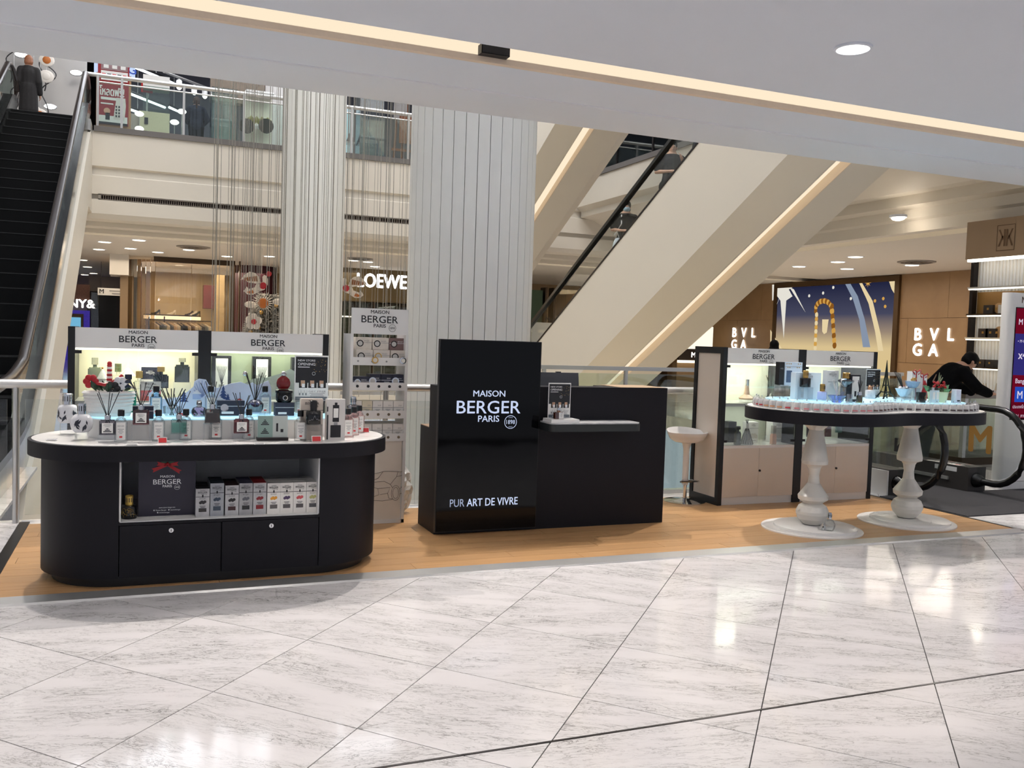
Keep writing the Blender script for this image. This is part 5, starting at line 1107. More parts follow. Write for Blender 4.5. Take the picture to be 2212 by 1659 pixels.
t = thing('acrylic_block', 'small upright clear acrylic plate beside the violet bowl', 'stand', (bp(1836, 856).x, bp(1836, 856).y, BZ)); MB().box(-.012, .012, -.02, .02, 0, .07).build('plate', ACRYL, t, local=True); MB().box(-.02, .02, -.025, .025, 0, .004).build('foot', ACRYL, t, local=True)
q = bp(1890, 848); poster((q.x, q.y+.03, BZ+.004), .165, .255, 'new store opening poster on the bean table')
# right lobe
q = bp(1922, 846); t = thing('tower_ornament', 'dark iron tower shaped ornament with lattice legs', 'ornament', (q.x, q.y+.05, BZ))
IRON = M('dark_bronze', (46, 54, 50), .4, .6, vary=.2)
for sx in (-1, 1):
    for sy in (-1, 1): MB().tube([(sx*.07, sy*.05, 0), (sx*.035, sy*.026, .05), (sx*.018, sy*.014, .11), (sx*.008, sy*.006, .2), (0, 0, .34)], [.008, .007, .006, .005, .002], 6).build('leg', IRON, t, local=True, smooth=True)
for z, w in ((.055, .036), (.115, .02)): MB().box(-w, w, -w*.75, w*.75, z, z+.008).build('platform', IRON, t, local=True)
MB().tube([(-.06, -.045, .012), (-.03, -.05, .04), (0, -.05, .05), (.03, -.05, .04), (.06, -.045, .012)], .004, 6).build('arch', IRON, t, local=True, smooth=True)
q = bp(1952, 848); t = thing('reed_diffuser', 'white lobed bowl diffuser with black reeds beside the tower', 'diffuser', (q.x, q.y, BZ+.03), GRP)
mb = MB(); mb.lathe([(0, 0), (.025, 0), (.045, .02), (.068, .065), (.07, .07), (.058, .066), (.03, .02), (0, .01)], n=36); mb.v = [(x*(1+.07*math.cos(9*math.atan2(y, x))), y*(1+.07*math.cos(9*math.atan2(y, x))), z) for x, y, z in mb.v]; mb.build('bowl', M('ice_blue_ceramic', (206, 224, 244), .15, vary=.15, vscale=40), t, local=True, smooth=True)
for k in range(5): MB().tube([(-.0, .0, .05), (-.055-.008*k, .01*k, .20+.006*k)], .0028, 5).build('reed', REEDK, t, local=True)
for k in range(6): MB().ball((.03*math.cos(k), .03*math.sin(k), .07), .018, 8, 6).build('petal', M('petal_white', (232, 236, 244), .5, vary=.1), t, local=True, smooth=True)
stand((q.x, q.y, BZ), .09, .08, .03, 'clear acrylic plate under the white lobed bowl', 'clear stands on the bean table')
q = bp(1945, 856); stand((q.x-.02, q.y-.01, BZ), .09, .04, .035, 'low clear acrylic arch before the tower ornament', 'clear stands on the bean table', True)
q = bp(1980, 850); stand((q.x-.01, q.y+.04, BZ), .1, .08, .11, 'clear acrylic arch under the blue cut glass bowl', 'clear stands on the bean table', True)
t = thing('scent_bowl', 'blue cut glass bowl lamp with gold stars on a tall arch', 'bowl', (q.x-.01, q.y+.04, BZ+.11), GRP)
mb = MB(); mb.lathe([(0, 0), (.03, 0), (.05, .022), (.062, .05), (.064, .056), (.045, .05), (0, .045)], n=12); mb.build('bowl', M('blue_cut_glass', (140, 160, 190), .12, vary=.3, vscale=60), t, local=True, smooth=True)
for k in range(4): MB().ball((-.02+.013*k, -.01, .07+.01*(k % 2)), .011, 5, 4).build('gold_star', GOLD, t, local=True)
q = bp(1990, 858); t = thing('candle_jar', 'black tumbler candle with a round gold mark on the bean table', 'candle', (q.x, q.y, BZ))
MB().lathe([(0, 0), (.036, 0), (.041, .085), (.036, .085), (.034, .06), (0, .06)], n=28).build('jar', BLKGL, t, local=True, smooth=True); MB().ring((.012, -.0412, .045), RX, UZ, .011, .0135).build('gold_mark', GOLD, t, local=True); MB().lathe([(0, .062), (.002, .062), (.002, .08), (0, .082)], n=6).build('wick', PAPER, t, local=True)
q = bp(2018, 857)
for k, dx in enumerate((-.022, .03)):
    t = thing('spray_bottle', ['left of two pale slim spray bottles on the bean table', 'right of two pale slim spray bottles on the bean table'][k], 'bottle', (q.x+dx, q.y-.005+.01*k, BZ), 'slim spray bottles'); MB().prism(rrect(-.02, .02, -.014, .014, .004), 0, .105).build('body', M('ice_white_glass%d' % k, (214, 232, 240), .15, vary=.05), t, local=True)
    MB().lathe([(.012, .105), (.012, .128), (0, .13)], n=12).build('cap', BLACKP if k else CHROME, t, local=True, smooth=True); MB().rect((0, -.0152, .03), RX, UZ, -.014, .014, 0, .06).build('label', LABEL, t, local=True)
q = bp(2042, 852); t = thing('gift_basket', 'pale basket with green leaves and red berries on the bean table', 'basket', (q.x-.02, q.y+.06, BZ))
mb = MB(); mb.lathe([(0, 0), (.07, 0), (.075, .03), (.085, .09), (.078, .09), (.06, .01), (0, .01)], n=20); mb.build('pot', M('pale_yellow_wrap', (220, 228, 190), .5, vary=.08), t, local=True, smooth=True)
rr = random.Random(11)
for k in range(22):
    a = rr.uniform(0, 2*PI); mb = MB(); o = Vector((.06*math.cos(a), .05*math.sin(a), .085)); d = Vector((math.cos(a), .6*math.sin(a), rr.uniform(.3, 1.0))).normalized(); s = d.cross(Vector((.2, 1, 0))).normalized(); L = rr.uniform(.05, .1)
    mb.add([o, o+d*L*.5+s*L*.25, o+d*L, o+d*L*.5-s*L*.25, o+d*L*.5+Vector((0, -.008, .004))], [(0, 1, 4), (1, 2, 4), (2, 3, 4), (3, 0, 4)]); mb.build('leaf', M('light_leaf', (110, 160, 116), .5, vary=.3) if k % 3 == 0 else GREENL, t, local=True)
for k in range(16): MB().ball((rr.uniform(-.05, .07), rr.uniform(-.04, .04), rr.uniform(.12, .17)), .012, 7, 5).build('berry', REDL, t, local=True, smooth=True)
for k in range(3): MB().tube([(.02, .02, .14), (.04+.02*k, .03, .25-.02*k)], [.008, .003], 6).build('sprig', M('dusty_green', (110, 120, 90), .6, vary=.2), t, local=True)
q = bp(1995, 846)
for k, (dx, dy, w, h, m, lb) in enumerate([(-.02, .10, .09, .25, PAPER, 'tall white ribboned gift bag at the back of the bean table'), (.085, .12, .085, .22, M('pearl_card', (226, 222, 224), .4, vary=.03), 'pearl white gift bag beside the ribboned one')]):
    t = thing('gift_bag', lb, 'bag', (q.x+dx, q.y+dy, BZ)); MB().box(-w/2, w/2, -.03, .03, 0, h).build('bag_body', m, t, local=True)
    for s in (-1, 1): MB().tube([(0, -.035, h*.98), (s*.03, -.04, h*1.06), (s*.05, -.036, h*1.0), (s*.02, -.035, h*.9)], .005, 6).build('ribbon_loop', REDL, t, local=True, smooth=True)
    MB().rect((0, -.0312, 0), RX, UZ, -.006, .006, 0, h*.98).build('ribbon_band', REDL, t, local=True)
t = thing('santa_figure', 'tiny red and white standing figure between the gift bags', 'figure', (q.x+.04, q.y+.03, BZ+.0)); MB().lathe([(0, .0), (.02, 0), (.03, .05), (.018, .1), (0, .12)], n=14).build('coat', REDL, t, local=True, smooth=True); MB().ball((0, 0, .128), .016, 10, 8).build('head', M('figure_skin', (226, 190, 166), .5, vary=.05), t, local=True, smooth=True); MB().ball((0, -.008, .118), (.015, .01, .014), 8, 6).build('beard', PAPER, t, local=True, smooth=True); MB().lathe([(.017, .136), (.018, .142), (.003, .178), (0, .18)], n=12).build('hat', REDL, t, local=True, smooth=True); MB().ball((0, 0, .182), .007, 8, 6).build('bobble', PAPER, t, local=True)
q = bp(1968, 846); t = thing('red_candle_glass', 'clear cylinder glass with a red candle behind the blue bowl', 'candle', (q.x, q.y+.10, BZ)); MB().lathe([(0, 0), (.035, 0), (.035, .17), (.033, .17), (.033, .01), (0, .01)], n=20).build('glass', ACRYL, t, local=True, smooth=True); MB().lathe([(0, .06), (.03, .06), (.03, .12), (0, .12)], n=18).build('candle', REDL, t, local=True, smooth=True)
q = bp(2068, 857); plainbox('gift_set_box', (q.x, q.y+.01, BZ), .055, .05, .115, M('pale_lilac_card', (216, 220, 238), .5, vary=.15, vscale=40), 'small pale lilac carton at the right of the bean table', extra=lambda mb, w, d, h: (mb.rect((0, -d/2-.0012, h*.12), RX, UZ, -w*.3, w*.3, 0, h*.1, 0), [])[-1])
q = bp(2083, 850); lampberger((6.5, 5.98, BZ), 'small white dome ornament with dark eyes at the right', [(0, 0), (.04, 0), (.045, .03), (.03, .075), (.01, .09)], M('white_glaze', (238, 232, 226), .3, vary=.05), M('orange_tip', (220, 120, 60), .4, vary=.1), .012, .01, leaf=True, group=None, nleaf=2)
t = thing('bear_figurine', 'little brown figurine perched at the right end of the bean table', 'figure', (C2.x+.50, C2.y+.02, 1.0185)); BRZ = M('brown_figure', (92, 72, 60), .5, vary=.2)
MB().ball((0, 0, .05), (.03, .022, .05), 12, 9).build('body', BRZ, t, local=True, smooth=True); MB().ball((-.01, -.01, .105), .022, 10, 8).build('head', BRZ, t, local=True, smooth=True)
for s in (-1, 1): MB().ball((-.01+s*.014, -.008, .124), .008, 7, 5).build('ear', BRZ, t, local=True, smooth=True); MB().cap((s*.02, -.01, .07), (s*.035, -.02, .1), .009, .007).build('arm', BRZ, t, local=True, smooth=True)
# ------------------------------------------------------------------ inside the right vitrines
def vz(px, py=820): return at(px, py, Y=7.2).x
t = thing('glass_decanter', 'rose gold flared decanter on the upper shelf of the side vitrine', 'bottle', (vz(1607, 830), 7.15, SH)); MB().lathe([(0, 0), (.07, 0), (.075, .012), (.03, .045), (.022, .09), (.02, .13)], n=26).build('body', M('rose_tint_glass', (206, 176, 150), .15, vary=.05), t, local=True, smooth=True); MB().lathe([(.018, .13), (.018, .19), (0, .192)], n=16).build('cap', CHROME, t, local=True, smooth=True)
for o_ in list(t.children): o_.location.z += .03
stand((vz(1607, 830), 7.15, SH), .1, .1, .03, 'clear plate under the flared decanter', 'clear stands inside the vitrines')
t = thing('reed_diffuser', 'conical glass diffuser with green reeds on the upper vitrine shelf', 'diffuser', (vz(1660, 840), 7.15, SH)); MB().lathe([(0, 0), (.05, 0), (.05, .006), (.014, .09), (.014, .1)], n=8).build('body', BOTTLE, t, local=True); reeds(t, .09, 8, .17, .07, r=.0022, mat=M('green_reed', (62, 84, 66), .6, vary=.2), seed=12)
plainbox('product_carton', (vz(1640, 850), 7.06, SH), .16, .03, .045, PAPER, 'low white lettered carton on the upper vitrine shelf', logo_c=(.4, .4), face=GREYINK)
LZ = .5705
def lx(px): return at(px, 950, Y=7.15).x
plainbox('product_carton', (lx(1595), 7.3, LZ), .09, .1, .2, M('black_carton', (34, 34, 38), .4, vary=.05), 'black carton at the left of the lower vitrine shelf')
sqbottle((lx(1583), 7.08, LZ), 'grey perfume bottle with white label on the lower vitrine shelf', .055, .125, G('grey_glass', (150, 152, 152), .2), BLACKP, .04, .03, 'bottles on the lower vitrine shelf')
t = thing('fluted_diffuser', 'tall glass diffuser with a skirt of dark fluted lines', 'diffuser', (lx(1606), 7.1, LZ))
MB().lathe([(0, 0), (.06, 0), (.062, .006), (.014, .15), (.014, .2)], n=24).build('body', M('clear_grey_glass', (206, 206, 206), .15, vary=.05), t, local=True, smooth=True)
for k in range(16): a = 2*PI*k/16; MB().tube([(.0625*math.cos(a), .0625*math.sin(a), .006), (.0145*math.cos(a), .0145*math.sin(a), .15)], .0022, 4).build('flute', INK, t, local=True)
for k in range(5): MB().tube([(0, 0, .19), (.012*(k-2), .004*k, .235)], .002, 4).build('reed', REEDK, t, local=True)
for px, w, lb in ((1634, .11, 'white carton with a pale flower on the left of the lower shelf'), (1688, .145, 'white carton with a cloud flower on the right of the lower shelf')):
    plainbox('product_carton', (lx(px), 7.25, LZ), w, .1, .2, PAPER, lb, face=GREYINK, logo_c=(.83, .4), extra=lambda mb, w, d, h: (mb.rect((0, -d/2-.0012, h*.7), RX, UZ, -w/2, w/2, 0, .003, 0), [mb.ring((-.03+.015*k, -d/2-.0012-.0002*k, h*.3+.012*(k % 2)), RX, UZ, 0, .02, 10, 1) for k in range(5)], bars(mb, -d/2-.0012, -w*.35, w*.35, h*.1, .01, 1, 0), [M('cloud_print', (214, 208, 200), .5, vary=.2)])[-1])
sqbottle((lx(1660), 7.08, LZ), 'slim peach bottle with tall clear cap on the lower shelf', .05, .1, M('peach_glass', (226, 180, 158), .2, vary=.05), M('clear_cap', (190, 186, 180), .15, vary=.05), .038, .075, 'bottles on the lower vitrine shelf', neck=.002)
for px, c, lb in ((1744, (110, 96, 104), 'mauve hanging bottle left in the second right vitrine'), (1783, (120, 84, 84), 'plum hanging bottle in the second right vitrine'), (1806, (92, 128, 122), 'teal hanging bottle in the second right vitrine')):
    x = lx(px); z = LZ+(.06 if px != 1806 else .1); t = thing('hanging_diffuser', lb, 'diffuser', (x, 7.12, z), 'hanging bottles in the vitrine')
    MB().prism([(p[0], p[1]) for p in rrect(-.038, .038, -.015, .015, .014)], 0, .1).build('body', M('tinted_'+lb[:5].strip(), c, .2, vary=.1), t, local=True, smooth=True); MB().tube([(0, 0, .1), (0, 0, .93-z-.003)], .002, 5).build('cord', INK, t, local=True); MB().lathe([(.012, .1), (.012, .12), (0, .122)], n=12).build('cap', DKMETAL, t, local=True, smooth=True)
# ------------------------------------------------------------------ escalator going down at the right
def down_escalator_side(x, label, m_on, y0=7.15):
    t = thing('escalator_balustrade', label, 'escalator', (x, y0, 0))
    pts = []
    cz, ry, rz = .52, .36, .40
    for i in range(15):
        a = PI/2+PI*i/14; pts.append((x, y0-.22+ry*math.cos(a), cz+rz*math.sin(a)))
    pts = [(x, y0+3.4, -.35), (x, y0+1.6, .65), (x, y0+.9, .9), (x, y0+.3, .925)]+pts+[(x, y0-.05, .125), (x, y0+.05, .14)]
    MB().tube(pts, .036, 12).build('handrail', RUBBER, t, smooth=True)
    gp = [(y0-.22+(ry-.05)*math.cos(a), cz+(rz-.05)*math.sin(a)) for a in [PI/2+PI*i/14 for i in range(15)]]
    MB().ext([(y0+.9, .84), (y0+.3, .87)]+gp+[(y0+.9, .13)], 'x', x-.006, x+.006).build('glass_panel', GLASS, t)
    MB().ext([(y0+2.6, -.2), (y0+1.6, .6), (y0+.92, .84), (y0+.92, .1), (y0+2.6, -.9)], 'x', x-.006, x+.006).build('glass_panel', GLASSG, t)
    b = MB().ext([(y0, 0), (y0, .27), (y0+1.35, .27), (y0+2.4, -.3), (y0+2.4, -.9), (y0+1.2, 0)], 'x', x-.12, x+.14).build('newel_box', M('dark_grey_box', (74, 70, 68), .45, .4, vary=.05), t)
    MB().tube([(x, y0+.02, .13), (x, y0-.03, .125), (x, y0-.09, .12)], [.085, .075, .045], 14).build('handrail_inlet', RUBBER, t, smooth=True)
    return t, b
t, b = down_escalator_side(8.42, 'right balustrade of the down escalator with gold letter', True)
MB().rect((8.299, 0, 0), Vector((0, -1, 0)), UZ, -7.6, -7.3, .2, .25).build('sticker_strip', PAPER, b)
MB().box(8.30, 8.40, 7.28, 7.72, .271, .274).build('notice_sticker', M('white_orange_notice', (246, 236, 226), .5, vary=.15, vscale=30), b)
mb = MB(); 
for k in range(4): mb.ring((8.35, 7.33+.11*k, .2752), Vector((0, -1, 0)), Vector((1, 0, 0)), .012, .03, 12, k % 2)
mb.build('notice_print', [REDINK, INK], b)
mb = MB(); mb.text('32', (8.35, 7.2, .2722), Vector((.0, -1, 0)), Vector((1, 0, 0)), .08, 0); mb.build('number', INK, b)
MB().box(8.28, 8.302, 7.4, 8.1, .10, .135).build('light_bar', STEEL, b)
MB().box(8.30, 8.41, 8.0, 8.18, .271, .274).build('warning_sticker', M('yellow_sticker', (214, 200, 110), .5, vary=.1), b)
MB().text('M', (8.41, 7.12, .44), Vector((0, -1, 0)), UZ, .42, bold=.03).build('gold_letter', M('gold_letter_film', (168, 124, 60), .4, vary=.1), t)
t, b = down_escalator_side(7.3, 'left balustrade of the down escalator behind the bean table', False)
MB().box(7.16, 7.179, 7.15, 7.9, .0, .26).build('white_side', WHITEM, b)
mb = MB(); mb.text('\u2199', (7.29, 7.12, .46), Vector((0, -1, 0)), UZ, .3, bold=.02); mb.build('arrow_sign', INK, t)
mt = tag(MB().prism([(7.04, 7.12), (7.04, 6.05), (9.3, 6.05), (9.3, 7.16), (8.56, 7.16), (8.56, 7.8), (7.44, 7.8), (7.44, 7.14)], .0005, .010).build('entrance_mat', M('charcoal_mat', (46, 45, 49), .85, bump=.5, bscale=250, vary=.15)), 'charcoal entrance mat before the down escalator', 'mat')
t = thing('escalator_steps', 'dark grooved comb plate and steps going down at the right', 'escalator', (7.86, 8.2, 0))
for k in range(7):
    y = 7.82+.4*k; z = -.02 if k < 2 else -.02-.2*(k-1); MB().box(7.45, 8.28, y, y+.395, z-.2, z).build('step', STEPM, t)
# ------------------------------------------------------------------ white information totem at the right edge
t = thing('information_totem', 'white rounded information totem with red touch screen', 'kiosk', (9.3, 7.4, 0))
MB().prism(rrect(8.84, 9.9, 7.2, 7.34, .06, 8), .09, 2.19).build('body', WHITEM, t, smooth=True)
MB().prism(rrect(8.82, 9.92, 7.18, 7.36, .06, 8), 0, .085).build('base', WHITEM, t, smooth=True)
f = MB().box(8.93, 9.8, 7.192, 7.199, .78, 2.03).build('screen', SCREENB, t)
mb = MB(); y = 7.1908
mb.rect((8.930, y, .78), RX, UZ, .005, .86, .0, .2, 0); mb.rect((8.930, y, .8), RX, UZ, .005, .86, .0, 1.22, 1); mb.rect((8.930, y-.0006, 1.28), RX, UZ, .005, .86, .0, .46, 2)
mb.text('M THE FREE', (8.980, y-.0012, 1.84), RX, UZ, .09, 3, 'L', bold=.02); mb.text('x4', (9.000, y-.0012, 1.46), RX, UZ, .13, 3, 'L', bold=.02); mb.text('\u2022 M\u00b7CARD \u2022', (8.980, y-.0012, 1.64), RX, UZ, .05, 3, 'L')
mb.text('Bangkok', (8.980, y-.0012, 1.19), RX, UZ, .075, 3, 'L', bold=.01); mb.rect((8.980, y-.0012, .98), RX, UZ, 0, .16, 0, .17, 4); mb.text('M', (9.060, y-.0018, 1.02), RX, UZ, .12, 3, bold=.02)
mb.text('\u0e1b\u0e23\u0e30\u0e40\u0e17\u0e28\u0e44\u0e17\u0e22', (8.960, y-.0012, .91), RX, UZ, .05, 3, 'L'); mb.text('EN  \u0e20\u0e32\u0e29\u0e32', (9.000, y-.0012, .81), RX, UZ, .05, 3, 'L')
mb.build('display', [E('lcd_black', (26, 6, 14), 1), E('lcd_crimson', (112, 12, 36), 1), E('lcd_indigo', (52, 48, 120), 1), E('lcd_white', (226, 214, 236), 1), E('lcd_blue', (40, 80, 190), 1)], f)
MB().text('M', (9.05, 7.1985, 2.08), RX, UZ, .1, bold=.02).build('letter', M('dark_bronze_letter', (84, 60, 40), .4, vary=.1), t)
# ------------------------------------------------------------------ beige boutique across the void
BEIGE_W = M('boutique_wall', (206, 190, 160), .5, vary=.04, vscale=2); BRONZE = M('bronze_frame', (70, 56, 42), .35, .7, vary=.1); TAUPE = M('taupe_wall', (150, 124, 92), .5, vary=.05)
GOLDGL = G('bronze_tinted_glass', (244, 236, 220), .12)
struct('wall_boutique', MB().box(-.6, 12, 34, 34.3, 0, 3.6).box(2.3, 2.6, 32.6, 34, 0, 3.6), BEIGE_W)
struct('wall_boutique_side', MB().box(-.62, -.4, 29.5, 47, 0, 3.6), TAUPE)
t = thing('shop_front', 'curved bronze glass shop front of the beige boutique', 'shop front', (1.5, 29.2, 0))
for k in range(9):
    a = PI+PI/2*k/9; b = PI+PI/2*(k+1)/9; r = .75; cx, cy = .35, 29.9
    MB().prism([(cx+r*math.cos(a+.01), cy+r*math.sin(a+.01)), (cx+r*math.cos(b-.01), cy+r*math.sin(b-.01)), (cx+(r+.03)*math.cos(b-.01), cy+(r+.03)*math.sin(b-.01)), (cx+(r+.03)*math.cos(a+.01), cy+(r+.03)*math.sin(a+.01))], 0, 3.5).build('fluted_glass', G('fluted_bronze_glass', (220, 204, 180), .25) if k == 0 else bpy.data.materials['fluted_bronze_glass'], t)
for x0, x1 in ((.36, 1.35), (1.37, 2.5)): MB().box(x0, x1, 29.13, 29.15, .05, 3.45).build('glass_panel', GOLDGL, t)
MB().box(.3, 2.62, 29.1, 29.18, 3.45, 3.6).build('head_frame', BRONZE, t); MB().box(2.5, 2.62, 29.05, 29.25, 0, 3.6).box(2.74, 2.78, 29.05, 29.25, 0, 3.6).build('jamb', BRONZE, t)
MB().box(-.9, -.38, 29.1, 30.4, 3.0, 3.6).build('corner_bulkhead', SOFFIT, t)
sh = thing('lit_shelf', 'glowing wall shelf for shoes in the beige boutique', 'shelf', (.95, 33.6, 1.85)); a, b = at(310, 684, Y=33.4).x, at(433, 688, Y=33.4).x
MB().box(a, b, 33.2, 34, 1.9, 1.94).build('board', BRONZE, sh); MB().box(a, b, 33.19, 33.24, 1.78, 1.9).build('light_edge', E('shelf_glow', (255, 240, 214), 2.2), sh)
SHOEM = [M('black_shoe', (26, 24, 26), .3, vary=.1), M('white_shoe', (232, 226, 216), .4, vary=.05), M('brown_shoe', (60, 44, 40), .4, vary=.1)]
for k, (px, m, lb) in enumerate([(336, 0, 'black high heel at the left of the glowing shelf'), (370, 1, 'white flat shoe in the middle of the glowing shelf'), (408, 2, 'dark shoe left of the last pair on the glowing shelf'), (416, 1, 'white heel on the right of the glowing shelf'), (423, 0, 'black heel at the right end of the glowing shelf')]):
    x = at(px, 675, Y=33.4).x; s = thing('shoe', lb, 'shoe', (x, 33.4, 1.94), 'shoes on the glowing shelf')
    MB().ext([(-.14, 0), (.02, 0), (.08, .06), (.14, .1), (.15, .16), (.1, .17), (.04, .1), (-.06, .06), (-.14, .04)], 'y', -.04, .04).build('upper', SHOEM[m], s, local=True, bevel=.01); MB().ext([(.125, 0), (.14, 0), (.15, .1), (.12, .1)], 'y', -.02, .02).build('heel', SHOEM[m], s, local=True)
rk = thing('clothes_rail', 'dark clothes rail with hanging garments in the boutique', 'clothes rail', (1.1, 31, 0)); a, b = at(322, 690, Y=31).x, at(457, 692, Y=31).x
MB().tube([(a, 31, 1.74), (b, 31, 1.74)], .02, 8).build('bar', BRONZE, rk); MB().tube([(a, 31, 0), (a, 31, 1.82)], .02, 8).build('post', BRONZE, rk); MB().tube([(b, 31, 0), (b, 31, 1.74)], .02, 8).build('post', BRONZE, rk); MB().tube([(at(355, 690, Y=31).x, 31, 0), (at(355, 690, Y=31).x, 31, 1.85)], .02, 8).build('post', BRONZE, rk)
GC = [(206, 196, 184), (60, 62, 74), (120, 130, 146), (232, 226, 218), (90, 96, 110), (214, 190, 170), (226, 220, 214), (30, 30, 36), (40, 40, 46), (200, 186, 168), (112, 94, 78), (222, 216, 206)]; x = a+.12; k = 0
while x < b-.15:
    g = thing('garment', f'{WORDS[k]} hanging garment from the left on the boutique rail', 'garment', (x, 31, .6), 'garments on the boutique rail')
    MB().ext([(-.24, .95), (0, 1.06), (.24, .95), (.28, .3), (-.28, .3)], 'x', -.035, .035).build('cloth', M('garment_%d' % k, GC[k % 12], .7, vary=.15), g, local=True); MB().tube([(0, 0, 1.06), (0, 0, 1.13), (.0, .02, 1.15)], .006, 5).tube([(0, -.2, .985), (0, 0, 1.07), (0, .2, .985)], .012, 5).build('hanger', M('wood_hanger', (176, 150, 116), .5, vary=.1) if k == 0 else bpy.data.materials['wood_hanger'], g, local=True)
    g.rotation_euler.z = .75; x += .105; k += 1
c = struct('column_maroon', MB().lathe([(.72, 0), (.72, 3.6)], 3.42, 31.2, 40), M('maroon_panel', (72, 34, 42), .3, vary=.15, vscale=1)); c.data.polygons.foreach_set('use_smooth', [True]*len(c.data.polygons))
struct('wall_pink_panel', MB().box(1.95, 2.3, 33.0, 33.6, 2.2, 3.0), M('plum_panel', (110, 40, 62), .4, vary=.2))
# lettered glass front between the columns
lw = thing('lettered_shop_front', 'olive glass shop front with large white lit name between the columns', 'shop front', (7.2, 29, 0))
MB().box(4.6, 10.5, 29.0, 29.1, 2.55, 3.6).build('fascia', M('olive_gloss_fascia', (112, 96, 66), .12, vary=.1), lw)
MB().text('LOEWE', (7.2, 28.99, 3.02), RX, UZ, .62, width=1.62, bold=.035).build('letters', E('shop_letters', (255, 255, 255), 2.4), lw)
MB().box(4.6, 10.5, 29.6, 29.7, 0, 2.55).build('curtain', M('dark_curtain', (92, 84, 72), .6, vary=.4, vscale=9), lw)
for k in range(5): MB().box(4.7+1.15*k, 5.8+1.15*k, 29.02, 29.04, .05, 2.5).build('glass_panel', GLASSG, lw); MB().box(4.62+1.15*k, 4.68+1.15*k, 28.98, 29.1, 0, 2.55).build('mullion', BRONZE, lw)
MB().box(4.6, 10.5, 28.98, 29.04, 2.02, 2.06).build('light_rail', E('shop_rail_glow', (255, 246, 224), 2), lw)
for k in range(9): MB().box(5.2+.55*k, 5.5+.55*k, 29.5, 29.55, 2.2, 2.5).build('hanging_board', M('brown_board', (84, 56, 44), .5, vary=.2) if k == 0 else bpy.data.materials['brown_board'], lw)
# far doorway and sparkling shop at the extreme left
d = thing('dark_doorway', 'tall dark doorway at the end of the left corridor', 'doorway', (-1.9, 43, 0)); a, b = at(197, 660, Y=43).x, at(252, 660, Y=43).x
MB().box(a, b, 43, 43.4, 0, 2.9).build('opening', M('doorway_black', (14, 13, 15), .4, vary=.1), d); MB().box(a-.15, a, 42.9, 43.2, 0, 2.95).box(b, b+.15, 42.9, 43.2, 0, 2.95).build('jamb', DKMETAL, d); MB().box(a, a+.3, 42.94, 43.0, 0, 2.9).build('side_glass', GLASSB, d)
struct('wall_corridor', MB().box(b+.15, .2, 43.1, 43.4, 0, 3.6).box(-6, a-.1, 43.6, 44, 0, 3.6).box(a-.1, b+.15, 43.1, 43.4, 2.95, 3.6), M('corridor_wall', (176, 164, 154), .5, vary=.03))
d = thing('sparkling_shop', 'blue sparkling shop front with white lit letters at the far left', 'shop front', (-3, 42.5, 0)); a, b = at(150, 640, Y=42.4).x, at(194, 640, Y=42.4).x
MB().box(a-.8, b, 42.4, 42.6, 2.55, 3.2).build('sequin_fascia', M('copper_sequins', (150, 110, 96), .25, .6, vary=.8, vscale=30, bump=1, bscale=40), d)
MB().box(a-.8, b, 42.4, 42.6, 0, 2.1).build('sequin_wall', M('blue_sequins', (60, 50, 160), .25, .3, vary=.9, vscale=26, es=.35, ecol=(80, 60, 200)), d)
MB().text('NY&', (at(177, 648, Y=42.3).x, 42.35, 2.22), RX, UZ, .5, bold=.03).build('letters', LITW, d)
MB().box(a-.3, a+.55, 42.2, 42.3, .6, 1.95).build('screen_frame', M('tan_frame', (160, 128, 98), .5, vary=.1), d); MB().box(a-.2, a+.45, 42.18, 42.2, .7, 1.8).build('screen', E('blue_screen', (120, 190, 226), 1.0), d)
s = thing('hanging_sign', 'white hanging direction sign with black M at the far left', 'sign', (-1.0, 33, 2.4)); a, b = at(211, 628, Y=33).x, at(270, 633, Y=33).x
MB().box(a, b, 33, 33.08, 2.50, 2.74).build('panel', PAPER, s); MB().text('M', (a+.12, 32.99, 2.56), RX, UZ, .2, bold=.02).build('letter', INK, s)
MB().rect((a+.35, 32.99, 2.64), RX, UZ, 0, .35, 0, .03).build('lettering', GREYINK, s); MB().rect((b-.4, 32.99, 2.55), RX, UZ, 0, .3, 0, .03).build('lettering', GREYINK, s)
for x in (a+.1, b-.1): MB().tube([(x, 33.04, 2.74), (x, 33.04, 3.6)], .008, 5).build('hanger', DKMETAL, s)
# ------------------------------------------------------------------ Christmas tree with cut-out decorations
tx, ty = at(580, 690, Y=25.4).x, 25.4
t = thing('christmas_tree', 'frosted grey Christmas tree with sun and flower ornaments', 'tree', (tx, ty, 0)); rr = random.Random(21); mb = MB()
for k in range(5200):
    z = rr.uniform(.2, 2.45); R = .15+1.0*(2.55-z)/2.4; a = rr.uniform(0, 2*PI); r = R*math.sqrt(rr.uniform(.3, 1)); o = Vector((r*math.cos(a), r*math.sin(a), z)); L = rr.uniform(.1, .2); d = Vector((math.cos(a), math.sin(a), rr.uniform(-.3, .6))).normalized(); s = d.cross(UZ).normalized()
    mb.add([o-s*.035, o+s*.035, o+d*L, o+Vector((0, 0, .04))], [(0, 1, 2), (0, 3, 2), (1, 3, 2)])
tag(mb.build('foliage', M('frosted_fir', (158, 154, 146), .5, vary=.5, vscale=8), t, local=True), kind='stuff')
MB().lathe([(.12, 0), (.1, .3), (.04, 2.3)], n=10).build('trunk', M('tree_bark', (70, 56, 46), .8, vary=.2), t, local=True)
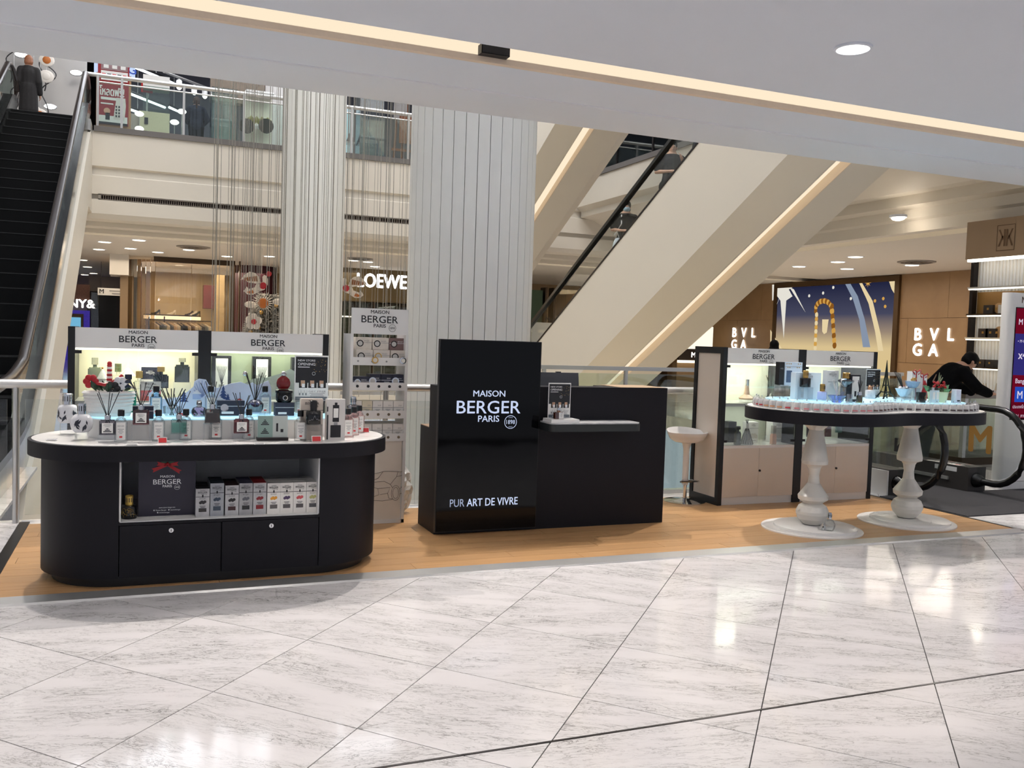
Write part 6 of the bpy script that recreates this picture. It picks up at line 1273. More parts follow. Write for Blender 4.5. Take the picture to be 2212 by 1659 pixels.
for k in range(26):
    z = rr.uniform(.4, 2.3); R = .22+1.0*(2.55-z)/2.4; a = rr.uniform(PI, 2*PI); MB().ball((R*math.cos(a), R*math.sin(a), z), .06, 9, 7).build('bauble', [CHROME, GOLD, M('pearl_bauble', (220, 210, 200), .2, vary=.05)][k % 3], t, local=True, smooth=True)
def flower(c, R, n, m1, m2, r2, nm):
    for k in range(n):
        a = 2*PI*k/n; u = Vector((math.cos(a), 0, math.sin(a))); s = Vector((-math.sin(a), 0, math.cos(a))); o = Vector(c)
        MB().add([o+u*r2*.6+s*R*.05, o+u*R, o+u*r2*.6-s*R*.05, o+u*R*.5+Vector((0, -.03, 0))], [(0, 1, 3), (1, 2, 3), (2, 0, 3)]).build(nm+'_ray', m1, t)
    MB().ball((c[0], c[1]-.03, c[2]), (r2, .03, r2), 16, 8).build(nm+'_heart', m2, t, smooth=True)
WCUT = M('white_cutout', (240, 232, 222), .5, vary=.03); ORNG = M('orange_print', (196, 112, 46), .5, vary=.15); REDC = M('red_cutout', (186, 40, 52), .5, vary=.1)
p = at(568, 655, Y=24.4); flower((p.x, 24.4, p.z), .33, 22, M('silver_ray', (214, 206, 196), .3, .5, vary=.1), ORNG, .13, 'sun')
p = at(548, 695, Y=24.35); flower((p.x, 24.35, p.z), .2, 5, WCUT, REDC, .07, 'blossom')
for k in range(5):
    a = 2*PI*k/5+.3; MB().ball((p.x+.12*math.cos(a), 24.37, p.z+.12*math.sin(a)), (.1, .02, .1), 12, 7).build('blossom_petal', WCUT, t, smooth=True)
for px, py in ((541, 658), (602, 652)):
    p = at(px, py, Y=24.6); MB().ball((p.x, 24.6, p.z), (.16, .03, .09), 12, 7).build('white_leaf', WCUT, t, smooth=True)
def dove(px, py, label, flip=1):
    p = at(px, py, Y=24.0); t = thing('dove_cutout', label, 'decoration', (p.x, 24, p.z))
    def pl(pts, m, y, nm): MB().ext([(flip*x, z) for x, z in pts], 'y', y, y+.02).build(nm, m, t, local=True)
    pl([(-.02, -.2), (.1, -.16), (.18, -.02), (.18, .12), (.14, .2), (.08, .22), (.04, .16), (.05, .05), (-.02, -.02), (-.1, -.02), (-.14, -.08), (-.1, -.16)], WCUT, 0, 'body')
    pl([(.0, .0), (-.04, .16), (-.14, .25), (-.28, .28), (-.4, .2), (-.5, .06), (-.4, .08), (-.3, .0), (-.2, .0), (-.1, -.02)], WCUT, -.03, 'wing'); pl([(-.12, -.1), (-.3, -.16), (-.34, -.1), (-.42, -.22), (-.32, -.3), (-.18, -.3), (-.04, -.22)], WCUT, -.02, 'tail')
    for k in range(6): pl([(-.08-.055*k, .04), (-.1-.055*k, .18-.01*k), (-.14-.055*k, .17-.012*k), (-.12-.055*k, .04)], M('brown_leaf_print', (150, 96, 56), .5, vary=.2) if k == 0 else [m for m in bpy.data.materials if m.name.startswith('brown_leaf_print')][-1], -.04, 'feather')
    pl([(-.34, -.24), (-.2, -.18), (-.16, -.26), (-.26, -.28)], ORNG, -.035, 'tail_mark'); MB().ball((flip*.06, -.02, -.06), (.09, .02, .09), 8, 5).build('breast_star', REDC, t, local=True)
    return t
d = d0 = dove(563, 612, 'white dove cut-out with brown wing feathers above the tree', 1); MB().ball((.2, -.01, .25), (.07, .02, .07), 10, 7).build('red_blossom', REDC, d, local=True)
d = dove(752, 618, 'second white dove cut-out half behind the far column', -1)
MB().tube([(at(565, 600, Y=24).x, 24, at(565, 600, Y=24).z+.1), (at(565, 600, Y=24).x, 24, 3.6)], .008, 4).build('wire', STEEL, d0)
MB().tube([(at(752, 618, Y=24).x, 24, at(752, 618, Y=24).z+.1), (at(752, 618, Y=24).x, 24, 3.6)], .008, 4).build('wire', STEEL, d)
# greenery screen seen between column and escalator
s = thing('green_screen_wall', 'dark green shop wall between the near column and the escalator', 'shop front', (9.6, 27, 0)); a, b = at(1138, 650, Y=27).x, at(1172, 650, Y=27).x
MB().box(a, b, 27, 27.3, 0, 3.1).build('panel', M('forest_green', (40, 70, 40), .4, vary=.3), s); MB().box(b+.05, b+.12, 26.9, 27.3, 0, 3.2).box(b+.35, b+.42, 26.9, 27.3, 0, 3.2).build('post', BRONZE, s)
s = thing('white_hoarding', 'pale hoarding board with black M seen through the escalator glass', 'hoarding', (12, 27, 0)); a, b = at(1150, 700, Y=26.5).x, at(1230, 690, Y=26.5).x
MB().box(a, b, 26.5, 26.6, 0, 2.05).build('board', M('pale_board', (214, 216, 212), .5, vary=.02), s); p = at(1183, 694, Y=26.5); MB().text('M', (p.x, 26.49, p.z), RX, UZ, .2, bold=.02).build('letter', INK, s)
# ------------------------------------------------------------------ brown wall: lit picture and letters
pt = thing('lit_picture', 'large lit festive picture of stars and golden jewel on brown wall', 'picture', (19.1, 21.6, 0))
def skymat():
    m, n, l = _base('night_sky_print'); out = n['Material Output']; n.remove(n['Principled BSDF']); tc = n.new('ShaderNodeTexCoord'); sx = n.new('ShaderNodeSeparateXYZ'); l.new(tc.outputs['Object'], sx.inputs[0])
    mr = n.new('ShaderNodeMapRange'); mr.inputs[1].default_value = .2; mr.inputs[2].default_value = 3.45; l.new(sx.outputs[2], mr.inputs[0]); cr = n.new('ShaderNodeValToRGB'); l.new(mr.outputs[0], cr.inputs[0])
    e = cr.color_ramp.elements; e[0].position = 0; e[0].color = (*srgb((244, 214, 150)), 1); e[1].position = 1; e[1].color = (*srgb((34, 38, 68)), 1)
    for p, c in ((.42, (240, 214, 160)), (.56, (170, 150, 130)), (.72, (78, 80, 104))): q = e.new(p); q.color = (*srgb(c), 1)
    em = n.new('ShaderNodeEmission'); em.inputs[1].default_value = .9; l.new(cr.outputs[0], em.inputs[0]); l.new(em.outputs[0], out.inputs[0]); return m
yA, yB = 24.3, 19.0
FR = M('bronze_picture_frame', (88, 66, 40), .4, .4, vary=.1)
MB().box(19.08, 19.16, yB, yB+.16, 0, 3.58).box(19.08, 19.16, yA-.16, yA, 0, 3.58).box(19.08, 19.16, yB+.16, yA-.16, 3.42, 3.58).build('frame', FR, pt)
pr = MB().box(19.12, 19.155, yB+.16, yA-.16, .15, 3.42).build('print', skymat(), pt)
def onp(px, py, off=0): q = at(px, py, X=19.1-off); return (19.1-off, q.y, q.z)
PW = E('print_white', (248, 244, 232), .95); PG = E('print_gold', (226, 172, 84), .95); PB = E('print_pale_arc', (150, 164, 186), .9); PD = E('print_gold_dark', (150, 96, 36), .9); PC = E('print_cream', (248, 226, 178), .95)
def deco(nm, pts, m, off=.0): MB().poly([onp(*q, off) for q in pts]).build(nm, m, pr)
for q in ([(1697, 612), (1666, 685), (1690, 630)], [(1700, 625), (1693, 732), (1685, 640)], [(1705, 620), (1740, 675), (1715, 625)], [(1668, 615), (1726, 612), (1700, 628), (1680, 640), (1668, 650)], [(1668, 625), (1700, 618), (1712, 640), (1690, 655)]): deco('star_ray', q, PW, .004)
for q in ([(1822, 606), (1832, 604), (1853, 640), (1868, 690), (1880, 750), (1864, 750), (1856, 690), (1842, 645)],): deco('arc', q, PB, .004)
for q in ([(1853, 605), (1858, 604), (1885, 650), (1902, 720), (1908, 758), (1897, 758), (1890, 715), (1876, 655)], [(1664, 712), (1690, 755), (1664, 755)], [(1918, 600), (1936, 598), (1936, 640), (1926, 625)]): deco('arc', q, PC, .006)
for i in range(14):
    a = PI*i/13; x = 1779-17*math.cos(a); y = 668-18*math.sin(a) if i not in (0, 13) else 672; o = onp(x, y, .05); MB().ball(o, (.03, .07, .085), 8, 6).build('jewel_link', PG if i % 2 else PD, pr)
for i in range(9):
    o = onp(1764-.4*i, 680+9*i, .05); MB().ball(o, (.03, .065, .085), 8, 6).build('jewel_link', PG if i % 2 else PC, pr); o = onp(1797+.7*i, 662+10.5*i, .05); MB().ball(o, (.03, .085, .1), 8, 6).build('jewel_link', PG if i % 2 else PD, pr)
deco('jewel_drop', [(1776, 690), (1790, 690), (1786, 718), (1780, 722), (1776, 716)], PC, .02)
for (x, y, r) in ((1875, 611, .13),):
    c = Vector(onp(x, y, .006)); MB().poly([c+Vector((0, (r if i % 2 == 0 else r*.35)*math.cos(PI*i/8), (r if i % 2 == 0 else r*.35)*math.sin(PI*i/8))) for i in range(16)]).build('small_star', PG, pr)
for (x, y) in ((1890, 650), (1908, 645), (1912, 662), (1770, 613), (1800, 621), (1778, 633), (1748, 639), (1838, 645)): c = Vector(onp(x, y, .006)); MB().ring(c, Vector((0, -1, 0)), UZ, 0, .05, 8).build('spark', PG if x > 1850 else PW, pr)
for (px, lab) in ((1968, 'large white lit name letters on the right of the brown wall'), (1577, 'white lit name letters at the left of the lit picture')):
    y0 = at(px, 730, X=19.1).y; bl = thing('lit_letters', lab, 'sign', (19.1, y0, 1.2), 'lit names on the brown wall')
    for j, (row, z) in enumerate((('BVL', 1.82), ('GA', 1.41))):
        for i, ch in enumerate(row):
            mb = MB(); mb.text(ch, (19.13, y0-.2-i*.53, z), Vector((0, -1, 0)), UZ, .45, bold=.04); mb.build('letter', E('lit_letters_white', (255, 252, 246), 2.6) if (i, j) == (0, 0) and px == 1968 else bpy.data.materials['lit_letters_white'], bl)
# small bright shop left of the brown wall
s = thing('bright_shop', 'small brightly lit shop with dark name board beyond the escalator', 'shop front', (18, 28, 0)); a = at(1486, 730, Y=27).x; b = at(1540, 730, Y=27).x
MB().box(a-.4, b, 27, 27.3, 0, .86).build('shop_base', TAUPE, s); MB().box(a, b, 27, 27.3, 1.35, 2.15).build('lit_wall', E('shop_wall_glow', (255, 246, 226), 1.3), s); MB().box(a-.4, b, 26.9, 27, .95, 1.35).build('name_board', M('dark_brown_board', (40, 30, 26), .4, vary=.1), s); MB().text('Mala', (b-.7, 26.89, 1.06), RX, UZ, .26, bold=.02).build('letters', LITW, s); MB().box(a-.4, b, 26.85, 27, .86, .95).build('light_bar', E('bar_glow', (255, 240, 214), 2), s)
struct('wall_hall', MB().box(12, 22, 31.5, 32, 0, 3.6), TAUPE)
# ------------------------------------------------------------------ fluted jewellery stand at the right
t = thing('jewellery_stand', 'white fluted jewellery stand with brown lettered head', 'shop stand', (12.7, 9.6, 0))
hd = MB().box(12.35, 13.3, 7.6, 10.93, 3.02, 3.62).build('head', M('taupe_head', (148, 124, 98), .5, vary=.03), t)
c = at(2172, 513, X=12.34); mb = MB(); Ry = Vector((0, -1, 0)); o = Vector((12.345, c.y, c.z))
for q in ((-.16, -.15, -.19, .19), (.15, .16, -.19, .19), (-.16, .16, -.2, -.19), (-.16, .16, .19, .2)): mb.rect(o, Ry, UZ, *q)
for sg in (-1, 1):
    mb.rect(o, Ry, UZ, sg*.02-.015, sg*.02+.015, -.13, .13); mb.poly([o+Ry*sg*.03+UZ*-.02, o+Ry*sg*.10+UZ*.13, o+Ry*sg*.13+UZ*.13, o+Ry*sg*.05+UZ*-.03]); mb.poly([o+Ry*sg*.045+UZ*.02, o+Ry*sg*.10+UZ*-.13, o+Ry*sg*.135+UZ*-.13, o+Ry*sg*.06+UZ*.04])
mb.build('emblem', M('bronze_emblem', (96, 70, 46), .4, vary=.1), hd)
MB().box(12.36, 12.46, 7.6, 10.9, 2.98, 3.02).build('light_strip', E('stand_glow', (255, 250, 236), 4), t)
MB().box(12.62, 12.66, 7.6, 10.9, 0, 3.02).build('back_panel', M('white_back', (232, 226, 214), .5, vary=.02), t)
y = 7.62; ribm = None
while y < 10.88:
    if ribm is None: ribm = MB().lathe([(.022, .9), (.022, 3.0)], 0, 0, 8).build('rib', WHITEM, t, local=True); ribm.location = (12.62-12.7, y-9.6, 0)
    else: o = bpy.data.objects.new('rib', ribm.data); COL.objects.link(o); o.parent = t; o.location = (12.62-12.7, y-9.6, 0)
    y += .062
MB().box(12.45, 12.55, 10.84, 10.9, 0, 3.02).build('edge_post', DKMETAL, t)
for k, (z, m) in enumerate(((2.55, STEEL), (2.12, BRONZE), (1.74, M('glow_shelf', (240, 230, 210), .4, vary=.05)), (1.27, BRONZE))):
    s = MB().box(12.42, 12.6, 7.6, 10.92, z, z+.025).build('shelf', m, t); MB().box(12.42, 12.5, 7.6, 10.9, z-.02, z).build('shelf_light', E('shelf_light', (255, 244, 222), 3.0), s)
lamp('stand_lamp', 'AREA', (12.48, 9.3, 2.5), 12, (255, 244, 224), 3, .12); lamp('stand_lamp', 'AREA', (12.48, 9.3, 1.7), 10, (255, 240, 214), 3, .12)
MB().box(12.58, 12.61, 7.6, 10.86, 2.15, 2.5).build('gold_panel', M('gold_panel', (140, 104, 56), .4, vary=.1), t)
rr = random.Random(6); cols = [(44, 38, 36), (190, 150, 104), (200, 196, 188), (60, 48, 42)]
n = 0
for z, pxs_, sz in ((2.145, (2136, 2154, 2168), .17), (1.765, (2128, 2144, 2158), .18), (1.295, (2112, 2126, 2146), .15)):
    for i, px in enumerate(pxs_):
        yy = at(px, 720, X=12.5).y; lb = f'{["dark", "gold round", "pale", "brown"][n % 4]} jewellery box, {ORD[i]} from the left on the {["upper", "middle", "lower"][[2.145, 1.765, 1.295].index(z)]} stand shelf'
        b = thing('jewellery_box', lb, 'box', (12.5, yy, z), 'jewellery boxes on the stand'); m = M('jewel_box_%d' % n, cols[n % 4], .4, vary=.2)
        if n % 4 == 1: MB().tube([(0, 0, sz*.5), (.06, 0, sz*.5)], sz*.5, 16).build('case', m, b, local=True, smooth=True)
        else: MB().box(-.05, .05, -sz*.5, sz*.5, 0, sz*.8).build('case', m, b, local=True)
        MB().box(-.056, -.05, -sz*.1, sz*.1, sz*.35, sz*.55).build('clasp', GOLD, b, local=True); n += 1
# glass counter the visitor leans on
t = thing('glass_counter', 'glass topped jewellery counter beside the leaning visitor', 'counter', (10.7, 9.3, 0))
MB().box(10.2, 11.6, 8.9, 9.7, .9, .955).build('top', M('grey_glass_top', (140, 132, 122), .1, vary=.05), t); MB().box(10.25, 11.55, 8.95, 9.65, .1, .9).build('case', GLASSG, t); MB().box(10.2, 11.6, 8.9, 9.7, 0, .1).build('base', BRONZE, t); MB().box(10.22, 10.28, 8.92, 8.98, .1, .9).box(11.52, 11.58, 8.92, 8.98, .1, .9).build('post', STEEL, t)
for k, (dx, c, lb) in enumerate(((.35, (40, 40, 46), 'dark tray with trinkets on the glass counter'), (.75, (232, 226, 222), 'white cup on the glass counter'))):
    b = thing('counter_tray', lb, 'tray', (10.35+dx, 9.1, .955)); MB().box(-.14, .14, -.1, .1, 0, .05).build('tray', M('tray_%d' % k, c, .4, vary=.1), b, local=True)
    for i in range(5): MB().lathe([(0, .05), (.02, .05), (.008, .14), (0, .15)], -.1+.05*i, 0, 8).build('trinket', M('trinket', (220, 206, 180), .4, vary=.1) if i+k == 0 else bpy.data.materials['trinket'], b, local=True)
# ------------------------------------------------------------------ upper gallery: walls, lights and shop fittings
U = 5.82
DARKW = M('charcoal_wall', (96, 97, 108), .5, vary=.1); GREYW = M('grey_white_wall', (196, 192, 188), .45, vary=.02)
struct('wall_upper', MB().box(-.9, 9, 31, 31.3, U, 10.6), DARKW)
struct('ceiling_upper', MB().box(-14, 24, 22.4, 48, 10.4, 10.7), M('charcoal_ceiling', (46, 46, 52), .6, vary=.1))
struct('wall_upper_left', MB().box(-7, -1.35, 25.2, 25.5, U, 10.4), GREYW)
struct('wall_upper_stone', MB().box(at(455, 200, Y=25.6).x, at(572, 200, Y=25.6).x, 25.6, 25.9, 7.55, 10.4), stone('grey_brown_stone', (96, 84, 72), (126, 112, 98), 3))
struct('wall_upper_white', MB().box(at(574, 200, Y=25.6).x, 4.2, 25.7, 25.9, U, 10.4), GREYW)
STRIP = E('cool_tube', (240, 246, 255), 4.5)
for k, (a, b, lb) in enumerate((((293, 146), (375, 180), 'brightest long tube light in the upper shop'), ((280, 202), (356, 232), 'second long tube light behind the railing glass'), ((280, 236), (312, 247), 'short tube light low behind the poster stand'), ((366, 232), (384, 240), 'short tube light left of the seated visitor'))):
    A, B = at(*a, Y=25.0+k*.6), at(*b, Y=28.5+k*.4); t = thing('tube_light', lb, 'light', A, 'tube lights of the upper shop'); MB().tube([A, B], .035, 8).build('tube', STRIP, t); MB().tube([A+Vector((0, 0, .05)), B+Vector((0, 0, .05))], .04, 6).build('housing', DKMETAL, t); MB().tube([A.lerp(B, .5), Vector((A.lerp(B, .5).x, A.lerp(B, .5).y, 10.4))], .008, 4).build('suspension', STEEL, t)
A, B = at(354, 155, Y=25.2), at(455, 193, Y=28); t = thing('light_track', 'grey spotlight track across the dark upper ceiling', 'track', A); MB().tube([A, B], .035, 6).build('rail', STEEL, t)
for f in (.3, .62, .86):
    p = A.lerp(B, f); MB().tube([p, p-Vector((0, 0, .12))], .02, 6).build('stem', STEEL, t); h = MB().tube([p-Vector((0, 0, .1)), p-Vector((0, .1, .28))], .075, 12).build('spot_head', PAPER, t, smooth=True); MB().ball(p-Vector((0, .11, .29)), .06, 8, 6).build('spot_lens', DISC, h)
# red poster stand
yq = 23.0
def uq(px, py, y=yq): return at(px, py, Y=y)
t = thing('poster_stand', 'red Thai poster stand behind the upper railing', 'poster stand', (uq(245, 280).x, yq, U)); a, b = uq(211, 200).x, uq(279, 205).x
RED = M('deep_red_print', (150, 24, 34), .5, vary=.1); TAN = M('tan_frame_board', (178, 136, 98), .6, vary=.05)
MB().box(a-.03, b+.04, yq, yq+.12, U, uq(245, 160).z).build('board', TAN, t)
z0, z1 = uq(245, 178).z, uq(245, 140).z+.25; up = MB().box(a, b, yq-.02, yq, z0, z1).build('upper_sign', RED, t); mb = MB(); w = b-a
mb.rect((a, yq-.024, z0), RX, UZ, w*.1, w*.95, .26, .44, 0); mb.rect((a, yq-.024, z0), RX, UZ, w*.1, w*.95, .03, .24, 1)
for k in range(5): mb.rect((a+w*(.13+.165*k), yq-.028, z0+.08), RX, UZ, 0, w*.12, 0, .1, 2 if k % 2 == 0 else 3)
for k in range(3): mb.rect((a+w*(.18+.27*k), yq-.028, z0+.3), RX, UZ, 0, w*.16, 0, .1, 1)
mb.build('pictures', [M('grey_pink', (150, 120, 124), .5, vary=.05), PAPER, REDINK, INK], up)
za, zb = uq(245, 270).z, uq(245, 183).z; lo = MB().box(a+.02, b-.01, yq-.02, yq, za, zb).build('lower_poster', RED, t); h = zb-za; mb = MB()
mb.text('\u0e42\u0e2b\u0e25\u0e14\u0e1f\u0e23\u0e35!', (a+w*.45, yq-.024, zb-.26), RX, UZ, .26, 0, width=w*.78, bold=.02); mb.rect((a+w*.1, yq-.024, zb-.36), RX, UZ, 0, w*.5, 0, .06, 0); mb.rect((a+w*.1, yq-.024, zb-.46), RX, UZ, 0, w*.4, 0, .03, 0)
mb.rect((a, yq-.024, za+.05), RX, UZ, .02, w-.03, 0, h*.16, 0); mb.rect((a, yq-.026, za), RX, UZ, .02, w-.03, 0, .05, 1)
mb.add([Vector((a+w*.5, yq-.026, za+.12))+RX*x+UZ*z for x, z in ((0, 0), (w*.36, 0), (w*.4, h*.35), (w*.38, h*.55), (w*.1, h*.55), (w*.05, h*.3))], [(0, 1, 2, 3, 4, 5)], 2)
for k in range(12): mb.rect((a+w*(.57+.09*(k % 3)), yq-.03, za+.18+.07*(k//3)), RX, UZ, 0, w*.05, 0, .045, 3)
mb.ring((a+w*.3, yq-.026, za+.3), RX, UZ, 0, .07, 12, 4); mb.rect((a+w*.25, yq-.026, za+.1), RX, UZ, 0, w*.14, 0, .16, 3)
mb.build('print', [PAPER, INK, M('phone_print', (226, 220, 216), .5, vary=.05), INK, M('skin_print', (214, 168, 140), .5, vary=.1)], lo)
g = thing('blue_lit_sign', 'pale blue lit sign with a letter G behind the poster stand', 'sign', (uq(245, 150, 24.5).x, 24.5, 8.5)); MB().box(uq(203, 150, 24.5).x, uq(292, 150, 24.5).x, 24.5, 24.6, uq(245, 163, 24.5).z, uq(245, 140, 24.5).z).build('panel', E('pale_blue_glow', (206, 224, 255), 1.1), g); p = uq(285, 160, 24.48); MB().box(p.x-.5, p.x-.46, 24.53, 24.57, U, uq(245, 163, 24.5).z).build('post', STEEL, g); MB().text('G', (p.x, 24.48, p.z), RX, UZ, .3, bold=.02).build('letter', M('blue_letter', (40, 80, 180), .5, vary=.05), g)
# counter, signs and glass cases
TERR = speckle('terrazzo', (206, 202, 172), (150, 144, 116), 60)
c = thing('terrazzo_counter', 'speckled pale terrazzo counter behind the upper railing', 'counter', (uq(335, 290, 23.4).x, 23.4, U)); a, b = uq(300, 260, 23.4).x, uq(366, 270, 23.4).x; zt = uq(333, 244, 23.4).z
MB().box(a, b, 23.3, 24.1, U, zt).build('block', TERR, c); MB().box(a-.25, a, 23.5, 24.1, U, zt-.05).build('side_block', GREYW, c); MB().box(a+.08, b, 23.4, 24.0, zt, zt+.62).build('glass_case', GLASSG, c); MB().box(a+.08, b, 23.7, 24.0, zt+.62, zt+.95).build('white_sign', PAPER, c); MB().box(a+.12, a+.2, 23.28, 23.3, zt-.3, zt-.15).build('socket', INK, c)
s = thing('red_square_sign', 'small red patterned square sign above the terrazzo counter', 'sign', (uq(318, 190, 23.9).x, 23.9, zt+.6)); MB().box(uq(305, 190, 23.9).x, uq(330, 190, 23.9).x, 23.9, 23.93, uq(318, 200, 23.9).z, uq(318, 173, 23.9).z).build('panel', M('bright_red_print', (206, 44, 44), .5, vary=.1), s); p = uq(318, 187, 23.89); MB().ring((p.x, 23.89, p.z), RX, UZ, .0, .09, 10).build('wreath', M('wreath_print', (120, 130, 100), .5, vary=.3), s); MB().box(p.x-.02, p.x+.02, 23.91, 23.95, U, p.z).build('stem', STEEL, s)
for k, (px, py) in enumerate(((301, 246), (393, 241), (377, 264), (301, 278))):
    p = uq(px, py, 22.8); g = thing('globe_lamp', f'{ORD[k]} small white globe lamp behind the railing from the left', 'lamp', p, 'globe lamps on the upper gallery'); MB().ball((0, 0, 0), (.1, .1, .06), 12, 8).build('globe', E('globe_glow', (255, 252, 246), 3) if k == 0 else bpy.data.materials['globe_glow'], g, local=True, smooth=True); MB().tube([(0, 0, -.05), (0, 0, U-p.z if p.z > U+.1 else -.2)], .012, 6).build('stem', STEEL, g, local=True)
c = thing('glass_showcase', 'tall pale teal glass showcase behind the hanging wires', 'showcase', (uq(484, 260, 23.6).x, 23.6, U)); a, b = uq(457, 250, 23.6).x, uq(512, 260, 23.6).x; MB().box(a, b, 23.6, 24.2, U+.1, 7.4).build('glass_box', G('teal_case_glass', (222, 240, 240), .25), c); MB().box(a, b, 23.6, 24.2, U, U+.1).build('base', STEEL, c); MB().box(a+.1, b-.1, 23.8, 24.1, U+.1, 6.7).build('white_goods', M('pale_goods', (206, 220, 222), .4, vary=.25, vscale=5), c)
c = thing('shelf_unit', 'cream lit shelf unit with plants and round black hats', 'shelf', (uq(560, 250, 24.5).x, 24.5, U)); a, b = uq(530, 250, 24.5).x, uq(590, 250, 24.5).x
MB().box(a, b, 24.8, 24.85, U, 7.7).build('back', M('cream_back', (226, 222, 206), .5, vary=.02), c)
for z in (6.2, 6.75, 7.6): MB().box(a, b, 24.4, 24.8, z, z+.05).build('shelf', PAPER, c)
for k in range(9): MB().ball((a+.08+(b-a-.15)*k/8, 24.5, 6.88+.05*(k % 2)), (.05, .05, .09), 8, 6).build('plant', M('olive_plant', (130, 124, 60), .6, vary=.3) if k == 0 else bpy.data.materials['olive_plant'], c)
for k, px in enumerate((533, 575)): p = uq(px, 272, 24.3); MB().tube([(p.x, 24.3, p.z), (p.x, 24.34, p.z)], .19, 18).build('hat', BLACKP, c)
# pieces between the two columns
c = thing('mirror_case', 'silver mirrored showcase between the columns on the upper floor', 'showcase', (uq(800, 300, 23.6).x, 23.6, U)); a, b = uq(778, 300, 23.6).x, uq(830, 300, 23.6).x; MB().box(a, b, 23.6, 24.2, U, 7.3).build('glass_box', G('silver_case_glass', (226, 236, 236), .25), c); MB().box(a, b, 23.7, 24.2, 7.3, 9.4).build('mirror_panel', M('silver_panel', (180, 182, 180), .15, .8, vary=.3, vscale=4), c)
e = thing('easel_display', 'brown wooden easel with hanging pale panels beside the near column', 'easel', (uq(868, 320, 23.4).x, 23.4, U)); WOODB = M('reddish_wood', (122, 74, 48), .5, vary=.2); x = uq(868, 320, 23.4).x
for dx in (-.22, .0, .2): MB().tube([(x+dx, 23.4, U), (x+dx*.3, 23.5, 8.9)], .03, 6).build('leg', WOODB, e)
MB().box(x-.25, x+.1, 23.35, 23.39, 7.1, 8.4).build('grey_panel', M('grey_cloth', (150, 146, 146), .6, vary=.05), e); MB().box(x-.1, x+.24, 23.3, 23.34, 6.5, 7.2).build('wood_panel', WOODB, e); MB().box(x-.28, x+.24, 23.34, 23.4, 6.3, 6.36).build('ledge', WOODB, e)
w = thing('lit_window_shelf', 'pale blue lit shelf with dark cones behind the railing', 'shelf', (uq(755, 280, 24).x, 24, U)); a, b = uq(744, 280, 24).x, uq(768, 280, 24).x; MB().box(a-.2, b, 24.3, 24.35, U, 7.5).build('back', E('pale_window_glow', (206, 230, 240), 1.0), w); MB().box(a-.2, b, 24, 24.3, 6.5, 6.54).build('shelf', STEEL, w)
for z in (6.0, 6.54): MB().lathe([(.12, z), (.03, z+.25), (0, z+.3)], b-.1, 24.15, 12).build('cone', M('dark_cone', (60, 40, 44), .5, vary=.2) if z < 6.2 else bpy.data.materials['dark_cone'], w, smooth=True)
# hanging ornaments before the upper left wall
SW = M('black_swirl', (40, 36, 38), .4, vary=.1); rr = random.Random(31)
for k, (px, py, s) in enumerate(((22, 130, .5), (95, 140, .6), (100, 200, .65), (30, 200, .4))):
    p = at(px, py, Y=24.8); t = thing('swirl_ornament', f'{["left upper", "right upper", "right lower", "left lower"][k]} black wire swirl on the pale upper wall', 'decoration', p, 'wire swirls on the upper wall')
    MB().tube([(s*.35*math.sin(q*.9)*(.6+.4*math.cos(q*.37)), 0, s*(1-q/5.0)*1.0) for q in [i*.35 for i in range(30)]], .014, 5).build('wire', SW, t, local=True, smooth=True); MB().ball((0, 0, s), .04, 8, 6).build('bead', CHROME, t, local=True); MB().tube([(0, 0, s), (0, 0, 10.4-p.z)], .005, 4).build('thread', STEEL, t, local=True)
for k, (px, py, m, lb) in enumerate(((101, 130, ORNG, 'white heart card with an orange heart'), (100, 165, WCUT, 'stacked white ornament cards on the upper wall'), (72, 240, REDC, 'red blossom ornament card near the escalator top'), (86, 248, ORNG, 'orange leaf ornament card near the escalator top'))):
    p = at(px, py, Y=24.6); t = thing('ornament_card', lb, 'decoration', p); MB().ball((0, 0, 0), (.17, .02, .15), 14, 8).build('card', WCUT, t, local=True, smooth=True); MB().ball((0, -.02, 0), (.09, .015, .09), 10, 7).build('motif', m, t, local=True, smooth=True); MB().tube([(0, 0, .1), (0, 0, 10.4-p.z)], .005, 4).build('thread', STEEL, t, local=True)
for k, (px, py) in enumerate(((45, 118), (164, 157), (108, 230), (60, 220))):
    p = at(px, py, Y=24.9); t = thing('wall_spotlight', f'{["first", "second", "third", "fourth"][k]} bright wall spotlight near the left escalator top', 'light', p, 'spotlights on the upper left wall'); MB().ball((0, 0, 0), (.13, .05, .06), 12, 8).build('lens', DISC, t, local=True, smooth=True); MB().ball((0, .04, 0), (.15, .05, .08), 12, 8).build('housing', CHROME, t, local=True, smooth=True)
# ------------------------------------------------------------------ people
SKIN = M('skin', (206, 160, 134), .5, vary=.05); HAIRK = M('black_hair', (9, 8, 8), .6, spec=.15, vary=.3); HAIRB = M('brown_hair', (50, 32, 26), .6, spec=.15, vary=.3)
KCL = M('black_cloth', (12, 12, 14), .9, spec=.1, vary=.15); NCL = M('navy_cloth', (28, 32, 46), .9, spec=.1, vary=.15); DCL = M('charcoal_cloth', (44, 44, 50), .9, spec=.1, vary=.15); JEAN = M('dark_jeans', (34, 38, 50), .8, vary=.2); MASKM = M('pale_blue_mask', (176, 206, 222), .7, vary=.03)
def blob(name, mat, parent, caps, balls=(), vox=.012, smooth=4):
    mb = MB()
    for a, b, ra, rb in caps: mb.cap(a, b, ra, rb)
    for c, r in balls: mb.ball(c, r, 16, 12)
    o = mb.build(name, mat, parent, local=True, smooth=2)
    r = o.modifiers.new('remesh', 'REMESH'); r.mode = 'VOXEL'; r.voxel_size = vox; r.use_smooth_shade = True
    s = o.modifiers.new('smooth', 'SMOOTH'); s.factor = .5; s.iterations = smooth
    return o
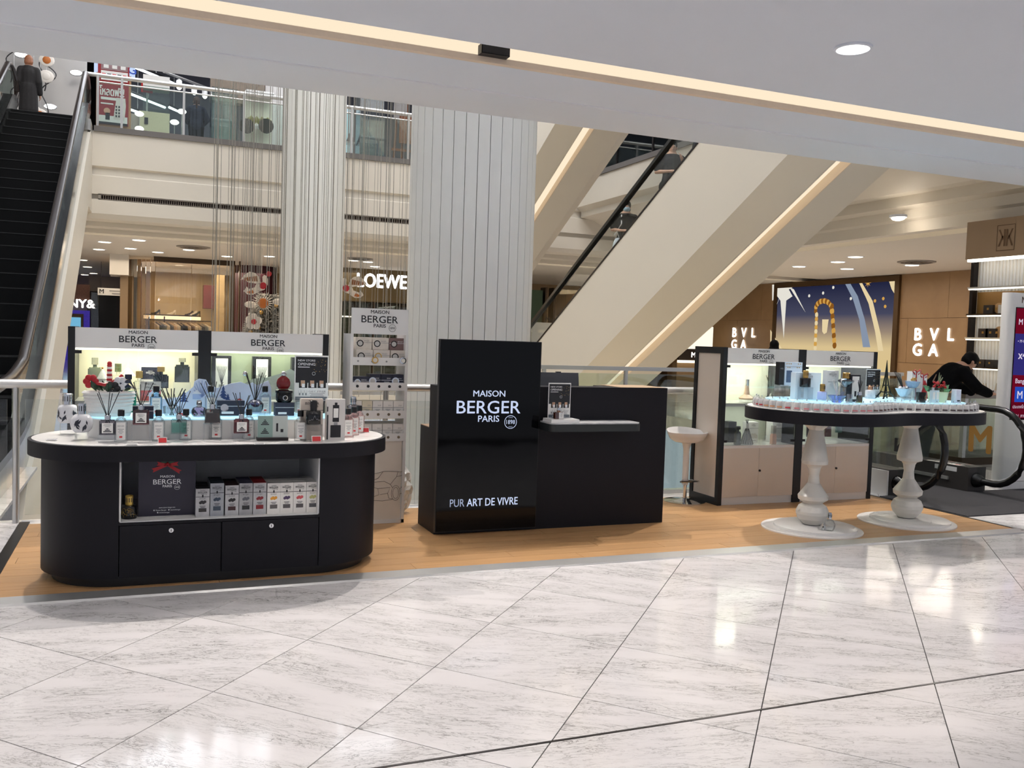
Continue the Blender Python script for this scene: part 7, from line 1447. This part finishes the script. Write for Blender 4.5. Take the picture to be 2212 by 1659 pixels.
def hand(caps, balls, w, d, n, side, curl=.5):
    """palm and five separate bent fingers: w wrist, d pointing direction, n back of hand normal"""
    w, d, n = Vector(w), Vector(d).normalized(), Vector(n).normalized(); s = d.cross(n).normalized()*side
    caps.append((w, w+d*.05, .026, .03)); caps.append((w+d*.05-s*.018, w+d*.085-s*.022, .02, .017)); caps.append((w+d*.05+s*.018, w+d*.085+s*.022, .02, .017))
    for i, L in enumerate((.062, .07, .066, .052)):
        o = w+d*.085+s*(.027-.018*i); k = o+d*L*.55-n*L*.25*curl; e = k+(d*(1-curl)-n*curl).normalized()*L*.5
        caps.append((o, k, .0095, .009)); caps.append((k, e, .009, .0075))
    o = w+d*.03+s*.026; k = o+d*.03+s*.022-n*.01; caps.append((o, k, .012, .011)); caps.append((k, k+d*.03-n*.012, .0105, .009))
def figure(name, label, loc, rz, J, cloth, hair='short', hs=1.0, hairmat=None, face=True, grp=None):
    """J: joint positions (head, neck, shoulders, elbows, wrists, hips, knees, ankles) in local space, facing -Y"""
    t = thing(name, label, 'person', loc, grp, rz); V = {k: Vector(v) for k, v in J.items()}
    caps, balls = [], []; hd = V['head']; fw = V.get('look', Vector((0, -1, 0))).normalized(); rt = fw.cross(UZ).normalized() if abs(fw.z) < .95 else Vector((1, 0, 0)); up = rt.cross(fw)
    balls += [(hd+up*.015, (.076, .088, .098)), (hd-up*.05+fw*.028, (.056, .06, .06)), (hd+fw*.09-up*.012, (.013, .018, .02)), (hd+rt*.078-up*.01, (.012, .02, .03)), (hd-rt*.078-up*.01, (.012, .02, .03)), (hd+fw*.078-up*.055, (.024, .012, .01))]
    caps += [(V['neck'], hd-up*.06, .056, .05), (V['neck'], V['chest'], .1, .13), (V['chest'], V['waist'], .13, .115), (V['waist'], V['pelvis'], .115, .135)]
    for s in ('l', 'r'):
        caps += [(V['neck']-Vector((0, 0, .03)), V['sh'+s], .065, .052), (V['sh'+s], V['el'+s], .05, .038), (V['el'+s], V['wr'+s], .038, .025), (V['pelvis'], V['hip'+s], .11, .095), (V['hip'+s], V['kn'+s], .088, .058), (V['kn'+s], V['an'+s], .055, .036), (V['an'+s], V['an'+s]+Vector((0, -.15, -.04)), .036, .028)]
        d = V['wr'+s]-V['el'+s]; n = V.get('n'+s, Vector((1 if s == 'l' else -1, 0, .2))); hand(caps, balls, V['wr'+s], V.get('d'+s, d), n, 1 if s == 'l' else -1)
    blob('body', SKIN, t, caps, balls, .0105)
    for nm, mat, segs, ball in cloth(V): blob(nm, mat, t, segs, ball, .014)
    hb = [(hd+up*.03-fw*.012, (.09, .1, .1))]
    if hair == 'bob': hb += [(hd-up*.03-fw*.04, (.092, .075, .1)), (hd+up*.07+fw*.03, (.07, .06, .045))]
    if hair == 'short': hb += [(hd+up*.055+fw*.03, (.075, .065, .05)), (hd-up*.02-fw*.045, (.08, .06, .075))]
    if hair == 'pony': hb += [(hd-up*.02-fw*.05, (.085, .065, .09))]
    if hair == 'long': hb += [(hd-up*.08-fw*.04, (.1, .07, .14))]
    hc = [(hd-fw*.1+up*.0, hd-fw*.12-up*.3, .035, .02)] if hair == 'pony' else []
    o = blob('hair', hairmat or HAIRK, t, hc, hb, .012, 3)
    if face:
        for s in (-1, 1):
            e = MB().ball(hd+fw*.084+rt*s*.03+up*.008, (.012, .008, .007), 10, 7).build('eye', M('eye_white', (226, 220, 214), .3, vary=.02) if 'eye_white' not in bpy.data.materials else bpy.data.materials['eye_white'], t, local=True, smooth=True); MB().ball(hd+fw*.091+rt*s*.03+up*.008, .005, 8, 6).build('iris', INK, e, local=True); MB().tube([hd+fw*.088+rt*s*.016+up*.026, hd+fw*.084+rt*s*.046+up*.028], .004, 5).build('eyebrow', HAIRK, t, local=True)
        MB().tube([hd+fw*.09-rt*.02-up*.056, hd+fw*.094-up*.058, hd+fw*.09+rt*.02-up*.056], .005, 6).build('mouth', M('lips', (170, 96, 92), .5, vary=.05) if 'lips' not in bpy.data.materials else bpy.data.materials['lips'], t, local=True)
    return t, V, fw, rt, up
STAND = dict(head=(0, 0, 1.52), neck=(0, .01, 1.37), chest=(0, .01, 1.24), waist=(0, .01, 1.04), pelvis=(0, .01, .93), shl=(.15, .01, 1.315), shr=(-.15, .01, 1.315), ell=(.2, .03, 1.06), elr=(-.2, .03, 1.06), wrl=(.22, -.04, .83), wrr=(-.22, -.04, .83), hipl=(.085, .01, .86), hipr=(-.085, .01, .86), knl=(.09, -.01, .48), knr=(-.09, -.01, .48), anl=(.09, .02, .08), anr=(-.09, .02, .08))
def tee(m, short=True, e=.024):
    def f(V):
        s = [(V['neck']-Vector((0, 0, .05)), V['chest'], .1+e, .135+e), (V['chest'], V['waist'], .135+e, .122+e), (V['waist'], V['pelvis'], .122+e, .14+e)]
        for k in 'lr':
            s += [(V['neck']-Vector((0, 0, .04)), V['sh'+k], .066+e, .052+e), (V['sh'+k], V['sh'+k].lerp(V['el'+k], .75 if short else 1), .056+e, .05+e)]
            if not short: s += [(V['el'+k], V['el'+k].lerp(V['wr'+k], .95), .046+e, .034+e)]
        return [('top' if short else 'jacket', m, s, [])]
    return f
def pants(m, e=.02):
    def f(V):
        s = [(V['waist'].lerp(V['pelvis'], .6), V['pelvis'], .13+e, .14+e)]
        for k in 'lr': s += [(V['pelvis'], V['hip'+k], .115+e, .1+e), (V['hip'+k], V['kn'+k], .094+e, .066+e), (V['kn'+k], V['kn'+k].lerp(V['an'+k], .93), .062+e, .05+e)]
        return [('trousers', m, s, [])]
    return f
def shoes(m):
    def f(V): return [('shoe', m, [(V['an'+k], V['an'+k]+Vector((0, -.16, -.035)), .046, .036)], []) for k in 'lr']
    return f
def combo(*fs): return lambda V: sum((f(V) for f in fs), [])
# woman with a face mask on the escalator
p = at(1353, 446, X=8.25); st = p.z-1.53
J = dict(STAND); J.update(elr=(-.24, -.02, 1.1), wrr=(-.06, -.2, 1.06), nr=(0, -.5, 1), dr=(.9, -.3, 0), ell=(.23, .02, 1.08), wrl=(.12, -.2, 1.0), nl=(0, -.4, 1), dl=(-.8, -.5, 0), look=(.15, -1, -.05))
t, V, fw, rt, up = figure('person', 'person in black top and pale blue mask riding the escalator', (8.25, p.y, st), math.radians(-28), J, combo(tee(KCL), pants(KCL), shoes(KCL)), 'bob')
blob('face_mask', MASKM, t, [], [(V['head']+fw*.05-up*.045, (.066, .052, .052)), (V['head']+fw*.09-up*.03, (.022, .02, .03))], .009, 3)
MB().tube([V['shr']+Vector((.07, -.07, .05)), V['chest']+Vector((-.08, -.16, -.05)), V['waist']+Vector((-.2, -.1, -.05))], .012, 6).build('bag_strap', PAPER, t, local=True, smooth=True)
bg_ = thing('tote_bag', 'white tote bag carried by the masked person on the escalator', 'bag', (8.25-.22, p.y-.12, st+.55)); o = MB().ball((0, 0, .18), (.1, .06, .2), 14, 10).build('bag_body', M('white_blue_bag', (220, 228, 232), .6, vary=.1), bg_, local=True, smooth=True); MB().tube([(-.05, 0, .34), (-.02, 0, .5), (.04, 0, .34)], .008, 6).build('handle', PAPER, bg_, local=True)
# second rider, mostly hidden by the bulkhead
p = at(1440, 312, X=8.25); p.y = 13.35; st = ESC(p.y)-.23
J = dict(STAND); J.update(elr=(-.25, .0, 1.1), wrr=(-.05, -.2, 1.08), nr=(0, -.5, 1), dr=(.9, -.2, 0), ell=(.27, .02, 1.1), wrl=(.16, -.16, 1.26), nl=(1, 0, .2), dl=(-.3, -.3, .9), look=(.1, -1, 0))
figure('person', 'person in dark clothes with folded arms higher on the escalator', (8.25, p.y, st), math.radians(-25), J, combo(tee(DCL), pants(KCL), shoes(KCL)), 'short')
# third dark figure just above, cut by the bulkhead
p = Vector((8.75, 12.75, 0)); st = ESC(p.y)-.23
J = dict(STAND); J.update(elr=(-.24, -.05, 1.12), wrr=(-.3, -.2, 1.0))
figure('person', 'topmost person in black on the escalator, cut by the ceiling edge', (8.6, p.y, st), math.radians(-20), J, combo(tee(KCL, False), pants(KCL), shoes(KCL)), 'short')
# seated visitor on the upper gallery seen from behind
p = at(424, 262, Y=25.1)
J = dict(STAND); J.update(look=(0, -1, -.1), ell=(.26, -.06, 1.1), elr=(-.26, -.06, 1.1), wrl=(.18, -.28, 1.02), wrr=(-.18, -.28, 1.02))
figure('person', 'person with tied brown hair and navy sweater seen from behind upstairs', (p.x, 25.1, U+.0), PI, J, combo(tee(NCL, False, .035), pants(KCL), shoes(KCL)), 'pony', hairmat=HAIRB)
# dark figure at the top of the left escalator
p = at(62, 190, Y=23.2)
J = dict(STAND); figure('person', 'person in a long black patterned coat at the left escalator top', (p.x, 23.2, U), PI, J, combo(tee(M('patterned_black', (30, 27, 28), .8, vary=.6, vscale=30), False, .03), lambda V: [('coat_skirt', M('patterned_black2', (30, 27, 28), .8, vary=.6, vscale=30), [(V['pelvis'], V['pelvis']-Vector((0, 0, .5)), .18, .2)], [])], shoes(KCL)), 'bob', hairmat=M('copper_hair', (150, 96, 66), .5, vary=.4, vscale=30))
# visitor leaning over the glass counter at the right
p = at(2010, 905, Y=8.9); fx = p.x
t0 = at(2010, 1005, Z=0.0)
J = dict(head=(.0, -.52, 1.40), neck=(0, -.40, 1.30), chest=(0, -.28, 1.22), waist=(0, -.10, 1.06), pelvis=(0, .02, .94), shl=(.16, -.34, 1.25), shr=(-.16, -.34, 1.25), ell=(.22, -.5, 1.05), elr=(-.22, -.5, 1.06), wrl=(.16, -.66, .99), wrr=(-.16, -.7, .99), nl=(0, 0, 1), nr=(0, 0, 1), dl=(0, -1, -.08), dr=(0, -1, -.08), look=(0, -.75, -.6), hipl=(.085, .03, .86), hipr=(-.085, .03, .86), knl=(.1, .02, .48), knr=(-.1, .06, .48), anl=(.11, .06, .08), anr=(-.1, .12, .08))
t, V, fw, rt, up = figure('person', 'person in black jacket leaning over the jewellery counter', (9.62, 8.95, 0), math.radians(72), J, combo(tee(KCL, False, .03), pants(JEAN), shoes(KCL)), 'short')
MB().tube([V['shl']+Vector((-.06, .02, .1)), V['chest']+Vector((.02, .17, .04)), V['waist']+Vector((-.12, .14, .06))], .008, 6).build('bag_strap', M('tan_strap', (140, 112, 88), .6, vary=.1), t, local=True, smooth=True)
# distant visitor before the lit picture
figure('person', 'distant dark haired person seen above the side vitrine', (11.3, 14.3, 0), math.radians(140), dict(STAND), combo(tee(KCL, False), pants(KCL), shoes(KCL)), 'long')
